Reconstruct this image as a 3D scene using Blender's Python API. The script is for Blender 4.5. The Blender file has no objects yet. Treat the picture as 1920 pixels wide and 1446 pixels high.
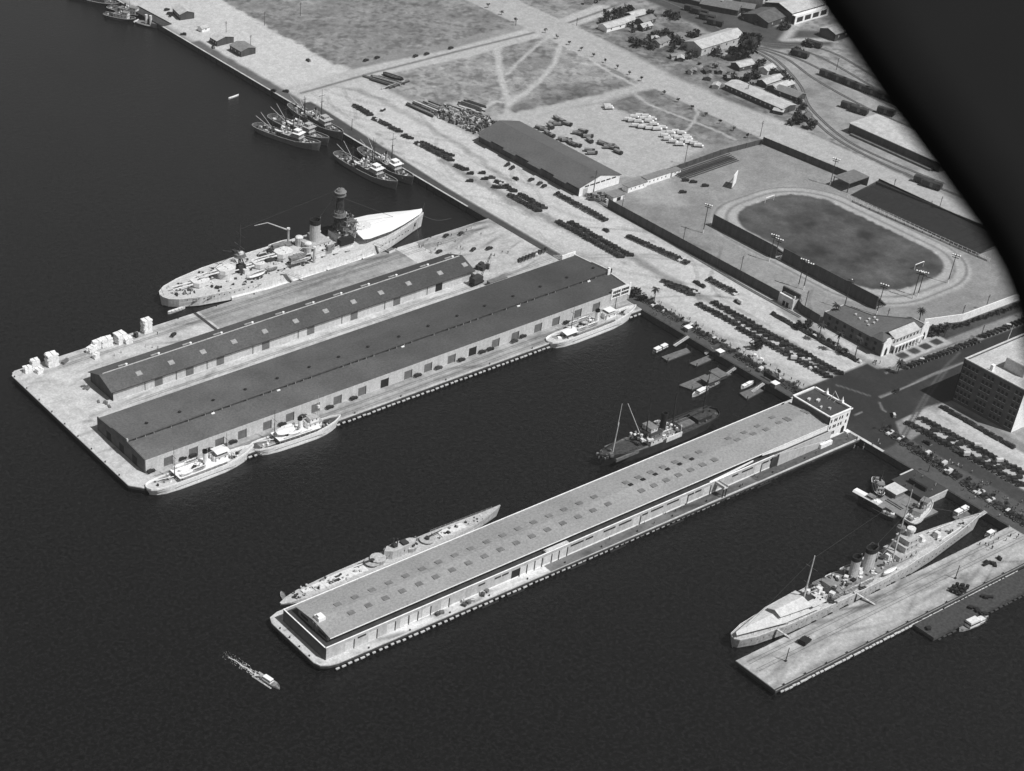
import bpy, math, random
import numpy as np
from math import sin, cos, pi, radians, hypot, atan2, sqrt
RND = random.Random(11)
COL = bpy.context.scene.collection
SC = bpy.context.scene

# ---------------------------------------------------------------- survey of the place
# The aerial camera was solved from the piers and buildings.  X runs inland along the piers,
# Y runs up the shore, Z is up, the quay is z = 0 and the water lies 3.5 m lower.
FPX, PPX, PPY, CAMH = 3221.59587, 391.696118, 1269.11703, 450.0
CM = ((0.84316722, 0.53759039, 0.00810078), (-0.35737113, 0.54912376, 0.7554793), (0.40169008, -0.63989036, 0.65512243))
WZ = -3.5
def G(px, py, z=0.0):
    """point of the ground (height z) surveyed at a photograph position"""
    a, b = (px - PPX) / FPX, (py - PPY) / FPX
    w = [CM[0][i] * a + CM[1][i] * b + CM[2][i] for i in range(3)]
    t = (CAMH - z) / w[2]
    return (w[0] * t, -w[1] * t)

# ---------------------------------------------------------------- materials (black and white photograph: neutral greys)
MATS = {}
def M(name, v, rough=.85, var=.12, sc=.35, fine=.16, spec=.3, streak=None, metal=0, grad=None):
    m = bpy.data.materials.new(name); m.use_nodes = True
    nt = m.node_tree; b = nt.nodes['Principled BSDF']
    b.inputs['Roughness'].default_value = rough
    b.inputs['Specular IOR Level'].default_value = spec
    b.inputs['Metallic'].default_value = metal
    geo = nt.nodes.new('ShaderNodeNewGeometry')
    n1 = nt.nodes.new('ShaderNodeTexNoise'); n1.inputs['Scale'].default_value = sc; n1.inputs['Detail'].default_value = 5
    n2 = nt.nodes.new('ShaderNodeTexNoise'); n2.inputs['Scale'].default_value = .95; n2.inputs['Detail'].default_value = 3
    n2.inputs['Roughness'].default_value = .75
    if streak:
        mp = nt.nodes.new('ShaderNodeMapping'); mp.inputs['Scale'].default_value = streak
        nt.links.new(geo.outputs['Position'], mp.inputs['Vector']); nt.links.new(mp.outputs['Vector'], n1.inputs['Vector'])
    else:
        nt.links.new(geo.outputs['Position'], n1.inputs['Vector'])
    nt.links.new(geo.outputs['Position'], n2.inputs['Vector'])
    r1 = nt.nodes.new('ShaderNodeMapRange'); r1.inputs[1].default_value = .3; r1.inputs[2].default_value = .7
    r1.inputs[3].default_value = 1 - var; r1.inputs[4].default_value = 1 + var
    r2 = nt.nodes.new('ShaderNodeMapRange'); r2.inputs[1].default_value = .33; r2.inputs[2].default_value = .67
    r2.inputs[3].default_value = (1 - fine) * v; r2.inputs[4].default_value = (1 + fine) * v
    nt.links.new(n1.outputs['Fac'], r1.inputs[0]); nt.links.new(n2.outputs['Fac'], r2.inputs[0])
    mu = nt.nodes.new('ShaderNodeMath'); mu.operation = 'MULTIPLY'
    nt.links.new(r1.outputs[0], mu.inputs[0]); nt.links.new(r2.outputs[0], mu.inputs[1])
    out = mu.outputs[0]
    if grad:                                   # tone that lightens toward the seaward end (metres inland: x0, x1; factor at x0)
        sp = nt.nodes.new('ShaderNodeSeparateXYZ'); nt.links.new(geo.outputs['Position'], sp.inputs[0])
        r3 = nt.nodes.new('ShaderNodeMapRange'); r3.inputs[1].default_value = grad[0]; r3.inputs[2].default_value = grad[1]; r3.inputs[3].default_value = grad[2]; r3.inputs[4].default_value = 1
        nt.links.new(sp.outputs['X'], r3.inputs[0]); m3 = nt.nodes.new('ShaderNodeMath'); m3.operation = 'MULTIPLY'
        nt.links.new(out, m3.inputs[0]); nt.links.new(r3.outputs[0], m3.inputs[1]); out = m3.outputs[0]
    nt.links.new(out, b.inputs['Base Color'])
    MATS[name] = m
    return m
M('white_paint', .82, var=.05, fine=.05); M('canvas', .86, var=.03, fine=.03)
M('ship_white', .70, var=.13, sc=.8, fine=.14, streak=(1, 1, .3)); M('ship_grey', .47, var=.18, sc=.8, fine=.2, streak=(1, 1, .3)); M('navy_grey', .17, var=.15, sc=.6)
M('cutter_white', .88, var=.07, sc=.8); M('teak_deck', .53, var=.2, sc=1.2, streak=(.25, 2.5, 1)); M('grey_deck', .42, var=.2, sc=.7); M('dark_deck', .085, var=.35, sc=.6)
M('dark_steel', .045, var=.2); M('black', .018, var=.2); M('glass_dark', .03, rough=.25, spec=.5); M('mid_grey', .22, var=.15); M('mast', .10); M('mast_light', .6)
M('concrete', .52, var=.2, sc=.12, fine=.22); M('concrete_pale', .58, var=.12, sc=.2); M('timber_dark', .055, var=.35, sc=.8); M('timber', .15, var=.3, sc=.7)
M('timber_pale', .5, var=.25, sc=1.2); M('plank_deck', .32, var=.09, sc=.25, fine=.26, streak=(.4, 1.4, 1))
M('roof_tar', .062, var=.16, sc=.06, fine=.3, grad=(340, 560, 1.7)); M('roof_tar_wide', .068, var=.2, sc=.05, fine=.26, grad=(330, 560, 2.0)); M('roof_gravel', .30, var=.09, sc=.05, fine=.22); M('terrace', .045, var=.35, sc=.25, streak=(1, .3, 1))
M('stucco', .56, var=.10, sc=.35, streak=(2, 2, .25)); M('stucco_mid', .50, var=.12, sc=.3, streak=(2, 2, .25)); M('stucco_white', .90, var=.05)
M('door_grey', .15, var=.15); M('door_pale', .66, var=.08); M('shade_dark', .10, var=.2); M('canvas_grey', .60, var=.08); M('fresh_lumber', .86, var=.1, fine=.2); M('stand_dark', .028, var=.3, sc=.6); M('hull_black', .03, var=.3); M('old_deck', .05, var=.5, sc=.8); M('truck_canvas', .62, var=.15); M('wood_dark', .075, var=.3, sc=.5, streak=(1, 1, .2))  # the dark wall tone holds the shade of seaward faces in its colour
M('roof_metal', .115, var=.10, sc=.08, fine=.22); M('roof_pale', .48, var=.18, sc=.3); M('roof_dark', .11, var=.25, sc=.4)
M('car_dark', .022, rough=.35, spec=.5, var=.1); M('car_grey', .06, rough=.35, spec=.5); M('car_pale', .6, rough=.5); M('car_roof', .035, rough=.6); M('tyre', .02)
M('leaf', .05, var=.4, sc=1.5); M('leaf_dark', .035, var=.4, sc=1.5); M('trunk', .07, var=.3); M('lawn', .05, var=.35, sc=.5)
M('cloth_dark', .05); M('cloth_pale', .6); M('skin', .35); M('lumber', .24, var=.5, sc=1.4); M('rail', .10, rough=.5); M('rust', .05, var=.3); M('asphalt', .045, var=.25, sc=.1); M('skylight', .19, rough=.4, var=.2); M('skylight_pale', .34, var=.2, sc=1.2)

# ---------------------------------------------------------------- mesh builder
class MB:
    def __init__(s, mat='white_paint'):
        s.v = []; s.f = []; s.mi = []; s.ms = []; s.sm = []; s.smooth = False; s.m(mat)
    def m(s, mat):
        if mat not in s.ms: s.ms.append(mat)
        s.c = s.ms.index(mat); return s
    def add(s, vs, fs):
        o = len(s.v); s.v += [tuple(map(float, p)) for p in vs]
        for f in fs: s.f.append([i + o for i in f]); s.mi.append(s.c); s.sm.append(s.smooth)
        return s
    def box(s, x0, x1, y0, y1, z0, z1):
        return s.add([(x0,y0,z0),(x1,y0,z0),(x1,y1,z0),(x0,y1,z0),(x0,y0,z1),(x1,y0,z1),(x1,y1,z1),(x0,y1,z1)],
            [(0,3,2,1),(4,5,6,7),(0,1,5,4),(1,2,6,5),(2,3,7,6),(3,0,4,7)])
    def bx(s, cx, cy, z, lx, ly, h, rz=0, tx=1, ty=1):
        c, n = cos(rz), sin(rz); q = []
        for k, (ax, ay) in ((0, (1, 1)), (h, (tx, ty))):
            for sx, sy in ((-1,-1),(1,-1),(1,1),(-1,1)):
                x, y = sx * lx / 2 * ax, sy * ly / 2 * ay
                q.append((cx + x * c - y * n, cy + x * n + y * c, z + k))
        return s.add(q, [(0,3,2,1),(4,5,6,7),(0,1,5,4),(1,2,6,5),(2,3,7,6),(3,0,4,7)])
    def prism(s, pts, z0, z1):
        a = sum(pts[i][0] * pts[(i+1) % len(pts)][1] - pts[(i+1) % len(pts)][0] * pts[i][1] for i in range(len(pts)))
        if a < 0: pts = pts[::-1]
        n = len(pts)
        return s.add([(x, y, z0) for x, y in pts] + [(x, y, z1) for x, y in pts],
            [tuple(range(n))[::-1], tuple(range(n, 2 * n))] + [(i, (i+1) % n, n + (i+1) % n, n + i) for i in range(n)])
    def extr(s, prof, x0, x1):
        """profile in (y, z) pushed along x"""
        n = len(prof)
        return s.add([(x0, y, z) for y, z in prof] + [(x1, y, z) for y, z in prof],
            [tuple(range(n)), tuple(range(n, 2 * n))[::-1]] + [(i, n + i, n + (i+1) % n, (i+1) % n) for i in range(n)])
    def extry(s, prof, y0, y1):
        n = len(prof)
        return s.add([(x, y0, z) for x, z in prof] + [(x, y1, z) for x, z in prof],
            [tuple(range(n)), tuple(range(n, 2 * n))[::-1]] + [(i, n + i, n + (i+1) % n, (i+1) % n) for i in range(n)])
    def rings(s, rs, caps=(True, True)):
        n = len(rs[0]); vs = [p for r in rs for p in r]; fs = []
        for k in range(len(rs) - 1):
            for i in range(n): fs.append((k*n+i, k*n+(i+1) % n, (k+1)*n+(i+1) % n, (k+1)*n+i))
        if caps[0]: fs.append(tuple(range(n))[::-1])
        if caps[1]: fs.append(tuple(range((len(rs)-1)*n, len(rs)*n)))
        return s.add(vs, fs)
    def cyl(s, x, y, z0, z1, r0, r1=None, n=10, ex=1, lean=(0, 0)):
        r1 = r0 if r1 is None else r1
        f = lambda r, z, dx, dy: [(x + dx + r * ex * cos(2*pi*i/n), y + dy + r * sin(2*pi*i/n), z) for i in range(n)]
        return s.rings([f(r0, z0, 0, 0), f(r1, z1, *lean)])
    def rod(s, p, q, r, r2=None, n=5):
        r2 = r if r2 is None else r2
        d = [q[i] - p[i] for i in range(3)]; L = sqrt(sum(k*k for k in d)) or 1; d = [k / L for k in d]
        a = (0, 0, 1) if abs(d[2]) < .9 else (1, 0, 0)
        u = (d[1]*a[2]-d[2]*a[1], d[2]*a[0]-d[0]*a[2], d[0]*a[1]-d[1]*a[0]); l = sqrt(sum(k*k for k in u)); u = [k / l for k in u]
        w = (d[1]*u[2]-d[2]*u[1], d[2]*u[0]-d[0]*u[2], d[0]*u[1]-d[1]*u[0])
        f = lambda c, r: [tuple(c[k] + r * (u[k]*cos(2*pi*i/n) + w[k]*sin(2*pi*i/n)) for k in range(3)) for i in range(n)]
        return s.rings([f(p, r), f(q, r2)])
    def tube(s, pts, r, n=5):
        for a, b in zip(pts[:-1], pts[1:]): s.rod(a, b, r, n=n)
        return s
    def dome(s, x, y, z, r, h, n=10, k=3, ex=1):
        rs = []
        for j in range(k + 1):
            t = j / k * pi / 2 * .96
            rs.append([(x + r*ex*cos(t)*cos(2*pi*i/n), y + r*cos(t)*sin(2*pi*i/n), z + h*sin(t)) for i in range(n)])
        return s.rings(rs)
    def build(s, name, parent=None, loc=(0, 0, 0), rz=0):
        me = bpy.data.meshes.new(name); me.from_pydata(s.v, [], s.f)
        for k in s.ms: me.materials.append(MATS[k])
        me.polygons.foreach_set('material_index', s.mi); me.polygons.foreach_set('use_smooth', s.sm)
        me.update()
        o = bpy.data.objects.new(name, me); COL.objects.link(o)
        o.location = loc; o.rotation_euler = (0, 0, rz)
        if parent: o.parent = parent
        return o
def tag(o, label, cat, group=None, kind=None):
    o['label'] = label; o['category'] = cat
    if group: o['group'] = group
    if kind: o['kind'] = kind
    return o
def thing(name, label, cat, loc=(0, 0, 0), rz=0, group=None):
    o = bpy.data.objects.new(name, None); COL.objects.link(o); o.empty_display_size = .5
    o.location = loc; o.rotation_euler = (0, 0, rz)
    return tag(o, label, cat, group)
def solo(mb, name, label, cat, loc=(0, 0, 0), rz=0, group=None):
    return tag(mb.build(name, None, loc, rz), label, cat, group)
def dup(o, loc=None, rz=None, label=None, group=None, parent=None, scale=None):
    c = o.copy(); COL.objects.link(c)
    if parent: c.parent = parent
    if loc is not None: c.location = loc
    if rz is not None: c.rotation_euler = (0, 0, rz)
    if label: c['label'] = label
    if group: c['group'] = group
    if scale: c.scale = scale
    for ch in o.children: dup(ch, parent=c)
    return c
def struct(o, label=None):
    o['kind'] = 'structure'
    if label: o['label'] = label
    return o
# ---------------------------------------------------------------- ground: one surveyed sheet cut into named areas
def vnoise(X, Y, s, seed):
    r = np.random.RandomState(seed); g = r.rand(512, 512)
    x = X / s; y = Y / s; xi = np.floor(x).astype(int); yi = np.floor(y).astype(int)
    fx = x - xi; fy = y - yi; fx = fx*fx*(3-2*fx); fy = fy*fy*(3-2*fy)
    a = g[xi % 512, yi % 512]; b = g[(xi+1) % 512, yi % 512]; c = g[xi % 512, (yi+1) % 512]; d = g[(xi+1) % 512, (yi+1) % 512]
    return (a*(1-fx)+b*fx)*(1-fy) + (c*(1-fx)+d*fx)*fy
def fbm(X, Y, s, seed, o=4):
    t = 0; a = 1; w = 0
    for k in range(o): t = t + a * vnoise(X, Y, s / 2**k, seed + k); w += a; a *= .55
    return t / w
def sstep(d, a, b):
    t = np.clip((d - a) / (b - a), 0, 1); return t*t*(3-2*t)
GX0, GX1, GY0, GY1, GS = 627.4, 1260.4, 190.0, 1260.0, 1.0
gx = np.arange(GX0, GX1 + .1, GS); gy = np.arange(GY0, GY1 + .1, GS)
X, Y = np.meshgrid(gx, gy, indexing='ij')
N1 = fbm(X, Y, 40, 1); N2 = fbm(X, Y, 9, 20); N3 = fbm(X, Y, 3, 40, 2); N4 = fbm(X, Y, 18, 60)
WX = X + (N2 - .5) * 7; WY = Y + (fbm(X, Y, 9, 80) - .5) * 7
def inpoly(pts, XX=WX, YY=WY):
    """signed distance, negative inside"""
    d = np.full(XX.shape, 1e9); ins = np.zeros(XX.shape, bool); n = len(pts)
    for i in range(n):
        (ax, ay), (bx, by) = pts[i], pts[(i+1) % n]
        ex, ey = bx-ax, by-ay; t = np.clip(((XX-ax)*ex + (YY-ay)*ey) / (ex*ex+ey*ey+1e-9), 0, 1)
        d = np.minimum(d, np.hypot(XX-ax-t*ex, YY-ay-t*ey))
        c = ((ay > YY) != (by > YY)) & (XX < ex*(YY-ay)/(ey if ey else 1e-9) + ax); ins ^= c
    return np.where(ins, -d, d)
def line(pts, XX=WX, YY=WY):
    d = np.full(XX.shape, 1e9)
    for (ax, ay), (bx, by) in zip(pts[:-1], pts[1:]):
        ex, ey = bx-ax, by-ay; t = np.clip(((XX-ax)*ex + (YY-ay)*ey) / (ex*ex+ey*ey+1e-9), 0, 1)
        d = np.minimum(d, np.hypot(XX-ax-t*ex, YY-ay-t*ey))
    return d
def PX(*a): return [G(*p) for p in a]
def rrect(x0, x1, y0, y1, r, XX=X, YY=Y):
    dx = np.abs(XX-(x0+x1)/2)-(x1-x0)/2+r; dy = np.abs(YY-(y0+y1)/2)-(y1-y0)/2+r
    return np.hypot(np.maximum(dx, 0), np.maximum(dy, 0)) + np.minimum(np.maximum(dx, dy), 0) - r
CLS = {'ground': 0, 'road': 1, 'street': 2, 'highway': 3, 'pavement': 4, 'field': 5, 'lawn': 6, 'running_track': 7, 'path': 8, 'rail_yard': 9, 'car_park': 10}
cls = np.zeros(X.shape, int)
T = .25 + .10 * (N1 - .5) + .12*(N2-.5)                              # bare dirt
def lay(mask_d, tone, soft=1.5, c=None, edge=0):
    global T
    w = 1 - sstep(mask_d, edge - soft, edge + soft)
    T = T * (1 - w) + tone * w
    if c: cls[mask_d < edge] = CLS[c]
# harbour road and the dirt it runs through
lay(rrect(631, 692, 455, 1300, 2), .49 + .10*(N1-.5) + .04*(N2-.5), 3, 'road')
lay(inpoly(PX((270,0),(420,0),(640,130),(660,160),(560,190),(420,110))), .50 + .08*(N1-.5), 4, 'road')
# fields
fieldA = PX((380,-30),(415,0),(625,121),(668,118),(968,48),(890,-10),(800,-60))
lay(inpoly(fieldA), .215 + .16*(N4-.5) + .09*(N2-.5), 2, 'field')
fieldB = PX((690,142),(850,106),(1010,72),(1065,88),(1212,155),(1120,190),(955,222),(900,228),(760,175))
tB = .29 + .20*(N4-.5) + .16*(N2-.5)
tB = tB - .12*(1-sstep(inpoly(PX((960,195),(1050,160),(1190,150),(1200,165),(1100,195),(960,222))), -6, 6)) - .07*(1-sstep(inpoly(PX((900,120),(1000,80),(1060,110),(980,140))), -8, 8))
lay(inpoly(fieldB), np.clip(tB, .07, .5), 3, 'field')
fieldC = PX((1135,196),(1232,163),(1435,266),(1330,272),(1240,232))
lay(inpoly(fieldC), np.clip(.19 + .2*(N2-.5)+.1*(N4-.5), .06, .4), 3, 'field')
lay(inpoly(PX((955,224),(1125,192),(1240,238),(1320,275),(1250,322),(1165,335),(1000,250))), .40 + .06*(N2-.5), 3, 'car_park')
# streets
lay(line(PX((560,172),(690,135),(860,100),(1055,47),(1130,18)), X, Y), .43 + .05*(N2-.5), 2, 'street', 9)
lay(line(PX((560,172),(690,135),(860,92),(1040,48),(1130,16),(1180,-5)), X, Y+3), .17 + .05*(N2-.5), 1.0, None, 1.3)
lay(np.abs(X-854)-15.5 + (N2-.5)*3, .39 + .05*(N1-.5)+.04*(N2-.5), 1.2, 'highway')
lay(line(PX((945,223),(1130,182),(1228,158))), .40, 2.5, 'street', 5)
lay(line(PX((1262,142),(1310,118),(1372,100))), .36, 2, 'street', 3.5)
# paths worn across the waste ground
for pts, w in ((((933,92),(935,130),(950,175),(957,195)),2.6),(((1050,85),(1040,120),(1010,155),(957,195),(945,222)),2.0),(((1030,68),(985,105),(950,140)),1.3),
               (((1055,85),(1100,108),(1150,140),(1190,160)),1.2),(((957,195),(930,190),(890,215)),2.0),(((1190,175),(1215,195),(1330,240),(1380,262)),1.0),(((1290,175),(1310,215),(1275,260)),.8),(((1300,110),(1240,80),(1220,60)),1.8),(((1345,130),(1375,155)),1.2)):
    lay(line(PX(*pts), X+(N2-.5)*2.5, Y+(N4-.5)*3), .43+.08*(N3-.5), 1.7, 'path', w*.9)
# east of the highway: house blocks and rail yard
lay(inpoly(PX((1085,48),(1190,10),(1260,20),(1350,95),(1380,140),(1410,180),(1490,235),(1380,195),(1265,145)), X, Y), np.clip(.19+.3*(N2-.5)+.1*(N4-.5), .07, .42), 3)
lay(inpoly(PX((1210,0),(1330,60),(1450,92),(1560,85),(1570,60),(1480,55),(1380,30),(1260,-20))), .075 + .04*(N2-.5), 3, 'street')
lay(inpoly(PX((1395,85),(1470,95),(1580,125),(1750,280),(1900,420),(1900,470),(1760,350),(1620,290),(1530,235),(1470,160)), X, Y), .26 + .2*(N4-.5)+.14*(N2-.5), 4, 'rail_yard')
lay(line(PX((1500,38),(1470,75),(1555,75)), X, Y), .40, 3, None, 3)
# ball park
pk = inpoly([(694,512),(694,660),(750,677),(833,677),(846,520),(836,462),(735,470)], X, Y)
lay(pk, .25 + .10*(N1-.5) + .10*(N2-.5), 1.2, 'ground')
lay(rrect(722, 819, 488, 632, 38), .37 + .06*(N2-.5), 1.6, 'running_track')
lay(np.abs(rrect(732, 812, 497, 626, 32))-.6, .22, .8, None, .4)
lay(np.abs(rrect(724, 818, 491, 631, 37))-.5, .19, .8, None, .3)
lay(rrect(740, 807, 503.5, 621, 25, X+(N3-.5)*2, Y+(N3-.5)*2), np.clip(.062 + .10*(N4-.42)+.07*(N2-.5), .03, .2), 1.2, 'lawn')
lay(inpoly(PX((1160,345),(1250,335),(1290,385),(1200,385))), .33, 6)
lay(inpoly(PX((1300,425),(1440,500),(1640,600),(1500,560))), .27+.06*(N2-.5), 3)
# south end: asphalt crossing and Broadway, quay road and car park
lay(inpoly([(627,403),(640,402),(652,417),(676,418),(690,415),(900,405),(900,440),(790,444),(690,449),(683,462),(627,463)], X, Y), .036 + .03*(N1-.5)+.012*(N2-.5), .8, 'street')
lay(inpoly([(690,449),(790,444),(900,440),(900,452),(790,456),(732,459),(696,462)], X, Y), .24 + .06*(N2-.5), 1.2, 'pavement')
lay(inpoly([(683,455.5),(692,452.5),(735,452),(735,472),(700,476),(694,463),(683,463)], X, Y), .40, 1, 'pavement')
lay(inpoly([(735,456),(800,453),(870,451),(870,461),(805,462),(757,464),(736,471)], X, Y), .06+.03*(N2-.5), 1, 'lawn')
for i in range(4):
    lay(rrect(701+i*8.4, 707+i*8.4, 454.8-i*.1, 460-i*.1, 1.2), .045, .5, 'lawn')
lay(inpoly([(645,180),(655.8,180),(655.8,404),(640,402)], X, Y), .05+.02*(N1-.5), .7, 'road')
lay(rrect(655.8, 674, 150, 417, 2), .42+.06*(N2-.5), .8, 'car_park')
lay(rrect(674, 681, 150, 412, 1, X+(N2-.5)*3), .48+.06*(N2-.5), 1.5, 'road')
lay(rrect(681, 689, 150, 409, 1), .20+.04*(N2-.5), 1, 'road')
lay(rrect(687.5, 691, 150, 411, .5), .30, .6, 'pavement')
# quay promenade and apron
lay(np.maximum(np.maximum(X-632.6-np.clip(Y-735,0,130)*.045, Y-885), 615-Y), .068 + .02*(N2-.5), .8, 'pavement')
lay(np.maximum(np.maximum(X-635+(N2-.5)*2, Y-1015), 885-Y), .12 + .03*(N2-.5), 2, 'pavement')
lay(rrect(600, 637.5, 461, 580, .5, X+(N3-.5)*1.5), .082 + .02*(N2-.5), .8, 'pavement')
lay(rrect(600, 646, 150, 404, .5, X+(N3-.5)*1), .082 + .02*(N2-.5), .8, 'pavement')
# wheel-darkened lanes, turning tracks and stains of the harbour road
st = PX((700,163),(820,190),(905,300)); 
for pts, w, k in ((((830,300),(930,360),(1010,405),(1150,465),(1300,548),(1450,630),(1590,712)),3.2,.52),(((660,165),(720,190),(800,235),(900,300),(960,345)),2.6,.72),
                  (((1095,480),(1180,545),(1290,600),(1400,665),(1560,748)),3.6,.78),(((1150,482),(1230,478),(1330,500)),1.6,.8),(((1160,425),(1240,440),(1330,470)),1.4,.75),(((1470,580),(1560,640),(1660,700)),2.5,.6),(((690,255),(820,330),(960,420),(1080,475)),1.6,.9)):
    d = line(PX(*pts)); T = T * (1 - (1-k)*(1 - sstep(d, w*.3, w*1.7)))
rt_ = random.Random(21)
for i in range(34):                              # single pairs of wheel tracks crossing the dirt
    x_, y_, a_ = 636+52*rt_.random(), 462+400*rt_.random(), pi/2+(rt_.random()-.5)*1.5; P_ = []
    for k in range(7): P_.append((x_, y_)); x_ += 9*cos(a_); y_ += 9*sin(a_); a_ += (rt_.random()-.5)*.45
    for o_ in (-.8, .8):
        sel = (np.abs(Y-P_[3][1]) < 45); d = line([(p[0]+o_, p[1]) for p in P_], X[:, sel[0]], Y[:, sel[0]]); T[:, sel[0]] *= 1-.22*(1-sstep(d, .1, .9))
for i in range(60):                              # oil stains and damp patches
    x_, y_, r_ = 636+52*rt_.random(), 462+420*rt_.random(), .8+2.2*rt_.random(); ii = int(x_-GX0); jj = int(y_-GY0); s_ = np.s_[max(ii-6,0):ii+7, max(jj-6,0):jj+7]
    T[s_] *= 1-.4*rt_.random()*(1-sstep(np.hypot(X[s_]-x_, (Y[s_]-y_)*.6), r_*.3, r_))
T = np.where(cls == CLS['road'], T * (1 + .10*(fbm(X*3.2, Y*.22, 9, 140, 3)-.5)), T)
# tram tracks, kerb lines and seams in the asphalt
for pts, w, t in ((((1662,868),(1700,800),(1735,740),(1770,690),(1800,660)),.35,.085),(((1672,866),(1708,800),(1742,742),(1776,694)),.35,.085),(((1650,745),(1700,725),(1745,704),(1805,680)),.4,.24),(((1568,722),(1600,732),(1630,742)),.3,.12),(((1649,755),(1655,768),(1662,772)),.3,.16),
                 (((1675,690),(1760,655),(1920,600)),.3,.12),(((1604,778),(1616,773)),.3,.2),(((1660,700),(1745,662)),.35,.2),(((1040,480),(1180,477),(1260,478)),.5,.33),(((1040,484),(1200,482),(1300,490)),.5,.33),(((1080,425),(1160,430),(1230,438)),.5,.3)):
    d = line(PX(*pts), X, Y); k_ = 1 - sstep(d, w*.5, w*.5+.8); T = T*(1-k_) + t*k_
T = T * (1 + .22*(N3-.5)) * (1 + .26*(vnoise(X, Y, 1.25, 300)-.5))
T = np.where((cls == CLS['field']) | ((cls == CLS['ground']) & (X > 866)), T*(1 + .8*(fbm(X, Y, 5, 400, 3)-.5))*(1-.34*sstep(vnoise(X, Y, 2.6, 420)*(.6+.7*fbm(X, Y, 30, 430)), .56, .72)), T)
T = np.where(cls == CLS['lawn'], T*(1 + .75*(fbm(X, Y*.6, 7, 460, 4)-.5)), T)
T = np.clip(T, .03, .6)
def area_mat():
    m = bpy.data.materials.new('surveyed_ground'); m.use_nodes = True; nt = m.node_tree; b = nt.nodes['Principled BSDF']
    b.inputs['Roughness'].default_value = .95; b.inputs['Specular IOR Level'].default_value = .15
    at = nt.nodes.new('ShaderNodeAttribute'); at.attribute_name = 'tone'
    geo = nt.nodes.new('ShaderNodeNewGeometry'); n = nt.nodes.new('ShaderNodeTexNoise'); n.inputs['Scale'].default_value = .9; n.inputs['Detail'].default_value = 4; n.inputs['Roughness'].default_value = .7
    nt.links.new(geo.outputs['Position'], n.inputs['Vector'])
    r = nt.nodes.new('ShaderNodeMapRange'); r.inputs[1].default_value = .3; r.inputs[2].default_value = .7; r.inputs[3].default_value = .78; r.inputs[4].default_value = 1.22
    nt.links.new(n.outputs['Fac'], r.inputs[0]); mu = nt.nodes.new('ShaderNodeMath'); mu.operation = 'MULTIPLY'
    nt.links.new(at.outputs['Fac'], mu.inputs[0]); nt.links.new(r.outputs[0], mu.inputs[1]); nt.links.new(mu.outputs[0], b.inputs['Base Color'])
    return m
GM = area_mat()
nx, ny = X.shape
idx = np.arange(nx*ny).reshape(nx, ny)
quads = np.stack([idx[:-1,:-1], idx[1:,:-1], idx[1:,1:], idx[:-1,1:]], -1).reshape(-1, 4)
qc = cls[:-1,:-1].reshape(-1)
Zg = np.zeros(X.shape)
co = np.stack([X, Y, Zg], -1).reshape(-1, 3); tv = T.reshape(-1)
def sheet(name, q):
    u, inv = np.unique(q, return_inverse=True); inv = inv.reshape(-1)
    me = bpy.data.meshes.new(name); nf = len(q)
    me.vertices.add(len(u)); me.vertices.foreach_set('co', co[u].astype(np.float32).reshape(-1))
    me.loops.add(nf*4); me.loops.foreach_set('vertex_index', inv.astype(np.int32))
    me.polygons.add(nf); me.polygons.foreach_set('loop_start', np.arange(0, nf*4, 4, dtype=np.int32))
    me.update(calc_edges=True)
    a = me.attributes.new('tone', 'FLOAT', 'POINT'); a.data.foreach_set('value', tv[u].astype(np.float32))
    me.materials.append(GM)
    o = bpy.data.objects.new(name, me); COL.objects.link(o); o['kind'] = 'structure'; return o
for nm, k in CLS.items():
    q = quads[qc == k]
    if len(q): sheet(nm, q)
# the land goes on beyond the surveyed part
fb = MB('mid_grey').box(1260.4, 6000, -4000, 6000, -2, -.02).box(627.4, 1260.4, 1260, 6000, -2, -.02).box(627.4, 1260.4, -4000, 190, -2, -.02)
struct(fb.build('terrain'))
# ---------------------------------------------------------------- water
def water_mat():
    m = bpy.data.materials.new('harbour_water'); m.use_nodes = True; nt = m.node_tree; b = nt.nodes['Principled BSDF']
    b.inputs['Base Color'].default_value = (.013, .013, .013, 1); b.inputs['Roughness'].default_value = .22; b.inputs['IOR'].default_value = 1.33
    geo = nt.nodes.new('ShaderNodeNewGeometry')
    n = nt.nodes.new('ShaderNodeTexNoise'); n.inputs['Scale'].default_value = .3; n.inputs['Detail'].default_value = 5; n.inputs['Roughness'].default_value = .7
    n2 = nt.nodes.new('ShaderNodeTexNoise'); n2.inputs['Scale'].default_value = .012; n2.inputs['Detail'].default_value = 4
    for k in (n, n2): nt.links.new(geo.outputs['Position'], k.inputs['Vector'])
    bp = nt.nodes.new('ShaderNodeBump'); bp.inputs['Strength'].default_value = .7; bp.inputs['Distance'].default_value = .6
    nt.links.new(n.outputs['Fac'], bp.inputs['Height']); nt.links.new(bp.outputs['Normal'], b.inputs['Normal'])
    r = nt.nodes.new('ShaderNodeMapRange'); r.inputs[1].default_value = .3; r.inputs[2].default_value = .7; r.inputs[3].default_value = .07; r.inputs[4].default_value = .26
    nt.links.new(n2.outputs['Fac'], r.inputs[0]); nt.links.new(r.outputs[0], b.inputs['Roughness'])
    n3 = nt.nodes.new('ShaderNodeTexNoise'); n3.inputs['Scale'].default_value = .55; n3.inputs['Detail'].default_value = 4; n3.inputs['Roughness'].default_value = .7
    nt.links.new(geo.outputs['Position'], n3.inputs['Vector'])
    r3 = nt.nodes.new('ShaderNodeMapRange'); r3.inputs[1].default_value = .32; r3.inputs[2].default_value = .68; r3.inputs[3].default_value = .002; r3.inputs[4].default_value = .016
    nt.links.new(n3.outputs['Fac'], r3.inputs[0]); nt.links.new(r3.outputs[0], b.inputs['Base Color'])
    return m
MATS['water'] = water_mat()
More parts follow.
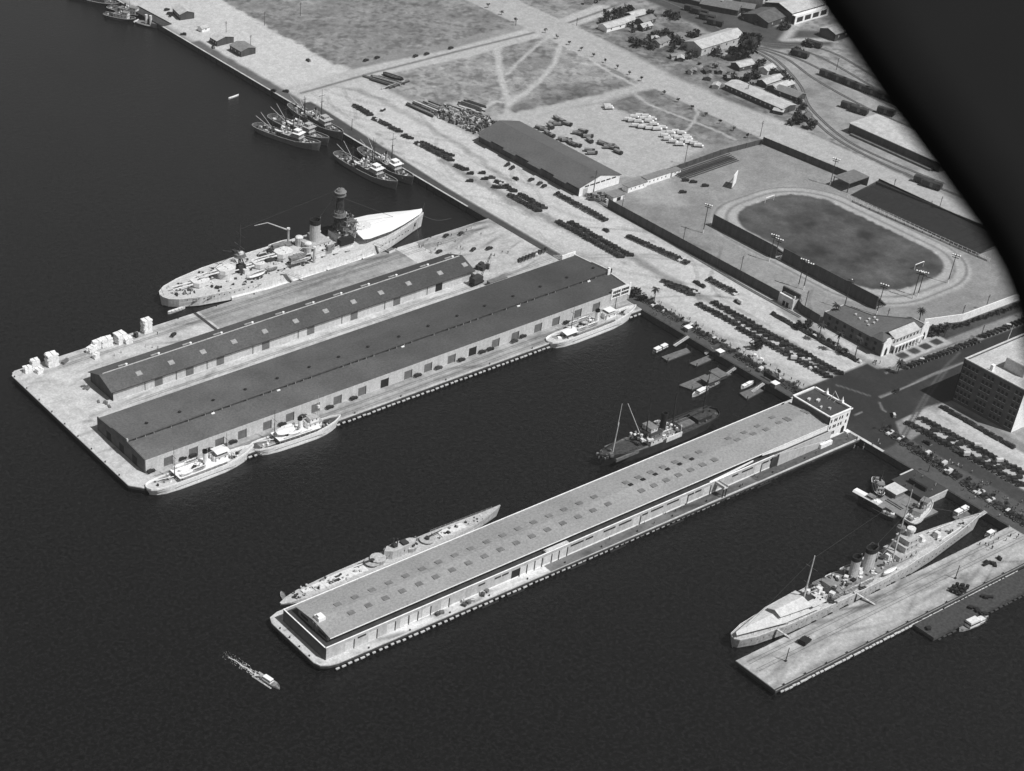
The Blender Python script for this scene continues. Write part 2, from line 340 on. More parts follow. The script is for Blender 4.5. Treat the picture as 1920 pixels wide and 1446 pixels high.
w = MB('water').add([(-4000,-4000,WZ),(640,-4000,WZ),(640,6000,WZ),(-4000,6000,WZ)], [(0,1,2,3)])
struct(w.build('water'))
# ---------------------------------------------------------------- piers
def poly_inset(pts, d):
    n = len(pts); a = sum(pts[i][0]*pts[(i+1)%n][1]-pts[(i+1)%n][0]*pts[i][1] for i in range(n)); sg = 1 if a > 0 else -1; out = []
    for i in range(n):
        p, q, r = pts[i-1], pts[i], pts[(i+1)%n]
        e1 = (q[0]-p[0], q[1]-p[1]); e2 = (r[0]-q[0], r[1]-q[1]); l1 = hypot(*e1); l2 = hypot(*e2)
        n1 = (-e1[1]/l1*sg, e1[0]/l1*sg); n2 = (-e2[1]/l2*sg, e2[0]/l2*sg); k = 1 + n1[0]*n2[0]+n1[1]*n2[1]
        out.append((q[0]+d*(n1[0]+n2[0])/k, q[1]+d*(n1[1]+n2[1])/k))
    return out
def pier(name, label, pts, deck, south_y, px0, px1, npile, pm1='concrete_pale'):
    r = thing(name, label, 'pier', (pts[0][0], pts[0][1], 0))
    ox, oy = pts[0]; L = lambda P: [(x-ox, y-oy) for x, y in P]
    MB(deck).prism(L(pts), -.45, 0).build('deck', r)
    MB('timber_dark').prism(L(poly_inset(pts, -.15)), -1.5, -.452).build('fender_beam', r)
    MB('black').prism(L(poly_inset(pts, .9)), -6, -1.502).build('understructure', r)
    pm = None
    for i in range(npile):
        x = px0 + (px1-px0)*(i+.5)/npile
        if pm is None:
            mb = MB(pm1).bx(0, 0, -1.0, 1.9, .7, .55).m('timber_dark'); mb.cyl(0, .25, -5, -1.0, .28, n=8)
            pm = mb.build('pile', r); o = pm
        else: o = dup(pm, parent=r)
        o.location = (x-ox+RND.uniform(-.25,.25), south_y-.35-oy+RND.uniform(-.15,.15), WZ+2.1+RND.uniform(-.15,.1)); o.scale.x = RND.uniform(.75,1.15)
    return r, (ox, oy)
def add_rails(r, o, x0, x1, ys):
    for y in ys: MB('rail').box(x0-o[0], x1-o[0], y-.09-o[1], y+.09-o[1], .0, .035).build('rail', r)
def add_bollards(r, o, pts):
    p = None
    for x, y in pts:
        if p is None:
            p = MB('black').cyl(0, 0, 0, .55, .28, .2, 8).cyl(0, 0, .55, .75, .38, .3, 8).build('bollard', r); q = p
        else: q = dup(p, parent=r)
        q.location = (x-o[0], y-o[1], .0)
bp, bo = pier('cargo_pier', 'widest concrete pier carrying the two long dark roofed sheds', [(317,573),(322,567),(331,564.6),(627.2,564.6),(627.2,691.5),(320,691.5),(317,688)], 'concrete', 564.6, 332, 627, 98)
add_rails(bp, bo, 330, 626, (566.6, 568.1, 571.2, 572.7)); add_rails(bp, bo, 352, 626, (626.2, 627.7, 632.8, 634.3)); add_rails(bp, bo, 340, 612, (685.8, 687.3, 681.5, 683))
def tone_sheet(parent, o, x0, x1, y0, y1, z, fn, name='paving', step=.8):
    xs = np.arange(x0, x1+.01, (x1-x0)/max(2, round((x1-x0)/step))); ys = np.arange(y0, y1+.01, (y1-y0)/max(2, round((y1-y0)/step)))
    xx, yy = np.meshgrid(xs, ys, indexing='ij'); tt = np.clip(fn(xx, yy), .03, .7); a_, b_ = xx.shape; ii = np.arange(a_*b_).reshape(a_, b_)
    q_ = np.stack([ii[:-1,:-1], ii[1:,:-1], ii[1:,1:], ii[:-1,1:]], -1).reshape(-1, 4); me = bpy.data.meshes.new(name)
    me.vertices.add(a_*b_); me.vertices.foreach_set('co', np.stack([xx-o[0], yy-o[1], np.full(xx.shape, z)], -1).astype(np.float32).reshape(-1))
    me.loops.add(len(q_)*4); me.loops.foreach_set('vertex_index', q_.astype(np.int32).reshape(-1)); me.polygons.add(len(q_)); me.polygons.foreach_set('loop_start', np.arange(0, len(q_)*4, 4, dtype=np.int32)); me.update(calc_edges=True)
    at = me.attributes.new('tone', 'FLOAT', 'POINT'); at.data.foreach_set('value', tt.reshape(-1).astype(np.float32)); me.materials.append(GM)
    ob = bpy.data.objects.new(name, me); COL.objects.link(ob); ob.parent = parent; return ob
def worn(base, seed, lines=(), streak=.25, spots=0):
    def f(xx, yy):
        t = base*(1+.35*(fbm(xx, yy, 14, seed)-.5)+.30*(fbm(xx*.25, yy*1.5, 4, seed+9, 3)-.5)*streak*4+.28*(vnoise(xx, yy, 1.1, seed+20)-.5)+.3*(fbm(xx, yy, 3, seed+30, 2)-.5))
        for y_, w_, k_ in lines: t = t*(1-k_*np.exp(-((yy-y_)/w_)**2))
        r_ = random.Random(seed)
        for i in range(spots):
            cx, cy, l_, w_, a_ = xx.min()+(xx.max()-xx.min())*r_.random(), yy.min()+(yy.max()-yy.min())*r_.random(), 2+12*r_.random(), .4+1.2*r_.random(), (r_.random()-.5)*1.0
            u = (xx-cx)*cos(a_)+(yy-cy)*sin(a_); v = -(xx-cx)*sin(a_)+(yy-cy)*cos(a_); t = t*(1-.5*r_.random()*np.exp(-(u/l_)**2-(v/w_)**2))
        return t
    return f
tone_sheet(bp, bo, 331, 430, 663, 691.3, .004, worn(.50, 500, ((682,2.2,.3),(686.5,1.2,.3)), .2, 14)); tone_sheet(bp, bo, 430, 560, 664, 691.3, .004, worn(.33, 510, ((682,2.5,.22),(687,1.5,.25),(676,1.5,.12)), .5, 18), 'planking'); tone_sheet(bp, bo, 574.5, 627.1, 622, 691.3, .004, worn(.44, 520, ((684,2,.3),(689,1.5,.3)), .3, 40))
tone_sheet(bp, bo, 331, 574.4, 622, 638.8, .004, worn(.50, 530, ((627,1.4,.22),(633.5,1.2,.22)), .5, 14)); tone_sheet(bp, bo, 318.4, 330.9, 574, 690.5, .004, worn(.52, 540, (), .1, 10)); tone_sheet(bp, bo, 331, 627, 565.2, 576.9, .004, worn(.36, 550, ((568,1.0,.28),(572.3,1.0,.28)), .5, 26), 'planking')
MB('timber_dark').box(426.6-bo[0], 428.4-bo[0], 663-bo[1], 691.6-bo[1], .003, .12).build('expansion_joint', bp)
add_bollards(bp, bo, [(317.6, 582+13*i) for i in range(9)] + [(345+24*i, 690.9) for i in range(11)] + [(440+28*i, 565.2) for i in range(6)])
q, qo = pier('shed_pier', 'narrow pier almost filled by the pale roofed shed', [(316,424),(317.2,421),(320,419.2),(324,418.2),(627.2,416.4),(627.2,459),(322,459),(317.5,457.5),(316,454)], 'concrete', 418, 322, 626, 99)
tone_sheet(q, qo, 326, 436, 418.6, 422.3, .004, worn(.58, 570, (), .3, 16)); tone_sheet(q, qo, 436, 626, 417.6, 422.3, .004, worn(.15, 580, (), .5, 30), 'planking'); tone_sheet(q, qo, 317.4, 326, 422, 456, .004, worn(.56, 590, (), .2, 6))
MB('dark_deck').box(560-qo[0], 627-qo[0], 417.4-qo[1], 424.2-qo[1], .024, .045).build('roadway', q)
add_bollards(q, qo, [(316.8, 428+7*i) for i in range(4)] + [(340+21*i, 418.9) for i in range(13)])
for k, x in enumerate((398, 412, 447, 470, 505, 560)):
    MB('black').rod((x-qo[0], 417.2-qo[1], WZ+.2), (x+9-qo[0], 417.2-qo[1], WZ+.2), .45, n=7).build('fender_log', q)
n_, no = pier('naval_pier', 'open planked pier alongside the grey cruiser with awnings', [(459,310.6),(627.2,310.6),(627.2,332.2),(459,332.2)], 'plank_deck', 310.6, 462, 606, 66)
tone_sheet(n_, no, 459.5, 626.5, 311.2, 332, .004, worn(.42, 560, ((329,1.3,.2),(323,1.0,.16),(312,1.0,.25)), .45, 60), 'planking')
add_rails(n_, no, 462, 626, (329.2, 327.7, 324, 322.5))
for i in range(15): MB('black').bx(466+i*9.6-no[0], 332.5-no[1], -.9, 2.4, .8, .95).build('fender', n_)
add_bollards(n_, no, [(464+12*i, 311.2) for i in range(12)])
MB('timber_dark').box(459.2-no[0], 627-no[0], 310.7-no[1], 311.1-no[1], .02, .34).build('stringpiece', n_)
d, do = pier('low_dock', 'low dark dock with weathered planks below the naval pier', [(538.6,299.3),(640,299.3),(640,309.8),(538.6,309.8)], 'timber_dark', 299.3, 541, 612, 24, 'timber_dark')
d.location.z = -1.3
# seawall and the landing mole
sw = thing('seawall', 'long dark seawall along the quay from the small tugs to the naval pier', 'seawall', (627.2, 700, 0))
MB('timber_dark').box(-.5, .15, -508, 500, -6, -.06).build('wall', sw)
MB('concrete').box(-.7, .8, -367+70, -240, -.1, .14).build('coping', sw)
MB('concrete').box(-.6, .5, 10, 420, -.1, .08).build('coping', sw)
for i in range(40): MB('black').bx(-.75, 10+i*7.5, -4, .4, .4, 3.9).build('fender_pile', sw)
ml = thing('landing_mole', 'short paved landing mole with a pale stone side by the two tugs', 'landing', (612, 366, 0))
MB('asphalt').box(0, 15.1, 0, 19.2, -4.5, .02).build('deck', ml)
MB('concrete_pale').box(6.5, 15.1, 19.2, 20.0, -4.5, .06).build('stone_facing', ml)
MB('concrete').box(0, 15, -.5, 0, -4.5, .18).build('coping', ml)
MB('black').bx(5.5, 9, .02, 1.2, 9.5, 2.1).build('dark_block', ml)  # long black block on the mole deck

# ---------------------------------------------------------------- sheds on the piers
def gable_shed(): pass
s1 = thing('transit_shed', 'smaller dark gabled transit shed with pale skylights beside the battleship', 'shed', (347.5, 639.5, 0))
W1, D1 = 225.5, 22
MB('stucco').box(0, W1, 0, .3, 0, 5.3).box(0, W1, D1-.3, D1, 0, 5.3).m('wood_dark').extr([(0,0),(D1,0),(D1,5.3),(D1/2,9.1),(0,5.3)], -.01, .3).extr([(0,0),(D1,0),(D1,5.3),(D1/2,9.1),(0,5.3)], W1-.3, W1+.01).build('wall', s1)
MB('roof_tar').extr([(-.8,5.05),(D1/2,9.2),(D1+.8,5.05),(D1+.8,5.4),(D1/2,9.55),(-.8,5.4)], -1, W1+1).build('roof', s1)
MB('concrete').box(1, W1-1, D1/2-.25, D1/2+.25, 9.5, 9.75).build('ridge_cap', s1)
MB('timber_dark').box(-1, W1+1, -1.0, -.8, 5.0, 5.25).build('gutter', s1)
for px, py in ((252,694),(315,676),(373,655),(431,636),(489,617),(547,598),(604,580),(655,562),(708,546),(760,529),(812,505),(862,492)):
    x = G(px, py, 7)[0]-347.5
    MB('skylight_pale').add([(x-1.5,3.4,7.1),(x+1.5,3.4,7.1),(x+1.5,5.9,7.98),(x-1.5,5.9,7.98),(x-1.5,3.4,6.7),(x+1.5,3.4,6.7),(x+1.5,5.9,7.5),(x-1.5,5.9,7.5)], [(0,1,2,3),(0,4,5,1),(1,5,6,2),(2,6,7,3),(3,7,4,0)]).build('skylight', s1)
    MB('skylight_pale').bx(x-4.5, D1/2+3, 8.2, 4, .9, .75).build('roof_hatch', s1)
    v = MB('stucco_white').cyl(x-3, D1/2+.8, 9.2, 10.3, .55, n=8).cyl(x-3, D1/2+.8, 10.3, 10.6, .75, .3, n=8).build('roof_vent', s1)
for k, (px, py) in enumerate(((297,716),(356,697),(415,679),(500,650),(585,622),(667,595),(747,568),(824,540))):
    x = G(px, py, 2)[0]-347.5
    MB('black' if k == 7 else 'door_grey').box(x-2.3, x+2.3, -.06, .02, .02, 4.4).build('door', s1)
    MB('timber_dark').box(x-8.1, x-7.8, -.2, -.02, 0, 5).build('downpipe', s1)
s2 = thing('transit_shed', 'larger dark roofed shed with a raised clerestory beside the white cutters', 'shed', (328.6, 577, 0))
W2, D2 = 300, 44
MB('stucco').box(0, W2-14, 0, .35, 0, 6.9).m('stucco_mid').box(W2-14, W2, 0, .35, 0, 6.9).m('stucco').box(0, W2, D2-.35, D2, 0, 6.6).build('wall', s2)
MB('roof_tar_wide').extr([(.1,6.9),(16,8.0),(16,7.6),(.1,6.4)], .3, W2-.3).extr([(16.3,9.2),(D2-.3,6.7),(D2-.3,6.2),(16.3,8.7)], .3, W2-.3).build('roof', s2)
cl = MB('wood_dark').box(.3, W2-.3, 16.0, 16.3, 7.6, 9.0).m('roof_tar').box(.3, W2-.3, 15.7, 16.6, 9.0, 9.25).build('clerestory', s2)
wm = None
for i in range(62):
    if RND.random() < .25: continue
    if wm is None: wm = MB('glass_dark').box(-.9, .9, 15.9, 16.0, 8.15, 8.85).m('stucco_mid').box(.92, 1.12, 15.6, 16.0, 7.7, 9.0).build('window', cl); o = wm
    else: o = dup(wm, parent=cl)
    o.location.x = 4 + i*4.75
for i in (5, 12, 26, 40, 49): MB('stucco_white').bx(20+i*5.4, 15.2, 7.95, 1.8, .8, .45).build('roof_hatch', s2)
def parapet(x0, x1, mat): return MB(mat).extr([(0,0),(D2,0),(D2,7.4),(30,8.35),(30,8.9),(23,9.5),(16.6,9.9),(15.6,9.9),(15.6,8.7),(0,7.5)], x0, x1)
parapet(-.25, .3, 'shade_dark').m('concrete_pale').box(-.3, .35, 15.3, 16.2, 9.0, 10.2).build('end_wall', s2)  # seaward end darker than the inland one: its shade is in the colour
parapet(W2-.3, W2+.5, 'stucco').m('stucco_white').box(W2-9, W2+.55, D2-.5, D2+.1, 6.4, 9.0).box(W2-2.2, W2+.6, 15.0, 15.6, 6.5, 11).box(W2-.4, W2+.6, 15.0, 17.5, 6.5, 11).build('end_wall', s2)
for x in (-.28,):
    for y in (9, 21, 33): MB('black').box(x-.05, x, y-2.2, y+2.2, .02, 4.6).build('door', s2)
fr = MB('stucco_white').box(W2-13, W2-12.2, -.3, 0, 3.2, 9.4).box(W2-6.7, W2-6.0, -.3, 0, 3.2, 9.4).box(W2-.7, W2+.5, -.3, 0, 2.5, 9.8).box(W2-13, W2+.5, -.2, 0, 7.9, 9.3).box(W2-13, W2+.5, -.2, 0, 5.7, 6.2).box(W2-13, W2+.5, -.2, 0, 3.5, 4.0).m('stucco').box(W2-13, W2+.4, 0, .5, 6.9, 9.2).build('facade_frame', s2)
for a in range(2):
    for zz in (6.3, 4.2):
        for c in range(4): MB('glass_dark').box(W2-11.7+a*6.1+c*1.25, W2-10.8+a*6.1+c*1.25, -.12, -.02, zz, zz+1.3).build('window', s2)
for k, (px, py) in enumerate(((312,862),(360,846),(411,830),(454,815),(502,799),(545,784),(592,766),(633,751),(680,735),(721,719),(765,703),(803,690),(847,674),(885,659),(929,644),(966,631),(1008,615),(1043,604),(1084,589),(1119,577))):
    x = G(px, py, 2.2)[0]-328.6
    MB('black' if k in (9, 13) else 'door_grey').box(x-2.2, x+2.2, -.07, .02, .02, 4.5).m('timber_dark').box(x+2.25, x+2.5, -.3, .0, .0, 4.7).build('door', s2)
for i, (px, py) in enumerate(((275,795),(337,774),(400,752),(460,732),(520,711),(580,690),(635,671),(690,652),(748,633),(803,613),(857,594),(909,575),(962,557),(1013,539),(1063,522),(1112,504))):
    x, y = G(px, py, 8.3); x -= 328.6; y -= 577; z = 9.2-(y-16.3)*.09
    MB('black').cyl(x, y, z-.3, z+.5, .55, n=8).cyl(x, y, z+.5, z+.75, .9, .5, n=8).build('roof_vent', s2)
# pale-roofed passenger shed
s3 = thing('passenger_shed', 'long pier shed with pale gravel roof above a dark terrace', 'shed', (320.7, 422.5, 0))
W3 = 291.5
def x3(px, py, z=2): return G(px, py, z)[0]-320.7
MB('stucco_mid').box(0, W3, 0, .4, 0, 6.2).box(0, W3, 29.6, 30, 0, 6.2).m('shade_dark').box(-.02, .38, 0, 30, 0, 6.2).build('wall', s3)  # seaward end wall gets a darker colour for the shade on it
MB('terrace').box(.4, W3, .4, 29.6, 4.5, 5.0).build('terrace', s3)
MB('stucco_white').box(-.15, W3-38, -.12, .38, 6.2, 6.4).box(-.15, .38, -.1, 30.1, 6.2, 6.4).box(0, W3, 29.62, 30.1, 6.2, 6.35).build('coping', s3)
up = MB('stucco_mid').box(4.4, W3, 4.6, 4.9, 5.0, 7.8).box(4.4, W3, 24.6, 24.9, 5.0, 7.8).m('mid_grey').extr([(4.6,5.0),(24.9,5.0),(24.9,7.7),(14.6,8.9),(4.6,7.7)], 4.0, 4.4).build('upper_wall', s3)
rf = MB('roof_gravel').extr([(2.5,7.7),(14.6,9.0),(27.0,7.7),(27.0,8.0),(14.6,9.3),(2.5,8.0)], 3.95, W3-.1).build('roof', s3)
MB('stucco_white').box(3.9, W3-.2, 2.3, 2.5, 7.66, 8.03).build('fascia', s3)
MB('stucco_white').box(5.2, 8.6, 12.2, 15.8, 8.6, 10.6).box(5.5, 7.2, 13, 14.6, 10.6, 11.6).m('mid_grey').box(3.6, 3.99, 11.6, 12.4, 5.0, 8.6).box(3.6, 3.99, 13.8, 14.6, 5, 8.6).build('roof_block', s3)
for y in (8, 20.5): MB('black').box(3.93, 3.99, y-2.6, y+2.6, 6.0, 7.3).build('window', s3)
x0 = x3(630,1132,8.6); x1 = x3(1109,930,8.6)
for i in range(17):
    x = x0+(x1-x0)*i/16
    for y, xo in ((17.6, 0), (10.4, 1.5)):
        z = 9.3-abs(y-14.6)*.106
        MB('skylight').bx(x+xo, y, z-.1, 3.0, 2.3, .38).build('skylight', s3)
x0 = x3(1170,904,8.6); x1 = x3(1307,847,8.6)
for i in range(7):
    x = x0+(x1-x0)*i/6
    for y, xo, w in ((18.4, 0, 2.8), (10.0, 1.5, 3.0), (15.6, .2, 2.0)):
        if i == 6 and w == 2.0: continue
        z = 9.3-abs(y-14.6)*.106
        MB('black' if w == 2 else 'skylight').bx(x+xo, y, z-.1, w, w*.8, .5 if w == 2 else .38).build('roof_vent' if w == 2 else 'skylight', s3)
for px, py in ((1365,823),(1395,812),(1382,827),(1412,816),(1436,808),(1460,795),(1473,787),(1478,790),(1514,776),(1507,772),(1420,800),(1448,783)):
    x, y = G(px, py, 8.6); MB('skylight').bx(x-320.7, y-422.5, 9.3-abs(y-437.1)*.106-.1, 2.8, 2.0, .34).build('skylight', s3)
for k, p in enumerate(((652.5,1209.5),(697,1192),(731,1177),(756,1166),(774,1159),(799,1149.5),(833,1134),(964,1076),(979,1071),(994,1065),(1009.5,1060),(1025.5,1051),(1040.5,1046),(1056,1039),(1192,979),(1280,940),(1322.6,921.5),(1419.5,881),(1462,862))):
    x = x3(*p); w = 2.1
    MB('black' if k in (7, 18) else 'door_pale').box(x-w, x+w, -.06, .02, .02, 4.6).m('timber_dark').box(x+w+.02, x+w+.3, -.35, 0, 0, 4.8).build('door', s3)
for a, b in (((673,1198),(688,1191)),((895,1097),(908,1092)),((928,1086),(940,1081)),((943,1081),(956,1076)),((1070,1024),(1093,1013)),((1098,1012),(1111,1005)),((1131,997),(1154,988)),((1160,985),(1184,975)),((1204,966),(1214,961)),((1220,959),(1243,949)),((1250,946),(1272,936)),((1290,930),(1302,925)),((1304,924),(1316,919)),((1375,895),(1386,890)),((1391,886),(1412,877)),((1430,869),(1441,864)),((1443,863),(1455,858)),((1470,853),(1480,848)),((1484,847),(1495,842))):
    xa, xb = x3(*a, 4.5), x3(*b, 4.5); MB('glass_dark').box(xa, xb, -.05, .02, 4.1, 5.0).build('window', s3)
MB('stucco_white').box(40, W3, -.10, .0, .01, .55).build('plinth', s3)
rp = MB('stucco_white').add([(248,2.5,7.6),(W3-.3,2.5,7.6),(W3-.3,2.5,2.0),(248,2.5,6.6),(248,2.9,7.6),(W3-.3,2.9,7.6),(W3-.3,2.9,2.0),(248,2.9,6.6)], [(0,3,2,1),(4,5,6,7),(0,1,5,4),(1,2,6,5),(2,3,7,6),(3,0,4,7)])
for i in range(13): rp.m('stucco_mid').box(256+i*2.4, 258.4+i*2.4, -.9, -.5, 0, 6.6-i*.33)
rp.m('terrace').add([(252,-.5,5.6),(W3-2,-.5,1.6),(W3-2,2.5,1.6),(252,2.5,5.6),(252,-.5,0),(W3-2,-.5,0),(W3-2,2.5,0),(252,2.5,0)], [(0,1,2,3),(0,4,5,1)])
rp.m('stucco_white').box(W3-8, W3-.5, -2.2, -.9, 0, 2.2).build('ramp', s3)
MB('stucco_white').add([(213,.5,6.6),(240,.5,8.2),(240,.5,7.4),(213,.5,5.2),(213,.8,6.6),(240,.8,8.2),(240,.8,7.4),(213,.8,5.2)], [(0,3,2,1),(4,5,6,7),(0,1,5,4),(1,2,6,5),(2,3,7,6),(3,0,4,7)]).build('stair_wall', s3)
MB('concrete_pale').box(216, 218.6, -5.6, -.1, 4.6, 5.1).m('stucco_mid').box(216, 216.3, -5.6, -.1, 5.1, 6).box(218.3, 218.6, -5.6, -.1, 5.1, 6).m('timber_dark').box(216.2, 216.6, -5.5, -5.1, 0, 4.6).box(218, 218.4, -5.5, -5.1, 0, 4.6).build('gangway_bridge', s3)
MB('concrete').bx(123, 1.6, 5.0, 13, 1.8, 1.3).m('concrete_pale').bx(123, 1.6, 6.3, 12.4, 1.2, .3).build('stacked_ramp', s3)
hh = thing('head_house', 'white three storey head house with dark flat roof at the pier entrance', 'building', (612, 425, 0))
MB('stucco_white').box(0, 14.5, 0, .4, 0, 12.4).box(14.1, 14.5, 0, 23, 0, 12.4).m('shade_dark').box(0, .4, 0, 23, 0, 12.4).m('stucco').box(0, 14.5, 22.6, 23, 0, 12.4).build('wall', hh)  # white house, but its seaward wall is coloured dark as shade
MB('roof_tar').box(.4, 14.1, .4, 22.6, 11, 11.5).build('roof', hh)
MB('stucco_white').box(-.3, 14.9, -.35, .5, 12.0, 12.6).box(14.0, 14.9, 0, 23.2, 12.0, 12.6).box(-.3, .5, 0, 23.2, 12.0, 12.5).box(-.3, 14.9, 22.5, 23.3, 12.0, 12.6).build('cornice', hh)
for z in (1.6, 5.2, 8.7):
    for x in (1.6, 3.9, 5.1, 7.2, 8.9, 12.3):
        if z < 2 and x > 7: continue
        MB('glass_dark').box(x-.45, x+.45, -.06, .02, z, z+1.7).build('window', hh)
    for y in (3, 7, 11, 15, 19): MB('glass_dark').box(14.48, 14.56, y-.6, y+.6, z, z+1.7).build('window', hh)
am = MB('black').box(10.2, 12.4, -.06, .02, 0, 2.7); am.extry([(10.2,2.7),(12.4,2.7),(12.1,3.5),(11.3,3.9),(10.5,3.5)], -.06, .02); am.build('arched_door', hh)
MB('stucco_white').box(12.6, 14.9, -2.2, -.4, 0, .8).build('door_step', hh)
for y in (6.2, 15.6): MB('stucco_white').bx(14.4, y, 12.4, 1.3, 1.3, 1.1).bx(14.4, y, 13.5, .9, .9, 2.0, 0, .15, .15).build('finial', hh)
sg = MB('mast_light').rod((14.2,7.2,12.5),(14.2,11.2,16.2),.16); sg.rod((13.2,11.5,12.4),(14.2,11.2,16.2),.1)
for y in (9, 11.5, 13): sg.rod((12.2,y,11.6),(13.8,y-.3,13.4),.09)
sg.build('sign_frame', hh)
for x, y, a, b in ((4,17,2,1.2),(7,14,2.2,1.4),(6,6,1.2,1.2),(3.5,9,1.6,.8)): MB('concrete').bx(x, y, 11.5, a, b, 1.0, .3).build('roof_hatch', hh)

# ---------------------------------------------------------------- lumber and cargo on the piers
def lumber_stack(name, x, y, lx, ly, h, label, rz=0, mat='fresh_lumber', grp='pale lumber stacks on the cargo pier'):
    r = random.Random(int(x*7+y)); mb = MB(mat); z = 0; k = 0
    while z < h:
        t = .42 + r.random()*.2
        for j in range(3):
            w = ly/3
            mb.bx((r.random()-.5)*.7, -ly/2+w*(j+.5), z, lx*(.86+.16*r.random()), w*.94, t*.86)
        z += t
        mb.m('timber').bx(0, 0, z-t*.14, .25, ly, t*.13).m(mat)
    return solo(mb, 'lumber_stack', label, 'lumber stack', (x, y, .02), rz, grp)
for i, (p, lx, ly, h, lab) in enumerate((((52,697),4,3,3,'outermost low lumber stack at the pier corner'),((66,690),4.5,3,5,'tall lumber stack second from the pier corner'),((74,698),3.5,3,2.4,'low lumber stack nearest the pier centre line at the corner'),
    ((98,684),6,5,6.5,'tall square lumber stack standing alone near the pier corner'),((172,659),6,3,3,'leftmost stack of the middle lumber group'),((184,652),6,3,4,'second stack of the middle lumber group'),((200,648),6,4,4.2,'third stack of the middle lumber group'),
    ((180,671),3.5,2.4,2.6,'small pale stack on a cart in front of the middle lumber group'),((226,641),6,5,5.2,'tall ragged lumber stack with dark gaps at its foot'),((240,642),4,3.5,3,'short lumber stack right of the tall ragged one'),((275,622),5,4.2,7.2,'tallest lumber stack nearest the battleship stern'))):
    x, y = G(*p); lumber_stack('s', x, y, lx, ly, h, lab, .1*(i % 3-1)+(.35 if i in (7, 4) else 0))
def crate(p, lx, ly, h, rz, mat, label, grp=None, cat='crate', name='crate'):
    x, y = G(*p); mb = MB(mat).bx(0, 0, 0, lx, ly, h)
    mb.m('timber').bx(0, 0, h, lx*1.02, ly*.14, .06).bx(0, 0, h*.45, lx*1.03, ly*1.03, .1)
    return solo(mb, name, label, cat, (x, y, .03), rz, grp)
crate((122,680), 4.5, 1.6, 1.5, .5, 'timber', 'grey crate lying right of the lone square lumber stack')
crate((255,632), 1.6, 2.2, 2.6, .2, 'timber_dark', 'dark upright crate between the two rightmost lumber stacks')
for i, p in enumerate(((156,725),(162,726),(159,729),(165,730),(196,755),(200,757),(185,754),(205,763))): crate(p, 2.4, 1.1, .6, .2*i, 'timber', 'low wooden pallet scattered by the dark end of the smaller shed', 'pallets by the smaller shed', 'pallet', 'pallet')
for i, p in enumerate(((904,1114),(912,1110),(905,1117),(868,1128),(878,1131),(870,1136),(886,1127),(828,1150),(820,1153))): crate(p, 1.9, 1.6, 1.2, .4*i, ('timber_pale','timber','timber_dark')[i % 3], 'cargo crate on the light apron beside the pale roofed shed', 'crates beside the pale roofed shed')
# ---------------------------------------------------------------- ships
def berth(st, bow, z=WZ):
    a, b = G(*st, z), G(*bow, z)
    return ((a[0]+b[0])/2, (a[1]+b[1])/2, WZ), atan2(b[1]-a[1], b[0]-a[0]), hypot(b[0]-a[0], b[1]-a[1])
def hull(root, st, hm, dm, bw=.9, boot='black', name='hull', cap=None):
    """stations (x, half beam at deck, half beam at water, deck height, x shift at deck)"""
    mb = MB(hm); n = len(st); R_ = []
    for x, hd, hw, zd, dx in st:
        hi = max(hd-.25, .02)
        R_.append([(x, hw*.9, -1.5), (x, hw, 0), (x, hw*1.0+.02*hd, .5), (x+dx*.5, hw*.45+hd*.55, zd*.55), (x+dx, hd, zd), (x+dx, hd, zd+bw), (x+dx-.1*(dx > 0), hi, zd+bw), (x+dx, hi, zd-.02)])
    for sd in (1, -1):
        vs = [(p[0], p[1]*sd, p[2]) for r in R_ for p in r]
        for k in range(7):
            mb.m(boot if k < 2 else (cap if cap and k == 5 else hm)); fs = []
            for i in range(n-1):
                a, b, c, d = i*8+k, (i+1)*8+k, (i+1)*8+k+1, i*8+k+1
                fs.append((a, b, c, d) if sd < 0 else (a, d, c, b))
            mb.add(vs, fs)
    mb.m(hm)
    for i, fl in ((0, 1), (n-1, -1)):
        r = R_[i]; q = [(p[0], p[1], p[2]) for p in r[:6]]+[(p[0], -p[1], p[2]) for p in r[:6]][::-1]
        mb.add(q, [tuple(range(12))[::fl]])
    o = mb.build(name, root)
    dk = MB(dm); vs = []
    for x, hd, hw, zd, dx in st: vs += [(x+dx, max(hd-.25,.02), zd-.02), (x+dx, -max(hd-.25,.02), zd-.02)]
    dk.add(vs, [(2*i, 2*i+1, 2*i+3, 2*i+2) for i in range(n-1)])
    dk.build('deck', root)
    return o
def scale_st(L, B, zb, zm, zs, rake=2.0, counter=1.5, full=1.0):
    """merchant / auxiliary form: counter stern, raked stem, sheer"""
    rows = []
    for t, d, w in ((-.5,.12,.02),(-.485,.55,.2),(-.45,.80,.5),(-.38,.95,.8),(-.25,1,.97),(0,1,1),(.2,.98,.95),(.33,.82,.72),(.42,.55,.42),(.475,.24,.13),(.5,.035,.015)):
        s = t*2; z = zm+(zb-zm)*max(s,0)**2.2+(zs-zm)*max(-s,0)**2
        dx = rake*max(0,(t-.3)/.2) if t > 0 else -counter*max(0,(-t-.38)/.12)
        rows.append((t*L, B/2*d**full, B/2*w, z, dx))
    return rows
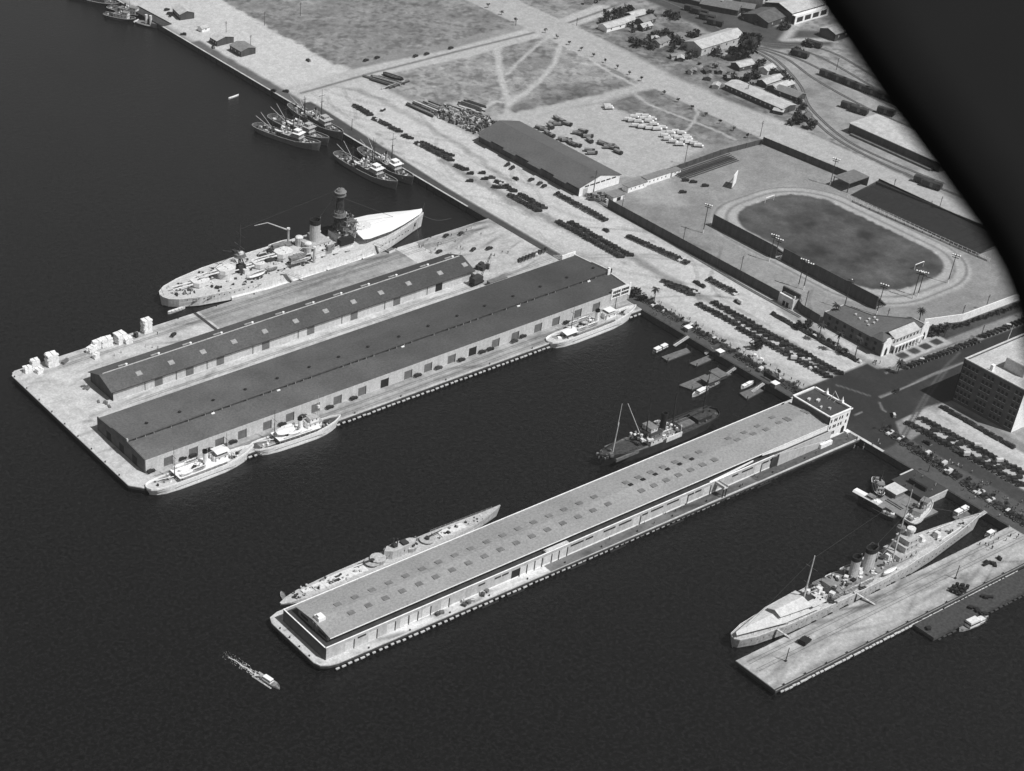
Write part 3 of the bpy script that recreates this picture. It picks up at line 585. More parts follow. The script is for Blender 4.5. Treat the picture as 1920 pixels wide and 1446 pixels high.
def house(root, x, y, z, lx, ly, h, mat='ship_white', roof='grey_deck', wins=True, name='deckhouse', rows=1, over=.25):
    mb = MB(mat).bx(x, y, z, lx, ly, h).m(roof).bx(x, y, z+h, lx+over*2, ly+over*2, .15)
    o = mb.build(name, root)
    if wins:
        n = max(2, int(lx/2.6)); m = max(2, int(ly/2.0)); w0 = None
        P_ = [(x-lx/2+lx*(i+.5)/n, y+sd*ly/2, 0) for i in range(n) for sd in (-1, 1)]+[(x+lx/2, y-ly/2+ly*(i+.5)/m, pi/2) for i in range(m)]
        for px_, py_, a_ in P_:
            if w0 is None: w0 = MB('glass_dark').bx(0, 0, 0, .66, .09, h*.28).build('window', o); k_ = w0
            else: k_ = dup(w0, parent=o)
            k_.location = (px_, py_, z+h*.5); k_.rotation_euler = (0, 0, a_)
    return o
def funnel(root, x, y, z, h, r, mat='ship_white', cap='black', ex=1.0, rake=0, caph=.18):
    n = 16; mb = MB(mat); mb.smooth = False
    f = lambda zz, rr: [(x-rake*(zz-z)+rr*ex*cos(2*pi*i/n), y+rr*sin(2*pi*i/n), zz) for i in range(n)]
    mb.rings([f(z, r), f(z+h*(1-caph), r)], (False, False)); o = mb.build('funnel', root)
    cb = MB(cap).rings([f(z+h*(1-caph), r), f(z+h*(1-caph), r*1.06), f(z+h, r*1.06), f(z+h, r*.86), f(z+h*.8, r*.86)], (False, True)); cb.build('funnel_cap', o)
    MB(mat).rod((x+r*ex*1.15-rake*0, y, z), (x+r*ex*1.1-rake*h, y, z+h*1.05), .14).build('steam_pipe', o)
    return o
def mast(root, x, y, z, h, r, mat='mast', yards=((.72, 5),), rake=0, gaff=None, top=None):
    mb = MB(mat).rod((x, y, z), (x-rake*h, y, z+h*.62), r, r*.75, 7).rod((x-rake*h*.6, y, z+h*.58), (x-rake*h, y, z+h), r*.55, r*.3, 6)
    o = mb.build('mast', root)
    for f, w in yards: MB(mat).rod((x-rake*h*f, y-w/2, z+h*f), (x-rake*h*f, y+w/2, z+h*f), r*.4, n=5).build('yard', o)
    rg = MB('mast')
    for sx, sy in ((-2.2,2.6),(-2.2,-2.6),(1.6,2.6),(1.6,-2.6)): rg.rod((x+sx, y+sy, z), (x-rake*h*.6, y, z+h*.6), .035, n=3)
    rg.build('rigging', o)
    if top: MB(top[0]).cyl(x-rake*h*.6, y, z+h*.6, z+h*.6+1.3, top[1], top[1], 10).build('lookout', o)
    return o
def boat_mesh(L, B, h, mat, deck, x=0, y=0, z=0, cover=False, rz=0):
    mb = MB(mat); R_ = []; c, s = cos(rz), sin(rz)
    for t, w in ((-.5,.05),(-.44,.55),(-.3,.88),(0,1),(.25,.88),(.4,.52),(.5,.04)):
        sh = h*(1+.35*(2*t)**2)
        P = [(t*L*.97, 0, 0), (t*L, w*B*.36, h*.25), (t*L*1.0, w*B/2, sh)]
        ring = [(t*L, -w*B/2, sh), (t*L, -w*B*.36, h*.25), (t*L*.97, 0, 0), (t*L, w*B*.36, h*.25), (t*L, w*B/2, sh)]
        R_.append([(x+p[0]*c-p[1]*s, y+p[0]*s+p[1]*c, z+p[2]) for p in ring])
    vs = [p for r in R_ for p in r]; n = len(R_)
    mb.add(vs, [(i*5+k, (i+1)*5+k, (i+1)*5+k+1, i*5+k+1) for i in range(n-1) for k in range(4)])
    mb.m(deck)
    top = .95 if cover else .55
    dv = []
    for r in R_:
        a, b = r[0], r[4]; zz = z+(a[2]-z)*top; dv += [(a[0]*.94+b[0]*.06, a[1]*.94+b[1]*.06, zz), ((a[0]+b[0])/2, (a[1]+b[1])/2, zz+(.35*h if cover else 0)), (b[0]*.94+a[0]*.06, b[1]*.94+a[1]*.06, zz)]
    mb.add(dv, [(i*3+k, i*3+k+1, (i+1)*3+k+1, (i+1)*3+k) for i in range(n-1) for k in range(2)])
    if not cover:
        mb.m('timber')
        for t in (-.25, -.05, .15, .3):
            q = (t*L, 0); mb.bx(x+q[0]*c, y+q[0]*s, z+h*.62, .3, B*.86, .07, rz)
    return mb
def lifeboat(root, x, y, z, L=7.5, B=2.2, cover=False, rz=0, mat='ship_white', davits=True):
    o = boat_mesh(L, B, 1.0, mat, 'canvas' if cover else 'mid_grey', x, y, z+.5, cover, rz).build('lifeboat', root)
    if davits:
        sd = 1 if y > 0 else -1
        for t in (-.36, .36): MB('mast').tube([(x+t*L, y-sd*B*.62, z), (x+t*L, y-sd*B*.62, z+2.3), (x+t*L, y-sd*B*.2, z+2.9), (x+t*L, y+sd*.1, z+2.7)], .07, 4).build('davit', o)
    return o
def vents(root, pts, mat='ship_white'):
    for x, y, z, h in pts:
        mb = MB(mat).cyl(x, y, z, z+h, .24, n=8); mb.rod((x, y, z+h), (x+.5, y, z+h+.25), .34, .5, 8); mb.build('ventilator', root)
def railing(root, pts, h=1.0, mat='mast_light', step=2.5):
    mb = MB(mat)
    mb.tube([(x, y, z+h) for x, y, z in pts], .04, 3).tube([(x, y, z+h*.5) for x, y, z in pts], .03, 3)
    for a, b in zip(pts[:-1], pts[1:]):
        n = max(1, int(hypot(b[0]-a[0], b[1]-a[1])/step))
        for i in range(n+1): t = i/n; mb.rod((a[0]+(b[0]-a[0])*t, a[1]+(b[1]-a[1])*t, a[2]+(b[2]-a[2])*t), (a[0]+(b[0]-a[0])*t, a[1]+(b[1]-a[1])*t, a[2]+(b[2]-a[2])*t+h), .04, n=3)
    return mb.build('railing', root)
def clutter(root, n, x0, x1, hw, z, seed, mats=('ship_white','mid_grey','dark_steel'), name='deck_fitting', smax=1.4):
    r = random.Random(seed)
    for i in range(n):
        x, y = x0+(x1-x0)*r.random(), (r.random()*2-1)*hw; m = mats[r.randrange(len(mats))]; mb = MB(m); k = r.random(); s = .4+r.random()*smax
        if k < .4: mb.bx(x, y, z, s, s*(.5+r.random()), .4+r.random()*.9, r.random()*3)
        elif k < .7: mb.cyl(x, y, z, z+.5+r.random()*.9, .25+s*.2, n=8)
        else: mb.bx(x, y, z, s*1.4, s*.5, .35, r.random()*3).cyl(x, y, z+.35, z+.8, .25, n=6)
        mb.build(name, root)
def crewman(root, pts):
    pass
def recolour(o, a, b_):
    for ch in o.children:
        if ch.type == 'MESH':
            for i, m_ in enumerate(ch.data.materials):
                if m_ == MATS[a]: ch.data.materials[i] = MATS[b_]
        recolour(ch, a, b_)
# -- white cutters moored along the cargo pier
def cutter(label, st, bow, B, kind):
    loc, rz, L = berth(st, bow); loc = (loc[0], loc[1]+B/2-.3, WZ)
    r = thing('cutter', label, 'ship', loc, rz, 'white cutters along the cargo pier')
    hull(r, scale_st(L, B, 5.4, 3.1, 3.7, 2.2, 1.6), 'ship_white', 'dark_deck' if kind == 2 else 'teak_deck', .9, 'ship_white')
    MB('dark_steel').bx(0, -B/2-.02, 1.9, L*.6, .06, .16).build('rubbing_strake', r)
    z = 3.1
    house(r, .02*L, 0, z, L*.44, B*.56, 2.5, roof='ship_white' if kind == 1 else 'grey_deck')
    sd = MB('ship_white' if kind != 3 else 'grey_deck').bx(.0*L, 0, z+2.55, L*.5, B*.94, .14)
    for i in range(9):
        for s in (-1, 1): sd.rod((-.24*L+i*.06*L, s*B*.45, z), (-.24*L+i*.06*L, s*B*.45, z+2.55), .08, n=4)
    sd.build('boat_deck', r)
    zb = z+2.69
    funnel(r, .055*L, 0, zb, 7.2 if kind == 1 else 6.4, 1.15, rake=.06)
    hx = .19*L if kind != 2 else .2*L
    house(r, hx, 0, zb, L*(.12 if kind != 2 else .17), B*.55, 2.4, name='bridge')
    if kind == 1:
        MB('canvas').extr([(-B*.32,zb+4.4),(0,zb+4.8),(B*.32,zb+4.4),(B*.32,zb+4.3),(0,zb+4.7),(-B*.32,zb+4.3)], hx-.055*L, hx+.075*L).build('awning', r)
    elif kind == 2:
        house(r, hx, 0, zb+2.5, L*.10, B*.42, 2.2, name='wheelhouse')
        mb = MB('canvas'); rs = []
        for t in (-1,-.8,-.4,0,.4,.8,1):
            w = sqrt(max(0,1-t*t*.85)); rs.append([(-.13*L+t*.105*L, -w*B*.36, zb+1.9), (-.13*L+t*.105*L, 0, zb+2.6), (-.13*L+t*.105*L, w*B*.36, zb+1.9), (-.13*L+t*.105*L, 0, zb+1.8)])
        mb.rings(rs); mb.build('awning', r)
        MB('ship_white').bx(-.02*L, -B*.42, zb+.3, L*.33, .5, .5).build('canvas_screen', r)
    else:
        MB('canvas').bx(hx+.01*L, 0, zb+3.6, L*.09, B*.5, .12).build('awning', r)
        MB('canvas').extr([(-B*.4,z+3.1),(0,z+3.6),(B*.2,z+3.3),(B*.2,z+3.2),(0,z+3.5),(-B*.4,z+3.0)], -.36*L, -.21*L).build('awning', r)
    mast(r, -.25*L, 0, z, 17.5, .24, 'mast' if kind != 3 else 'mast', ((.7, 4),), .02)
    mast(r, .27*L, 0, z+1, 17 if kind != 1 else 14, .24, 'mast_light' if kind == 2 else 'mast', ((.75, 4.5),), .02, top=('ship_white', .7) if kind == 2 else None)
    for s in (-1, 1):
        lifeboat(r, -.05*L, s*B*.37, zb, 7.6, 2.2, kind == 2)
        if kind != 2: lifeboat(r, -.17*L, s*B*.37, zb, 6.5, 2.0, kind == 1)
    MB('ship_white').rod((-.25*L, .4, z+1.4), (-.45*L, 1.6, z+2.3), .18, .12, 6).build('boom', r)
    vents(r, [(.12*L, 1.6, zb, 2.2), (.12*L, -1.6, zb, 2.2), (-.02*L, 1.3, zb, 2.0), (-.02*L, -1.3, zb, 2.0), (.33*L, 1, 3.9, 1.6), (-.3*L, 1, 3.2, 1.4)])
    clutter(r, 9, .27*L, .42*L, B*.22, 4.0, kind*7); clutter(r, 9, -.43*L, -.24*L, B*.3, 3.3, kind*17); clutter(r, 7, -.2*L, .02*L, B*.16, zb, kind*27, ('ship_white','grey_deck','dark_steel'))
    MB('dark_steel').cyl(.37*L, 0, 4.2, 5.2, .8, n=10).rod((.37*L, 0, 5.2), (.37*L+2.6, 0, 5.7), .16).build('deck_gun', r)
    railing(r, [(-.23*L, -B*.46, zb), (.24*L, -B*.46, zb)]); railing(r, [(-.23*L, B*.46, zb), (.24*L, B*.46, zb)])
    recolour(r, 'ship_white', 'cutter_white'); return r
cutter('white cutter at the pier corner with awning over its bridge', (290,936), (478,865), 9.6, 1)
cutter('white cutter with an oval white canopy amidships and dark decks', (485,860), (640,808), 9.0, 2)
cutter('white cutter near the quay below the signboard end of the dark shed', (1040,659), (1195,600), 9.6, 3)
# -- grey minesweepers
def sweeper(label, st, bow, B, awn, top):
    loc, rz, L = berth(st, bow)
    r = thing('minesweeper', label, 'ship', loc, rz, 'grey minesweepers moored at the quay')
    hull(r, scale_st(L, B, 5.6, 2.4, 3.0, 1.2, 1.4), 'navy_grey', 'dark_deck', .9, 'black', cap='ship_grey')
    z = 2.4
    house(r, .07*L, 0, z, L*.34, B*.55, 2.5, 'navy_grey', 'grey_deck'); house(r, .17*L, 0, z+2.6, L*.12, B*.5, 2.3, 'ship_grey', 'grey_deck', name='bridge')
    house(r, .17*L, 0, z+5.0, L*.07, B*.36, 1.9, 'ship_grey', 'canvas' if awn else 'grey_deck', name='wheelhouse')
    MB('canvas' if awn else 'grey_deck').bx(.19*L, 0, z+5.3, L*.12, B*.72, .12).build('awning', r)
    funnel(r, -.005*L, 0, z+2.6, 6.0, .8, 'ship_grey')
    mast(r, .1*L, 0, z+2.6, 20, .34, 'dark_steel', ((.8, 4.5),(.6,3))); mast(r, -.23*L, 0, z, 12, .34, 'dark_steel', ((.8,3),)); mast(r, .3*L, 0, 3.4, 9, .2, 'dark_steel', ())
    for a, b in ((-.46, 3.2), (-.44, -3)): MB('ship_grey').rod((-.23*L, b*.15, z+2), (a*L, b, z+8.5), .2, .13, 6).build('boom', r)
    for s in (-1, 1): lifeboat(r, -.07*L, s*B*.36, z+2.6, 6.8, 2.0, top)
    vents(r, [(.04*L, 1.5, z+2.6, 1.8), (.04*L, -1.5, z+2.6, 1.8), (-.1*L, .6, z+2.6, 1.8), (-.17*L, -1, z, 1.8), (-.14*L, 1.4, z, 1.8)], 'ship_grey')
    clutter(r, 34, -.44*L, -.1*L, B*.38, z+.2, int(st[0]), ('ship_white','mid_grey','dark_steel','ship_grey')); clutter(r, 18, .25*L, .43*L, B*.24, 3.2, int(st[1]), ('ship_white','mid_grey','ship_grey')); clutter(r, 18, -.12*L, .06*L, B*.28, z+2.7, int(st[1])+5, ('ship_white','canvas','dark_steel'))
    MB('dark_steel').cyl(-.2*L, 0, z, z+1.6, .9, n=9, ex=1.6).build('winch', r)
    MB('dark_steel').cyl(.34*L, 0, 3.4, 4.4, .6, n=9).rod((.34*L, 0, 4.4), (.34*L+2.5, 0, 4.9), .14).build('deck_gun', r)
    return r
sweeper('outermost grey minesweeper of the left group of three', (478,243), (598,284), 9.6, True, True)
sweeper('middle grey minesweeper of the left group of three', (507,226), (614,275), 9.6, False, True)
sweeper('innermost grey minesweeper of the left group of three at the quay', (545,205), (641,264), 9.6, False, False)
sweeper('outer grey minesweeper of the right group of two', (631,296), (742,357), 9.6, True, True)
sweeper('inner grey minesweeper of the right group of two', (676,288), (772,348), 9.6, True, False)
# -- battleship
loc, rz, L = berth((303.3,571.5), (792.7,428)); loc = (loc[0], 711.6, WZ); rz = -.022
b = thing('battleship', 'large pale battleship with cage mast and white awning over its bow', 'ship', loc, rz)
ST = [(-86,1.6,1.0,5.6,-.6),(-84.5,5,3.6,5.6,-.5),(-80,8.6,7.2,5.6,-.3),(-70,12.2,11.4,5.6,0),(-52,15.2,15,5.8,0),(-30,16.2,17,6,0),(0,16.4,17.4,6.2,0),(25,16.2,17.2,6.4,0),(42,15,15.4,6.8,0),(56,12.2,11.6,7.2,0),(68,8.6,7,7.7,.3),(78,4.6,3,8.2,.6),(84,1.7,.8,8.5,.9),(86,.3,.1,8.6,1.0)]
hull(b, ST, 'ship_white', 'teak_deck', .25, 'dark_steel')
for sd in (-1, 1):
    bl = MB('ship_white')
    for a, c in zip(ST[4:8], ST[5:9]): bl.add([(a[0],sd*a[2],-1),(c[0],sd*c[2],-1),(c[0],sd*(c[2]+.9),.2),(a[0],sd*(a[2]+.9),.2),(c[0],sd*(c[2]+.9),1.6),(a[0],sd*(a[2]+.9),1.6),(c[0],sd*(c[1]-.2),2.6),(a[0],sd*(a[1]-.2),2.6)], [(0,1,2,3),(3,2,4,5),(5,4,6,7)])
    bl.build('torpedo_bulge', b)
for x in (-72, -64, -34, -24, -14, -4, 8, 20, 30):
    for sd in (-1, 1):
        if abs(x+69) < 6 and sd > 0: continue
        hy = np.interp(x, [s[0] for s in ST], [s[1] for s in ST])
        MB('mid_grey').bx(x, sd*(hy-.12), 3.5, 2.6, .5, 1.5).m('ship_grey').rod((x, sd*hy, 4.3), (x-3.2 if x < -30 else x+3.2, sd*(hy+.5), 4.4), .14).build('casemate_gun', b)
def along(px, yc, z, ox):
    """station of a feature standing on the centre line y = yc, from where it shows in the survey picture"""
    lo, hi = 200., 800.
    for _ in range(50):
        X_ = (lo+hi)/2; w = (X_, -yc, CAMH-z); u = [sum(CM[r][j]*w[j] for j in range(3)) for r in range(3)]
        if FPX*u[0]/u[2]+PPX < px: lo = X_
        else: hi = X_
    return X_-ox
def bx_(px, py, z): return along(px, 711.6, z+3, loc[0])
def turret(x, z, ang, covered=False, gl=13):
    ba = MB('ship_white').cyl(x, 0, 5.6, z, 4.3, n=18).build('barbette', b)
    c, s = cos(ang), sin(ang); tr = lambda u, v: (x+u*c-v*s, u*s+v*c)
    top = [(4.6,-2.2),(4.6,2.2),(2.6,4.3),(-3.4,4.3),(-5.2,2.4),(-5.2,-2.4),(-3.4,-4.3),(2.6,-4.3)]
    t = MB('ship_white').prism([tr(u, v) for u, v in top], z, z+2.3).prism([tr(u*.3-1.5, v*.24) for u, v in top], z+2.31, z+2.75)
    for v in (-2.6, 2.6): p = tr(-.5, v); t.bx(p[0], p[1], z+2.31, .9, .7, .55, ang)
    t = t.build('gun_turret', ba)
    for v in (-1.35, 1.35):
        p, q = tr(4.4, v), tr(4.4+gl, v)
        MB('canvas' if 0 else 'ship_white').rod((p[0],p[1],z+1.2), (q[0],q[1],z+1.7), .48, .27, 9).m('dark_steel').rod((q[0],q[1],z+1.7), (q[0]+.05*c,q[1]+.05*s,z+1.7), .2, n=6).build('gun_barrel', t)
fx = bx_(590,461,9); cx_ = along(637,711.6,30,loc[0])+4.2
t6, t5, t4, t3 = bx_(376,526,5), bx_(424,515,7), bx_(489,497,5), bx_(531,487,5)
turret(t6, 6.4, pi); turret(t5, 9.0, pi); turret(t4, 6.7, pi); turret(t3, 8.6, pi); turret(cx_+12, 10.0, 0, gl=12); turret(cx_+25, 8.6, 0, gl=9)
mx = bx_(449,503,3)
tm = MB('dark_steel').rod((mx,0,6),(mx+.5,0,19),.5,.4,7).rod((mx+4,3,6),(mx+.5,0,17),.35,.3,6).rod((mx+4,-3,6),(mx+.5,0,17),.35,.3,6).rod((mx+.5,0,19),(mx+1,0,34),.4,.2,5).build('mainmast', b)
MB('dark_steel').rod((mx+1,-4.5,28),(mx+1,4.5,28),.14).build('yard', tm); MB('mast').rod((mx+.5,-5,21.5),(mx+.5,5,21.5),.14).build('yard', tm)
MB('navy_grey').cyl(mx+.5,0,15.5,16,3.6,n=10).cyl(mx+.5,0,16,17.2,3.2,n=10).m('ship_white').bx(mx+.5,-1.5,17.2,2.6,1.6,1.2).m('dark_steel').bx(mx-1.6,1.6,17.2,1.8,3,1.6).rod((mx-1.5,2,17.6),(mx-7,5,18.5),.2).build('searchlight_platform', tm)
MB('dark_steel').bx(mx+1.5,0,6,4.4,3.4,4.2).m('ship_white').bx(mx+3,-1,6,3,6,2.3).build('mast_house', b)
# superstructure between the turrets and the forward tower
MB('ship_white').bx(14,0,6.2,36,18,2.5).m('teak_deck').bx(14,0,8.7,36.4,18.4,.12).build('shelter_deck', b)
house(b, fx, 0, 8.8, 14, 11, 3, 'ship_white', 'grey_deck')
funnel(b, fx, 0, 11.8, 12.2, 2.9, 'ship_grey', 'black', 1.05, 0, .2)
for s in (-1,1):
    MB('ship_grey').cyl(fx-7.5, s*4.4, 8.8, 13.5, 2.2, 2.2, 10).m('ship_white').dome(fx-7.5, s*4.4, 13.5, 2.3, 1.0).build('director_tower', b)
house(b, cx_-2, 0, 8.8, 12, 10, 4, 'ship_grey', 'dark_deck'); house(b, cx_, 0, 12.9, 8, 7, 3.4, 'navy_grey', 'dark_deck', name='bridge')
clutter(b, 40, cx_-6, cx_+5, 6, 12.8, 401, ('dark_steel','black','ship_white','mid_grey'), smax=2); clutter(b, 24, cx_-2, cx_+4, 4.4, 16.4, 402, ('dark_steel','ship_white','mid_grey'), smax=1.6); clutter(b, 16, cx_-1, cx_+3, 3.6, 21.4, 403, ('dark_steel','ship_white','black'), smax=1.2)
for s in (-1, 1): MB('black').bx(cx_-5, s*8, 8.8, 9, 3.5, 3.4).m('dark_steel').rod((cx_-9, s*7, 9), (cx_-16, s*12, 13), .35, .2, 6).build('boat_crane', b)
house(b, cx_+1, 0, 16.4, 6, 8, 2.4, 'mid_grey', 'navy_grey', name='bridge'); house(b, cx_+1, 0, 19.1, 4.5, 6, 2.2, 'navy_grey', 'mid_grey', name='bridge')
cg = MB('dark_steel'); n = 14; zt, zb_ = 34.0, 9.0; tw = pi*.62
for i in range(n):
    for sg in (1, -1):
        a0 = 2*pi*i/n; prev = None
        for k in range(9):
            t = k/8; rr = 4.0+(1.75-4.0)*t**.75; a = a0+sg*tw*t; p = (cx_-4.2+rr*cos(a), rr*sin(a), zb_+(zt-zb_)*t)
            if prev: cg.rod(prev, p, .12, n=3)
            prev = p
for t in (.12,.25,.38,.5,.62,.74,.86): 
    rr = 4.0-2.25*t**.75; z = zb_+(zt-zb_)*t; P_ = [(cx_-4.2+rr*cos(2*pi*i/14), rr*sin(2*pi*i/14), z) for i in range(15)]; cg.tube(P_, .14, 3)
cage = cg.build('cage_mast', b)
MB('navy_grey').cyl(cx_-4.2,0,22,22.4,3.9,n=12).cyl(cx_-4.2,0,22.4,24.2,3.3,n=12).m('dark_steel').cyl(cx_-4.2,0,12,21,.5,.4,8).build('fire_control_level', cage)
MB('navy_grey').cyl(cx_-4.2,0,34,34.4,3.3,n=14).cyl(cx_-4.2,0,34.4,36,2.6,n=14).m('mid_grey').cyl(cx_-4.2,0,36,36.3,3.4,n=14).cyl(cx_-4.2,0,36.3,37.6,2.6,2.2,14).m('navy_grey').cyl(cx_-4.2,0,37.6,38.2,1.6,.8,12).build('fighting_top', cage)
MB('dark_steel').rod((cx_-4.2,0,38),(cx_-4.2,0,46),.16,.07).rod((cx_-4.2,-4,42),(cx_-4.2,4,42),.07).build('topmast', cage)
for s in (-1,1): MB('navy_grey').rod((cx_+1,s*4.8,19),(cx_+3,s*7.5,19.4),.5).bx(cx_+2.4,s*6.8,14,.4,.4,7).bx(cx_+2.4,s*5.6,12,3,2.6,.4).build('searchlight_wing', b)
ph_ = None
for i in range(52):
    x = -76+i*2.9; hy = np.interp(x, [q_[0] for q_ in ST], [q_[1]*.8+q_[2]*.2 for q_ in ST])
    if -56 < x < 46: hy = np.interp(x, [q_[0] for q_ in ST], [q_[1] for q_ in ST])-.05
    for sd in (-1, 1):
        if ph_ is None: ph_ = MB('dark_steel').bx(0, 0, 0, .5, .3, .45).build('porthole', b); o_ = ph_
        else: o_ = dup(ph_, parent=b)
        o_.location = (x, sd*hy, 4.2 if i % 2 else 4.6)
for x, w, h, m in ((-20,3,1.6,'dark_steel'),(-8,9,1.9,'mid_grey'),(6,5,2.2,'dark_steel'),(16,9.5,2.4,'mid_grey'),(27,6,3,'dark_steel')):
    for sd in (-1, 1): MB(m).bx(x, sd*w, 8.8, 4.2, 2.2, h).build('deckhouse', b)
for i in range(12):
    x = t6+8+i*7.2
    for sd in (-1, 1): MB('dark_steel').cyl(x, sd*(9.5+(i*5) % 4), 5.9, 6.7, .55, n=8).rod((x, sd*(9.5+(i*5) % 4), 6.7), (x+2.2*(-1 if i < 5 else 1), sd*(10.5+(i*5) % 4), 7.1), .14, n=5).build('secondary_gun', b)
for a, e in (((cx_-4.2,0,38),(mx+.8,0,31)),((cx_-4.2,3,34),(fx,0,22)),((mx+.5,0,19),(-70,0,6.5)),((cx_-4.2,0,33),(70,0,9))): MB('dark_steel').rod(a, e, .11, n=3).build('rigging', b)
# boats, cranes and bow awning
for i, (dx, y, ll) in enumerate(((-15,-9.5,14),(-16,-12,13),(-14,-7,11),(-15,-4.6,9),(-15,9,14),(-16,11.5,13),(-13,6.6,10))):
    lifeboat(b, fx+dx-1, y, 8.0, ll, 2.7, False, .06*(i % 3-1), 'ship_white' if i % 2 else 'mid_grey', False)
clutter(b, 30, fx-26, fx-6, 12, 7.2, 77, ('dark_steel','ship_white','dark_steel','mid_grey'), smax=2)
lifeboat(b, t4-6, -8, 6, 9, 2.6, False, .1, 'ship_white', False); lifeboat(b, t4-9, -10.5, 6, 11, 2.8, True, .05, 'mid_grey', False); lifeboat(b, t4+2, -8.8, 6, 7, 2.3, False, 0, 'mid_grey', False)
for s in (1, -1):
    MB('ship_grey').cyl(fx-9, s*13, 6.2, 15, .8, .6, 9).rod((fx-9,s*13,14.5),(fx-20,s*17.5,20),.45,.25,6).rod((fx-20,s*17.5,20),(fx-27,s*20,19),.25,.15,5).m('ship_white').cyl(fx-9,s*13,15,15.8,1.0,n=9).build('boat_crane', b)
aw = MB('canvas'); P0 = []
for x, w in ((cx_+4.5,11.8),(cx_+8,13.0),(56,11.7),(66,8.9),(76,5.4),(82,3.0),(85.6,.7)):
    zz = 11.3-(x-40)*.004; P0.append([(x,-w,zz-.9),(x,-w*.5,zz+.1),(x,0,zz+.45),(x,w*.5,zz+.1),(x,w,zz-.9),(x,w*.98,zz-1.0),(x,0,zz+.3),(x,-w*.98,zz-1.0)])
aw.rings(P0); 
for x, w in ((cx_+6,12.3),(52,12.5),(58,11.3),(64,9.6),(70,7.6),(76,5.4),(81,3.4)):
    for s in (-1,1): aw.m('mast').rod((x,s*w,7.2),(x,s*w,10.4),.07,n=4)
aw.build('awning', b)
for s in (-1,1): MB('dark_steel').cyl(78, s*4.2, 4.6, 6.6, .9, n=10, ex=.5).build('anchor', b)
clutter(b, 30, -80, t6-6, 7, 5.7, 5, ('ship_grey','teak_deck','dark_steel','mid_grey'), smax=1.4); clutter(b, 100, t6+4, t3+8, 13.8, 5.9, 6, ('ship_white','mid_grey','dark_steel','ship_grey','dark_steel'), smax=1.5); clutter(b, 34, fx-14, cx_, 9, 8.9, 8, ('ship_white','mid_grey','dark_steel','dark_steel'), smax=2.2); clutter(b, 10, t3+2, fx-6, 12.5, 6.2, 9, ('ship_white','dark_steel'))
for i in range(15):
    for s in (-1,1):
        x = -74+i*7.6; hy = np.interp(x, [q_[0] for q_ in ST], [q_[1] for q_ in ST]); MB('mast').rod((x,s*(hy-.3),5.7),(x,s*(hy-.3),7.2),.06,n=3).build('stanchion', b)
MB('mast').rod((-85,0,5.6),(-87,0,12),.1).build('flagstaff', b); MB('mast').rod((86,0,8.6),(87.4,0,14.5),.1).build('jackstaff', b)
for a, c in (((86,-.8,7.6),(103,-6,3.6)),((80,-3,7),(70,-21,3.6))):
    pts = [(a[0]+(c[0]-a[0])*t/6, a[1]+(c[1]-a[1])*t/6, a[2]+(c[2]-a[2])*t/6-2.2*sin(pi*t/6)) for t in range(7)]; MB('mast').tube(pts, .1, 4).build('mooring_line', b)
for px, lab in ((640,0),): pass
def gangway(name, label, a, c, w=1.2, steps=True):
    """a, c world points"""
    d = (c[0]-a[0], c[1]-a[1]); l = hypot(*d); n = (-d[1]/l*w/2, d[0]/l*w/2); mb = MB('timber_pale')
    q = [(a[0]+n[0],a[1]+n[1],a[2]),(c[0]+n[0],c[1]+n[1],c[2]),(c[0]-n[0],c[1]-n[1],c[2]),(a[0]-n[0],a[1]-n[1],a[2])]
    mb.add(q+[(x,y,z-.25) for x,y,z in q], [(0,3,2,1),(4,5,6,7),(0,1,5,4),(1,2,6,5),(2,3,7,6),(3,0,4,7)])
    for s in (1,-1): mb.m('timber').rod((a[0]+s*n[0],a[1]+s*n[1],a[2]+1),(c[0]+s*n[0],c[1]+s*n[1],c[2]+1),.06,n=4); [mb.rod((a[0]+s*n[0]+d[0]*t,a[1]+s*n[1]+d[1]*t,a[2]+(c[2]-a[2])*t),(a[0]+s*n[0]+d[0]*t,a[1]+s*n[1]+d[1]*t,a[2]+(c[2]-a[2])*t+1),.05,n=3) for t in (0,.25,.5,.75,1)]
    return solo(mb, name, label, 'gangway')
X1, Y1 = G(722,470,.1); gangway('gangway', 'brow leading down from the battleship bow awning to the pier', (X1-5,696.5,3.6), (X1+1,Y1-1,.5), 1.4)
solo(MB('timber').bx(0,0,0,5,3,.9).m('ship_white').bx(0,-1.6,0,4.6,.15,1.2), 'landing_platform', 'small platform at the foot of the battleship brow', 'platform', (X1+2,Y1-2,.02), .1)
X1, Y1 = G(560,528,.1); gangway('gangway', 'steep brow from the battleship side amidships to the pier', (X1-6,696,5), (X1+3,Y1,.4), 1.6)
# -- small pulling boat under the battleship stern
def small_boat(label, p, ang, L, B, mat, deck, cat='boat', group=None, cabin=None, cover=False, name='rowing_boat', z=WZ):
    x, y = G(*p, z); r = thing(name, label, cat, (x, y, z-.2), ang, group)
    boat_mesh(L, B, .95 if L < 10 else 1.3, mat, deck, 0, 0, 0, cover).build('hull', r)
    h = .95 if L < 10 else 1.3
    for k, (t, l, w, hh_, m) in enumerate(cabin or ()):
        c = MB(m).bx(t*L, 0, h*.8, l*L, w*B, hh_, 0, .94, .86).build('cabin', r)
        MB('glass_dark').bx(t*L, 0, h*.8+hh_*.45, l*L*1.0, w*B*1.0, hh_*.22, 0, .98, .97).build('window', c)
    return r
sb = small_boat('white pulling boat with thwarts beneath the battleship stern', (331,584), 0.02, 11, 2.6, 'ship_white', 'ship_grey')
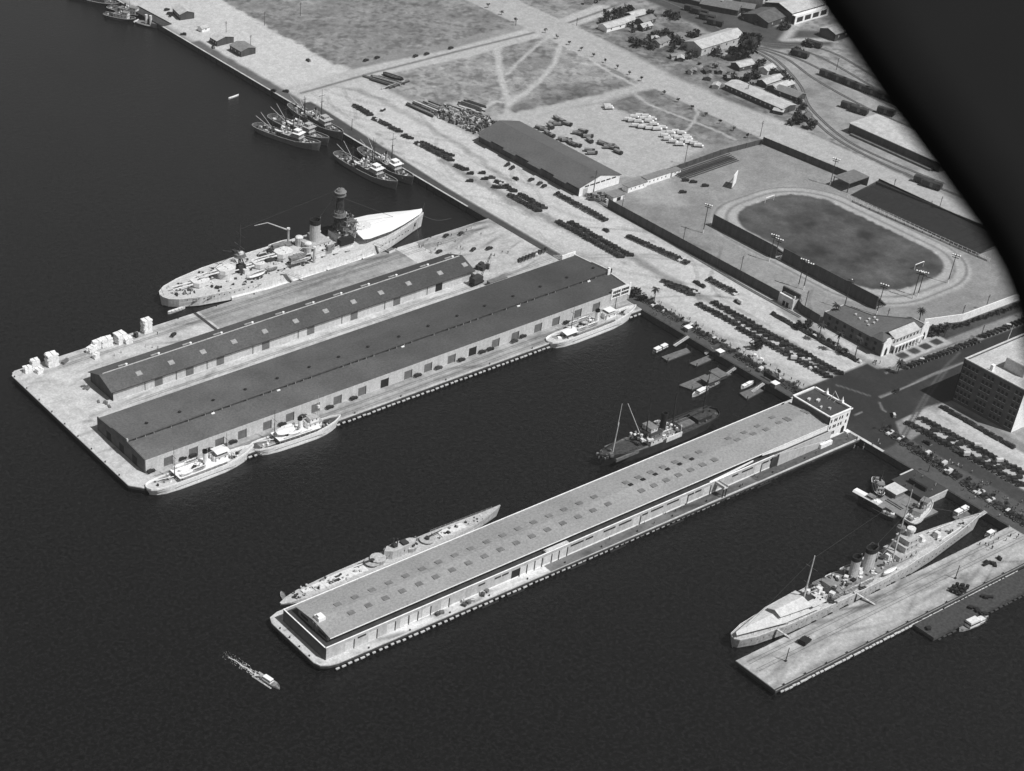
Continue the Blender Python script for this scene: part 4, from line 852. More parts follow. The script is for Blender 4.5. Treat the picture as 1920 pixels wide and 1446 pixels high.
# -- submarine behind the pale roofed shed
loc, rz, L = berth((527,1136), (931,968)); loc = (loc[0], 465.2, WZ)
s = thing('submarine', 'long light grey submarine with round gun platforms behind the pale roofed shed', 'submarine', loc, 0)
hull(s, [(-59,.6,.3,1.2,0),(-55,2.2,2,1.4,0),(-48,3.4,3.8,1.7,0),(-30,4.2,5.2,2.2,0),(0,4.6,5.4,2.4,0),(22,4.4,5.2,2.6,0),(38,3.6,4.2,3.0,0),(48,2.5,2.6,3.7,.4),(55,1.3,1.0,4.8,1.0),(58.5,.3,.1,5.8,1.6)], 'ship_grey', 'ship_grey', .02, 'dark_steel')
ct = MB('ship_grey'); 
f = lambda z, k: [(x*k+4, y*k, z) for x, y in ((9,0),(6.5,2),(0,2.7),(-6,2.4),(-9,0),(-6,-2.4),(0,-2.7),(6.5,-2))]
ct.rings([f(2.3,1),f(5.6,.97),f(6.5,.97)]); ct.m('ship_grey').cyl(9,0,2.4,4.6,3.4,3.8,14).cyl(-8,0,2.4,4.4,3.2,3.6,14).m('dark_steel').bx(6,0,6.5,3,3,.9).bx(1,.4,6.5,2,2.2,1.3).cyl(0,0,6.5,11.5,.35,n=7).cyl(2.2,0,6.5,10.5,.3,n=7); ct.build('conning_tower', s)
for x, a in ((-11, pi), (19, 0)):
    p = MB('ship_grey').cyl(x, 0, 2.3, 3.3, 2.4, 3.4, n=18).m('grey_deck').cyl(x, 0, 3.3, 3.5, 3.5, n=18).build('gun_platform', s)
    MB('dark_steel').cyl(x, 0, 3.5, 4.6, 1.0, n=10).rod((x, 0, 4.6), (x+cos(a)*8, 0, 5.3), .32, .2, 7).build('deck_gun', p)
for a_ in ((-26,0,2.1,22,5.4,.3),(-38,0,1.9,8,4,.35),(-45,.6,1.8,5,2.2,.5),(33,0,2.8,14,4,.3)): MB('ship_white').bx(*a_).build('deck_casing', s)
clutter(s, 34, -52, -14, 2.8, 2.3, 31, ('ship_grey','dark_steel','teak_deck'), smax=1); clutter(s, 26, 22, 50, 2.0, 2.9, 32, ('dark_steel','ship_white','mid_grey'), smax=1); clutter(s, 20, -9, 15, 2.6, 4.4, 33, ('dark_steel','mid_grey'))
MB('dark_steel').bx(-32,-1.2,2.45,6,1.6,.06).bx(-29,.8,2.45,2.4,1.2,.06).build('hatch', s)
railing(s, [(56,.8,4.9),(40,3.2,3.1),(24,4.2,2.7)], 1.0)
x, y = G(531,1120,WZ); solo(boat_mesh(6.5,2.2,.9,'ship_grey','mid_grey'), 'rowing_boat', 'grey skiff lying at the tail of the submarine', 'boat', (x,y,WZ-.15), 1.2)
# -- cruiser with awnings
loc, rz, L = berth((1363,1213), (1835,985)); loc = (loc[0], 341.6, WZ)
c = thing('cruiser', 'light grey two funnelled cruiser with tent awnings over its stern', 'ship', loc, 0)
CS = [(-76,.5,.3,5.0,-1),(-75,2.6,1.6,5.0,-.6),(-68,4.8,4,5.0,0),(-50,6.6,6.3,5.0,0),(-20,7.4,7.4,5.2,0),(5,7.4,7.4,5.4,0),(20,7,6.9,6.0,0),(24,6.9,6.6,6.9,0),(38,6.0,5.2,7.1,0),(53,4.0,2.8,7.4,.4),(65,1.9,1.0,7.8,.9),(72,.3,.08,8.2,1.6)]
hull(c, CS, 'ship_grey', 'ship_grey', .6, 'black', cap='ship_white')
for x in range(-70, 66, 4):
    hy = np.interp(x, [q_[0] for q_ in CS], [q_[1] for q_ in CS]); MB('dark_steel').cyl(x, 0, 0, 0, .1) if 0 else None
ph = None
for i in range(46):
    x = -70+i*2.9; hy = np.interp(x, [q_[0] for q_ in CS], [q_[1]*.72+q_[2]*.28 for q_ in CS])
    for sd in (-1, 1):
        if ph is None: ph = MB('dark_steel').bx(0, 0, 0, .36, .14, .36).build('porthole', c); o_ = ph
        else: o_ = dup(ph, parent=c)
        o_.location = (x, sd*(hy+.03), 3.4)
def aft_x(px, py, z): return along(px, 341.6, z, loc[0])
# awnings (tents with a ridge)
def tent(x0, x1, w0, w1, zr, ze, gap=0):
    mb = MB('canvas_grey')
    for sd in (1, -1):
        a = [(x0, 0, zr), (x1, 0, zr), (x1, sd*w1, ze), (x0, sd*w0, ze)]
        if sd < 0: a = a[::-1]
        mb.add(a+[(p[0], p[1], p[2]-.12) for p in a], [(0,1,2,3),(7,6,5,4),(0,4,5,1),(1,5,6,2),(2,6,7,3),(3,7,4,0)])
    for k in range(4):
        t = k/3
        for sd in (1,-1): mb.m('mast').rod((x0+(x1-x0)*t, sd*(w0+(w1-w0)*t)*.98, 5), (x0+(x1-x0)*t, sd*(w0+(w1-w0)*t)*.98, ze), .07, n=4)
    mb.build('awning', c)
tent(-76, -52, .8, 6.2, 8.2, 6.9); tent(-54.5, -38, 3.6, 5.6, 10.2, 8.8); tent(-52, -34, 6.0, 7.0, 7.9, 7.0)
MB('canvas_grey').bx(-34.5,-3.5,8.8,8,6,.12).build('awning', c)
bx0 = aft_x(1693,1030,10)
MB('ship_grey').bx(-46,0,5,10,5,2.8).bx(-31,0,5.1,14,7,3.2).build('after_deckhouse', c)
for x, z, a in ((-41,5.2,pi),(-29,8.4,pi),(-4,8.4,0),(14,8.4,0),(bx0+13,9.6,0),(bx0+24,7.3,0)):
    g = MB('ship_white').cyl(x,0,z,z+.6,1.8,n=12).bx(x-.4*cos(a),0,z+.5,2.2,2.6,2.0,0,.8,.8).build('gun_mount', c)
    MB('ship_grey').rod((x,0,z+1.6),(x+cos(a)*6.8,0,z+2.4),.24,.14,7).build('gun_barrel', g)
MB('ship_grey').bx(2,0,5.4,46,9.6,2.9).m('mid_grey').bx(2,0,8.3,46.6,10,.12).build('deckhouse', c)
bx0 = aft_x(1693,1030,10)
f1, f2 = aft_x(1604,1078,10), aft_x(1631,1066,10)
funnel(c, f1, 0, 8.4, 10.2, 1.75, 'ship_grey', 'black', 1.3, .04); funnel(c, f2, 0, 8.4, 11.4, 2.1, 'ship_grey', 'black', 1.4, .04)
MB('mast').tube([(f2+2*cos(t*.6-1.9)*1.2, 2*sin(t*.6-1.9), 19.8+(.9 if t % 2 else 0)) for t in range(7)], .1, 4).build('funnel_cage', c)
house(c, bx0, 0, 6.9, 12, 9, 4, 'ship_grey', 'grey_deck'); house(c, bx0+1.5, 0, 11.1, 8, 7.4, 2.8, 'ship_grey', 'grey_deck', name='bridge'); house(c, bx0+2, 0, 14, 6, 7, 2.4, 'ship_grey', 'grey_deck', name='bridge')
MB('ship_grey').cyl(bx0+3,0,16.5,19,1.5,n=10).m('ship_white').cyl(bx0+3,0,19,20.2,1.9,n=10).build('control_tower', c)
mm = MB('ship_grey').rod((bx0-4,0,8),(bx0-4.8,0,24),.42,.34,7).rod((bx0-8.5,3,8),(bx0-4.8,0,20),.28,n=6).rod((bx0-8.5,-3,8),(bx0-4.8,0,20),.28,n=6).m('mast_light').rod((bx0-4.8,0,24),(bx0-5.3,0,43),.36,.2,6).build('foremast', c)
MB('mast').rod((bx0-4.8,-4.5,28),(bx0-4.8,4.5,28),.12).rod((bx0-5,-3.2,34),(bx0-5,3.2,34),.1).build('yard', mm); MB('navy_grey').cyl(bx0-4.8,0,22,24,1.9,n=10).build('spotting_top', mm)
am_ = MB('mast_light').rod((aft_x(1508,1128,6),0,5),(aft_x(1508,1128,6)-.6,0,31),.4,.2,7).build('mainmast', c)
ax = aft_x(1508,1128,6); MB('mast').rod((ax-.5,-3,25),(ax-.5,3,25),.1).rod((ax-.3,-2,17),(ax-.3,2,17),.09).build('yard', am_); MB('dark_steel').bx(ax+1.5,0,5.2,5,5,4.2).m('ship_grey').bx(ax+4,0,8,4,6,.4).m('ship_white').cyl(ax+3,1,9.5,11.2,.9,n=10).build('searchlight_house', am_)
for x, y in ((-14,5.6),(-14,-5.6),(-5,5.8),(-5,-5.8),(9,5.8),(9,-5.8),(-22,5.4),(-22,-5.4)): lifeboat(c, x, y, 6.2, 8, 2.3, x == 9, 0, 'ship_white' if x > -20 else 'mid_grey')
clutter(c, 60, -36, 28, 6.4, 5.6, 51, ('dark_steel','ship_grey','mid_grey','dark_steel'), smax=2.2); clutter(c, 80, -34, 24, 4.6, 8.5, 52, ('ship_white','ship_white','dark_steel','black','mid_grey','dark_steel','ship_grey'), smax=2); clutter(c, 30, 28, 64, 2.4, 7.3, 53, ('dark_steel','ship_grey','mid_grey'), smax=1.2)
vents(c, [(x, y, 8.4, 1.9) for x in (-17,-9,1,11,19) for y in (3.2,-3.2)])
MB('ship_grey').bx(bx0+13,0,6.9,9,6,2.6).build('gun_deckhouse', c)
MB('ship_white').rod((44,-3.4,8.3),(58,-2.2,8.6),.3,.2,6).rod((44,3.4,8.3),(58,2.2,8.6),.3,.2,6).build('boom', c)
railing(c, [(71,.5,8.2),(53,3.8,7.4),(38,5.8,7.1),(24,6.7,6.9)]); railing(c, [(71,-.5,8.2),(53,-3.8,7.4),(38,-5.8,7.1),(24,-6.7,6.9)])
MB('mast').rod((72,0,8),(73,0,13),.08).build('jackstaff', c)
for p, q_, lab in (((1612,1117),(1641,1134),'long thin brow from the cruiser amidships onto the naval pier'),((1464,1185),(1481,1196),'short brow from the cruiser quarter onto the naval pier')):
    a, e = G(*p, 2.2), G(*q_, .2); gangway('gangway', lab, (a[0],335.5,2.4), (e[0],e[1],.3), 1.1)
for a, e in (((bx0-5.3,0,42),(ax-.5,0,30)),((bx0-5.2,0,36),(70,0,9)),((ax-.5,0,30),(-72,0,7)),((bx0-5,0,30),(f2,0,19))): MB('mast').rod(a, e, .045, n=3).build('rigging', c)
# -- dark steam schooner beside the pale roofed shed
loc, rz, L = berth((1412,792), (1130,868)); loc = (548.5, 470.4, WZ); rz = pi; L = 72
k = thing('steam_schooner', 'dark cargo steamer with tall pale masts between pier shed and landing floats', 'ship', loc, rz)
hull(k, scale_st(L, 13, 6.0, 3.6, 4.6, 1.6, 2), 'hull_black', 'old_deck', 1.0, 'black', cap='dark_steel')
house(k, 2, 0, 3.6, 15, 10, 3, 'ship_white', 'mid_grey'); house(k, 6, 0, 6.7, 7, 9, 2.7, 'navy_grey', 'dark_steel', name='bridge'); house(k, 6.5, 0, 9.4, 4, 6, 2.3, 'ship_white', 'mid_grey', name='wheelhouse')
house(k, -27, 0, 3.9, 9, 7, 2.4, 'hull_black', 'old_deck', False); 
funnel(k, -2, 0, 6.7, 9, 1.5, 'black', 'black')
MB('ship_white').box(-9, 1, 6.0, 6.6, 3.7, 6.2).build('bulwark_screen', k)
for x, y0, w in ((22,0,9),(-14,0,9)): MB('timber_dark').bx(x,y0,3.7,11,6.5,1.1).m('timber_dark').bx(x,y0,4.8,11,.3,.1).build('cargo_hatch', k)
for a_ in ((22,5.6,3.6,20,.8,1.6),(18,-5.4,3.6,22,.8,1.4),(-17,0,4.8,8,6,.5)): MB('timber').bx(*a_).build('deck_cargo', k)
for x, h, m, lean in ((29,27,'mast_light',.03),(8,27,'hull_black',-.06),(-9,34,'hull_black',-.05),(-29,34,'hull_black',-.05)): mast(k, x, 0, 4, h, .34, m, (), lean)
MB('mast_light').rod((12,1,7),(21,-3,27),.24,.16,6).build('derrick_boom', k)
MB('dark_steel').rod((-10,0,7),(-33,.5,9),.2,n=6).rod((-10,0,9),(-28,2,12),.14,n=5).build('derrick_boom', k)
for x, y in ((-1,4.4),(-1,-4.4)): lifeboat(k, x, y, 6.8, 6.5, 2.1, False, 0, 'ship_white')
clutter(k, 50, -9, 14, 5.2, 6.8, 91, ('ship_white','dark_steel','mid_grey','canvas'), smax=1.8); clutter(k, 14, 28, 38, 3, 5, 92, ('dark_steel','timber','mid_grey')); clutter(k, 12, -38, -16, 5, 4.2, 93, ('dark_steel','timber','mid_grey'))
vents(k, [(9,2.6,6.7,2.2),(9,-2.6,6.7,2.2),(-5,2.2,6.7,2),(-5,-2.2,6.7,2)])
MB('ship_white').tube([(-8,6.4,6.2),(-8,6.4,9.2),(-8.4,5.6,9.8)], .2, 5).tube([(0,6.4,6.2),(0,6.4,8.6),(-.4,5.6,9.2)], .2, 5).build('davit', k)
# -- tugs and barges
def tug(label, p, ang, L, B, hm, housem, topm, group=None, two=False, funnel_=True, name='tug'):
    x, y = G(*p, WZ); r = thing(name, label, 'tug', (x, y, WZ), ang, group)
    hull(r, scale_st(L, B, 2.6, 1.5, 1.8, .6, .6, .7), hm, 'dark_deck' if hm != 'ship_white' else 'teak_deck', .5, 'black', cap='dark_steel' if name == 'launch' else 'ship_white')
    house(r, .05*L, 0, 1.5, L*.46, B*.58, 2.3, housem, topm); house(r, .2*L, 0, 3.9, L*.18, B*.5, 2.1, housem, topm, name='wheelhouse')
    if funnel_: funnel(r, -.04*L, 0, 3.9, 3.4, .6, 'dark_steel')
    mast(r, .08*L, 0, 3.9, 8, .14, 'mast', ())
    clutter(r, 7, -.42*L, -.2*L, B*.3, 1.7, int(x)); clutter(r, 4, .32*L, .42*L, B*.15, 2, int(y)); vents(r, [(.0*L, B*.2, 3.9, 1.2), (.0*L, -B*.2, 3.9, 1.2)])
    return r
tug('tug with two white cabin fronts outermost at the far quay', (225,36), -1.1, 26, 7, 'dark_steel', 'ship_white', 'mid_grey', 'tugs at the far quay')
tug('larger tug with white wheelhouse close against the far quay', (238,26), -1.2, 34, 8, 'dark_steel', 'ship_white', 'mid_grey', 'tugs at the far quay')
bg = small_boat('grey workboat with two upright white tanks near the far quay', (279,48), -1.15, 24, 7.5, 'mid_grey', 'mid_grey', 'boat', name='workboat')
for x in (1.2, -2.6): MB('ship_white').cyl(x, .8, 1.2, 7.2, 1.0, n=12).build('tank', bg)
MB('navy_grey').bx(6,0,1.2,5,4.4,2.2).m('ship_white').bx(-11,0,1.0,.8,6,.8).build('cabin', bg)
f0 = G(150,-3,WZ); tug('dark barge cut by the top edge of the picture', (175,2), -1.15, 46, 11, 'dark_steel', 'mid_grey', 'navy_grey', None, False, False, 'barge')
solo(MB('timber_dark').bx(0,0,0,44,8,.5).m('black').bx(0,-3,.5,40,.4,.4), 'quay_shadow_slab', 'dark slab standing in for a shadow along the far quay above the two tank workboat', 'platform', (G(277,32)[0]+2, G(277,32)[1], .02), pi/2+.04)  # dark slab added where the quay is only shadowed
bx_l, bx_r = G(1640,935,WZ), G(1712,962,WZ)
ba = thing('barge', 'flat grey deck barge between the tugs and the landing mole', 'barge', (604.5, 371.5, WZ), 0)
MB('timber_dark').bx(0,0,-1,17,26,2.0).m('mid_grey').bx(0,0,1.0,16.8,25.8,.1).build('hull', ba)
MB('navy_grey').bx(3,7.5,1.1,6,6,2.6).m('concrete_pale').bx(3,7.5,3.7,7.5,7.5,.3).build('cabin', ba)
MB('timber').bx(-3,1.5,1.1,.4,9,.4).bx(-4.4,1.5,1.1,.4,9,.4).bx(1,-6,1.1,3,7,.9).build('gangway', ba)
tug('white railed tug with an oval upper deck right of the deck barge', (1722,966), .28, 21, 6.8, 'ship_white', 'ship_white', 'mid_grey', 'tugs around the deck barge')
tug('small tug with rounded pale wheelhouse at the far corner of the deck barge', (1645,920), -2.3, 15, 5, 'dark_steel', 'ship_white', 'mid_grey', 'tugs around the deck barge')
LB = atan2(G(1620,944,WZ)[1]-G(1668,970,WZ)[1], G(1620,944,WZ)[0]-G(1668,970,WZ)[0])
lb = tug('dark launch under a long rounded white canopy outside the deck barge', (1642,958), LB, 19, 4.6, 'dark_steel', 'dark_steel', 'mid_grey', 'tugs around the deck barge', False, False, 'launch')
MB('canvas').extr([(-2,4.6),(-1.2,5.3),(1.2,5.3),(2,4.6),(2,4.4),(-2,4.4)], -1, 12.5).build('canopy', lb)
wb = thing('work_barge', 'low dark work barge with pale planks between the two minesweeper groups', 'barge', (*G(664,256,WZ), WZ), radians(112))
MB('hull_black').bx(0,0,-1,24,8,2.4).m('old_deck').bx(0,0,1.41,23.6,7.6,.08).build('hull', wb)
MB('ship_white').bx(5,2.4,1.5,6,1.1,.5,.3).bx(-4,-2.6,1.5,7,.9,.4,-.2).bx(0,1,1.5,4,2.4,.4,.5).build('plank', wb)
MB('dark_steel').cyl(2,0,1.5,11,.25,.15,7).build('mast', wb); clutter(wb, 22, -10, 10, 3.2, 1.5, 611, ('ship_white','mid_grey','dark_steel','ship_grey'))
# -- floats and launches off the promenade
def float_(label, pts, gw=None):
    P_ = [G(*p, WZ+.7) for p in pts]; cx = sum(p[0] for p in P_)/len(P_); cy = sum(p[1] for p in P_)/len(P_)
    r = thing('landing_float', label, 'float', (cx, cy, WZ), 0, 'landing floats off the promenade')
    q_ = [(p[0]-cx, p[1]-cy) for p in P_]
    MB('timber_dark').prism(q_, -.6, .55).m('timber').prism(poly_inset(q_, .12), .56, .72).build('deck', r)
    for p in q_: MB('timber_dark').cyl(p[0], p[1], -2, 2.6, .22, n=6).build('mooring_pile', r)
    if gw:
        a, e = G(*gw[0], 0), G(*gw[1], WZ+.8)
        gangway('gangway', 'sloping gangway from the promenade to the '+label, (a[0], a[1], .1), (e[0], e[1], WZ+1.0), 1.8)
    return r
float_('landing float with the two canopied launch', ((1240,669),(1287,652),(1296,660),(1252,677)), ((1291,631),(1264,649)))
float_('bare landing float second from the shed', ((1292,681),(1330,665),(1341,671),(1306,687)), ((1336,653),(1322,664)))
float_('large landing float carrying two small cabins', ((1272,722),(1345,692),(1372,702),(1297,731)), ((1379,690),(1362,702)))
float_('low landing float nearest the white head house', ((1386,737),(1418,724),(1432,732),(1401,749)), ((1432,719),(1410,735)))
x, y = G(1330,718,WZ+.8); ch = thing('float_cabin', 'flat roofed cabin on the large landing float', 'cabin', (x, y, WZ+.75), 0); MB('timber_dark').bx(0,0,0,7,5,2.4).build('wall', ch); MB('timber').bx(0,0,2.4,8,6,.25).build('roof', ch)
x, y = G(1346,706,WZ+.8); ch = thing('float_cabin', 'second lower cabin on the large landing float beside the gangway', 'cabin', (x, y, WZ+.75), 0); MB('timber_dark').bx(0,0,0,5,7,2.0).build('wall', ch); MB('timber').bx(0,0,2.0,6,8,.25).build('roof', ch)
cab2 = ((.18,.36,.8,1.5,'canvas'),(-.24,.34,.78,1.4,'canvas'))
LG = 'motor launches in the basin'
small_boat('launch with two white canopies at the first landing float', (1237,657), pi+.1, 12, 3.2, 'dark_steel', 'mid_grey', 'launch', LG, cab2, name='launch')
small_boat('launch with pale cabin and white bow beside the large landing float', (1313,737), pi+.12, 13, 3.4, 'ship_white', 'mid_grey', 'launch', LG, ((-.02,.42,.74,1.3,'canvas'),), name='launch')
small_boat('small launch moored close along the large landing float', (1339,722), .1, 9, 2.6, 'ship_white', 'mid_grey', 'launch', LG, ((.05,.3,.7,1.0,'ship_grey'),), name='launch')
small_boat('white covered launch above the float nearest the head house', (1401,724), .1, 10, 2.6, 'ship_white', 'canvas', 'launch', LG, ((.1,.34,.8,.9,'canvas'),(-.25,.3,.8,.9,'canvas')), name='launch')
small_boat('launch with two bright canopies beside the short gangway', (1800,962), pi+.05, 11, 3.2, 'dark_steel', 'mid_grey', 'launch', LG, cab2, name='launch')
small_boat('launch with a single white canopy by the naval pier root', (1857,1002), pi+.05, 9, 2.9, 'dark_steel', 'mid_grey', 'launch', LG, ((.05,.42,.8,1.3,'canvas'),), name='launch')
small_boat('white motor cruiser with large square cabin beside the low dock', (1825,1172), -.05, 17, 4.6, 'ship_white', 'mid_grey', 'launch', LG, ((-.08,.34,.78,2.6,'ship_white'),(.2,.2,.6,1.5,'ship_white')), name='launch')
LW = atan2(G(516,1287,WZ)[1]-G(478,1262,WZ)[1], G(516,1287,WZ)[0]-G(478,1262,WZ)[0])
small_boat('launch under way leaving a white wake', (506,1281), LW, 11, 3.2, 'ship_white', 'mid_grey', 'launch', LG, ((-.1,.4,.75,1.5,'canvas'),), name='launch')
small_boat('white rowing boat alone on the open water', (438,183), .15, 9, 1.8, 'ship_white', 'ship_white', 'boat', cover=True)
gangway('gangway', 'short pale gangway from the promenade beside the bright canopied launch', (627.5,345.2,.1), (616,345.8,WZ+1), 1.9)
float_('float beneath the short pale gangway', ((1785,969),(1812,957),(1822,966),(1795,978)))
# wake
wx, wy = G(500,1278,WZ); wk = MB('water')
MATS['foam'] = M('foam', .6, var=.35, sc=2)
rw = random.Random(3); fm = MB('foam')
for i in range(420):
    t = rw.random()**1.5; d_ = 1+t*24; sp = ((rw.random()+rw.random()-1)*.8 if rw.random() < .8 else rw.choice((-1,1))*(.7+.2*rw.random()))*(1.3+d_*.07); a = pi+LW
    x, y = d_*cos(a)-sp*sin(a), d_*sin(a)+sp*cos(a); s_ = (.1+.26*rw.random())*(1-t*.75)
    fm.add([(x+s_*(cos(q_)*2.2*cos(LW)-sin(q_)*.5*sin(LW))*(.6+.6*rw.random()), y+s_*(cos(q_)*2.2*sin(LW)+sin(q_)*.5*cos(LW))*(.6+.6*rw.random()), .02+rw.random()*.1) for q_ in (0,1.05,2.1,3.14,4.2,5.2)], [(0,1,2,3,4,5)])
core = [(-1-i*.9, (.95-.03*i)*(.7+.5*rw.random())) for i in range(24)]
for (xa, wa), (xb, wb_) in zip(core[:-1], core[1:]): fm.add([(x*cos(LW)-y*sin(LW)+.25*sin(x), x*sin(LW)+y*cos(LW), .015) for x, y in ((xa,-wa*.55),(xb,-wb_*.55),(xb,wb_*.55),(xa,wa*.55))], [(0,3,2,1)])
for sd in (-1,1):
    for i in range(26): x = 4-i*.4; fm.bx(x*cos(LW)-sd*1.8*sin(LW), x*sin(LW)+sd*1.8*cos(LW), .0, .7, .4+.3*rw.random(), .15, rw.random())
o = fm.build('foam', None, (wx, wy, WZ+.02)); o['kind'] = 'stuff'; o['label'] = 'white foam in the wake of the moving launch'; o['category'] = 'foam'
# ---------------------------------------------------------------- buildings ashore
wh = thing('warehouse', 'long dark gabled warehouse with pale gable end by the harbour road', 'warehouse', (689.6, 684.3, 0))
WW, WL, WE = 31.5, 92, 5.6
MB('wood_dark').box(0, .3, 0, WL, 0, WE).box(WW-.3, WW, 0, WL, 0, WE).m('roof_pale').extr([(0,0),(1,0)], 0, 0) if 0 else None
MB('wood_dark').box(0, .3, .01, WL, 0, WE).box(WW-.3, WW, .01, WL, 0, WE).m('stucco_white').extry([(0,0),(WW,0),(WW,WE),(WW/2,9.4),(0,WE)], -.05, .3).m('wood_dark').extry([(0,0),(WW,0),(WW,WE),(WW/2,9.4),(0,WE)], WL-.3, WL).build('wall', wh)
rr = MB('roof_metal').extry([(-1.1,WE-.45),(WW/2,9.5),(WW+1,WE-.35),(WW+1,WE),(WW/2,9.85),(-1.1,WE-.1)], -.5, WL+.6)
for i in range(4):
    y0 = 10+i*23; rr.extry([(-2.4,WE-.95),(-1.1,WE-.46),(-1.1,WE-.12),(-2.4,WE-.6)], y0, y0+11)
rr.build('roof', wh)
for i in range(18): MB('black').box(-.07, .02, 3+i*5, 6.6+i*5, 3.9, 4.9).build('window', wh)
for y in (9, 33, 57, 78): MB('shade_dark').box(-.1, .02, y, y+4, 0, 3.9).build('door', wh)
for i in range(6): MB('glass_dark').box(4+i*4.2, 7.3+i*4.2, -.12, -.04, 4.6, 5.4).build('window', wh)
MB('stucco_mid').box(3, 6.5, -.14, -.05, 0, 4).build('door', wh)
# white club house range
cb = thing('clubhouse', 'low white clubhouse range with row of small windows beside the warehouse gable', 'building', (*G(1177,362), 0), 0)
X2, Y2 = G(1219,345); X1, Y1 = G(1177,362)
for x0, x1, y0, h in ((0, 15, 0, 3.2), (16, 35, 1.2, 3.6), (37, 44, 1.8, 2.8)):
    w = MB('stucco_white').box(x0, x1, y0, y0+5, 0, h).build('wall', cb)
    MB('mid_grey').box(x0-.3, x1+.3, y0-.3, y0+5.4, h+.003, h+.25).build('roof', cb)
    n = int((x1-x0)/3.2)
    for i in range(n): MB('glass_dark').box(x0+2+i*3.2, x0+2.7+i*3.2, y0-.06, y0+.02, 1.5, 2.3).build('window', w)
ct2 = thing('ticket_shed', 'small white flat roofed shed by the corner of the tall dark fence', 'shed', (*G(1140,375), 0), 0)
MB('stucco_white').box(0, 9, -4, 3, 0, 3).build('wall', ct2); MB('mid_grey').box(-.4, 9.4, -4.4, 3.4, 3.003, 3.25).build('roof', ct2); MB('black').box(3, 6, -4.06, -3.98, 0, 2.2).build('door', ct2)
# ball park fences, stands, gate
def fence(label, pts, h, mat, th=.25, name='fence', posts=True, cat='fence', group=None):
    r = thing(name, label, cat, (pts[0][0], pts[0][1], 0), 0, group)
    mb = MB(mat)
    for (ax, ay), (bx2, by2) in zip(pts[:-1], pts[1:]):
        l = hypot(bx2-ax, by2-ay); a = atan2(by2-ay, bx2-ax); mb.bx((ax+bx2)/2-pts[0][0], (ay+by2)/2-pts[0][1], 0, l+.1, th, h, a)
    mb.build('panel', r)
    if posts:
        pm = None
        for (ax, ay), (bx2, by2) in zip(pts[:-1], pts[1:]):
            l = hypot(bx2-ax, by2-ay); n = max(1, int(l/6))
            for i in range(n):
                t = i/n
                if pm is None: pm = MB('timber_dark').bx(0, 0, 0, .3, th+.25, h+.1).build('post', r); o_ = pm
                else: o_ = dup(pm, parent=r)
                o_.location = (ax+(bx2-ax)*t-pts[0][0], ay+(by2-ay)*t-pts[0][1], 0)
    return r
fence('tall dark board fence between the harbour road and the ball park', [(694,664),(693.6,657),(693.6,532)], 5.4, 'wood_dark')
fence('dark board fence curving from the arched gate to the tiled civic building', [(696.5,522),(693.5,516),(692.8,503)], 5, 'wood_dark')
fence('low dark fence across the far end of the ball park', [(740,677.5),(800,680),(833.5,677)], 3.2, 'wood_dark')
fence('dark fence of the ball park along the wide highway', [(833.5,677),(839,610)], 4.4, 'wood_dark')
fence('tall dark boarding behind the far stand along the highway', [(842,596),(849,515)], 4.4, 'wood_dark')
wf = fence('bright white plastered wall along the broad street beyond the civic building', [(736,471.5),(757,464.2),(806,462.4),(900,460)], 4.2, 'stucco_white', .5, 'garden_wall', False, 'wall')
fence('white rail fence around the outside of the running track', [(817,591),(822,500)], 1.1, 'concrete', .12)
gt = thing('gatehouse', 'pale arched entrance gate with two dark openings in the tall fence', 'gate', (693.5, 521, 0))
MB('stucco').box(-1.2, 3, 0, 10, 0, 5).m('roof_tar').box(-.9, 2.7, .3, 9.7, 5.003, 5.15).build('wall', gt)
for y in (2.6, 5.0): m_ = MB('black').box(-1.26, -1.18, y, y+1.7, 0, 2.6); m_.build('arch', gt)
m_ = MB('stucco_white').box(-1.2, -.4, .2, 9.8, 5.2, 5.8).cyl(-.5, .2, 0, 7.5, .35, n=8).build('pillar', gt)
solo(MB('wood_dark').box(0,1,-6,6,0,5.2).m('timber_dark').rod((1,-5,0),(4,-5,0),.1).rod((1,-5,4.5),(4,-5,0),.12).rod((1,5,4.5),(4,5,0),.12), 'billboard_back', 'dark backed billboard standing inside the curved fence near the arched gate', 'billboard', (700,529.5,0), 0)
solo(MB('stucco_white').box(-4,4,-.2,.2,.8,8.6).m('timber_dark').rod((-3,0,0),(-3,0,8),.18).rod((3,0,0),(3,0,8),.18).rod((-3,.2,6),(-3,4,0),.12).rod((3,.2,6),(3,4,0),.12), 'scoreboard', 'white scoreboard standing alone in the open ball park', 'scoreboard', (*G(1375,350),0), .5)
def stand(label, x0, y0, y1, depth, h, face, mat='wood_dark', n=9, back=True, name='grandstand'):
    r = thing(name, label, 'grandstand', (x0, y0, 0)); st_ = MB(mat); Ln = y1-y0
    for i in range(n):
        a = depth*i/n; z = h*(i+1)/n; xa = face*(depth-a); xb = face*(depth-a-depth/n)
        st_.box(min(xa,xb), max(xa,xb), 0, Ln, z-h/n*.5, z)
    st_.build('seating', r)
    b_ = MB(mat)
    if back: b_.box(-.3*face-.15, -.3*face+.15, 0, Ln, 0, h+1.0)
    for y in range(0, int(Ln), 6): b_.box(min(0,face*depth), max(0,face*depth), y, y+.25, 0, .3).box(-.2, .2, y, y+.25, 0, h)
    b_.build('frame', r); 
    return r
stand('long dark open stand on the harbour side of the running track', 727.5, 566, 614, 8.5, 6.2, 1); stand('second length of the dark harbour side stand toward the civic building', 729.5, 497, 563, 8, 6.4, 1)
stand('very wide dark stand with pale aisles on the highway side of the oval', 846, 508, 598, 23, 3.4, -1, 'stand_dark', 26)
ai = 0
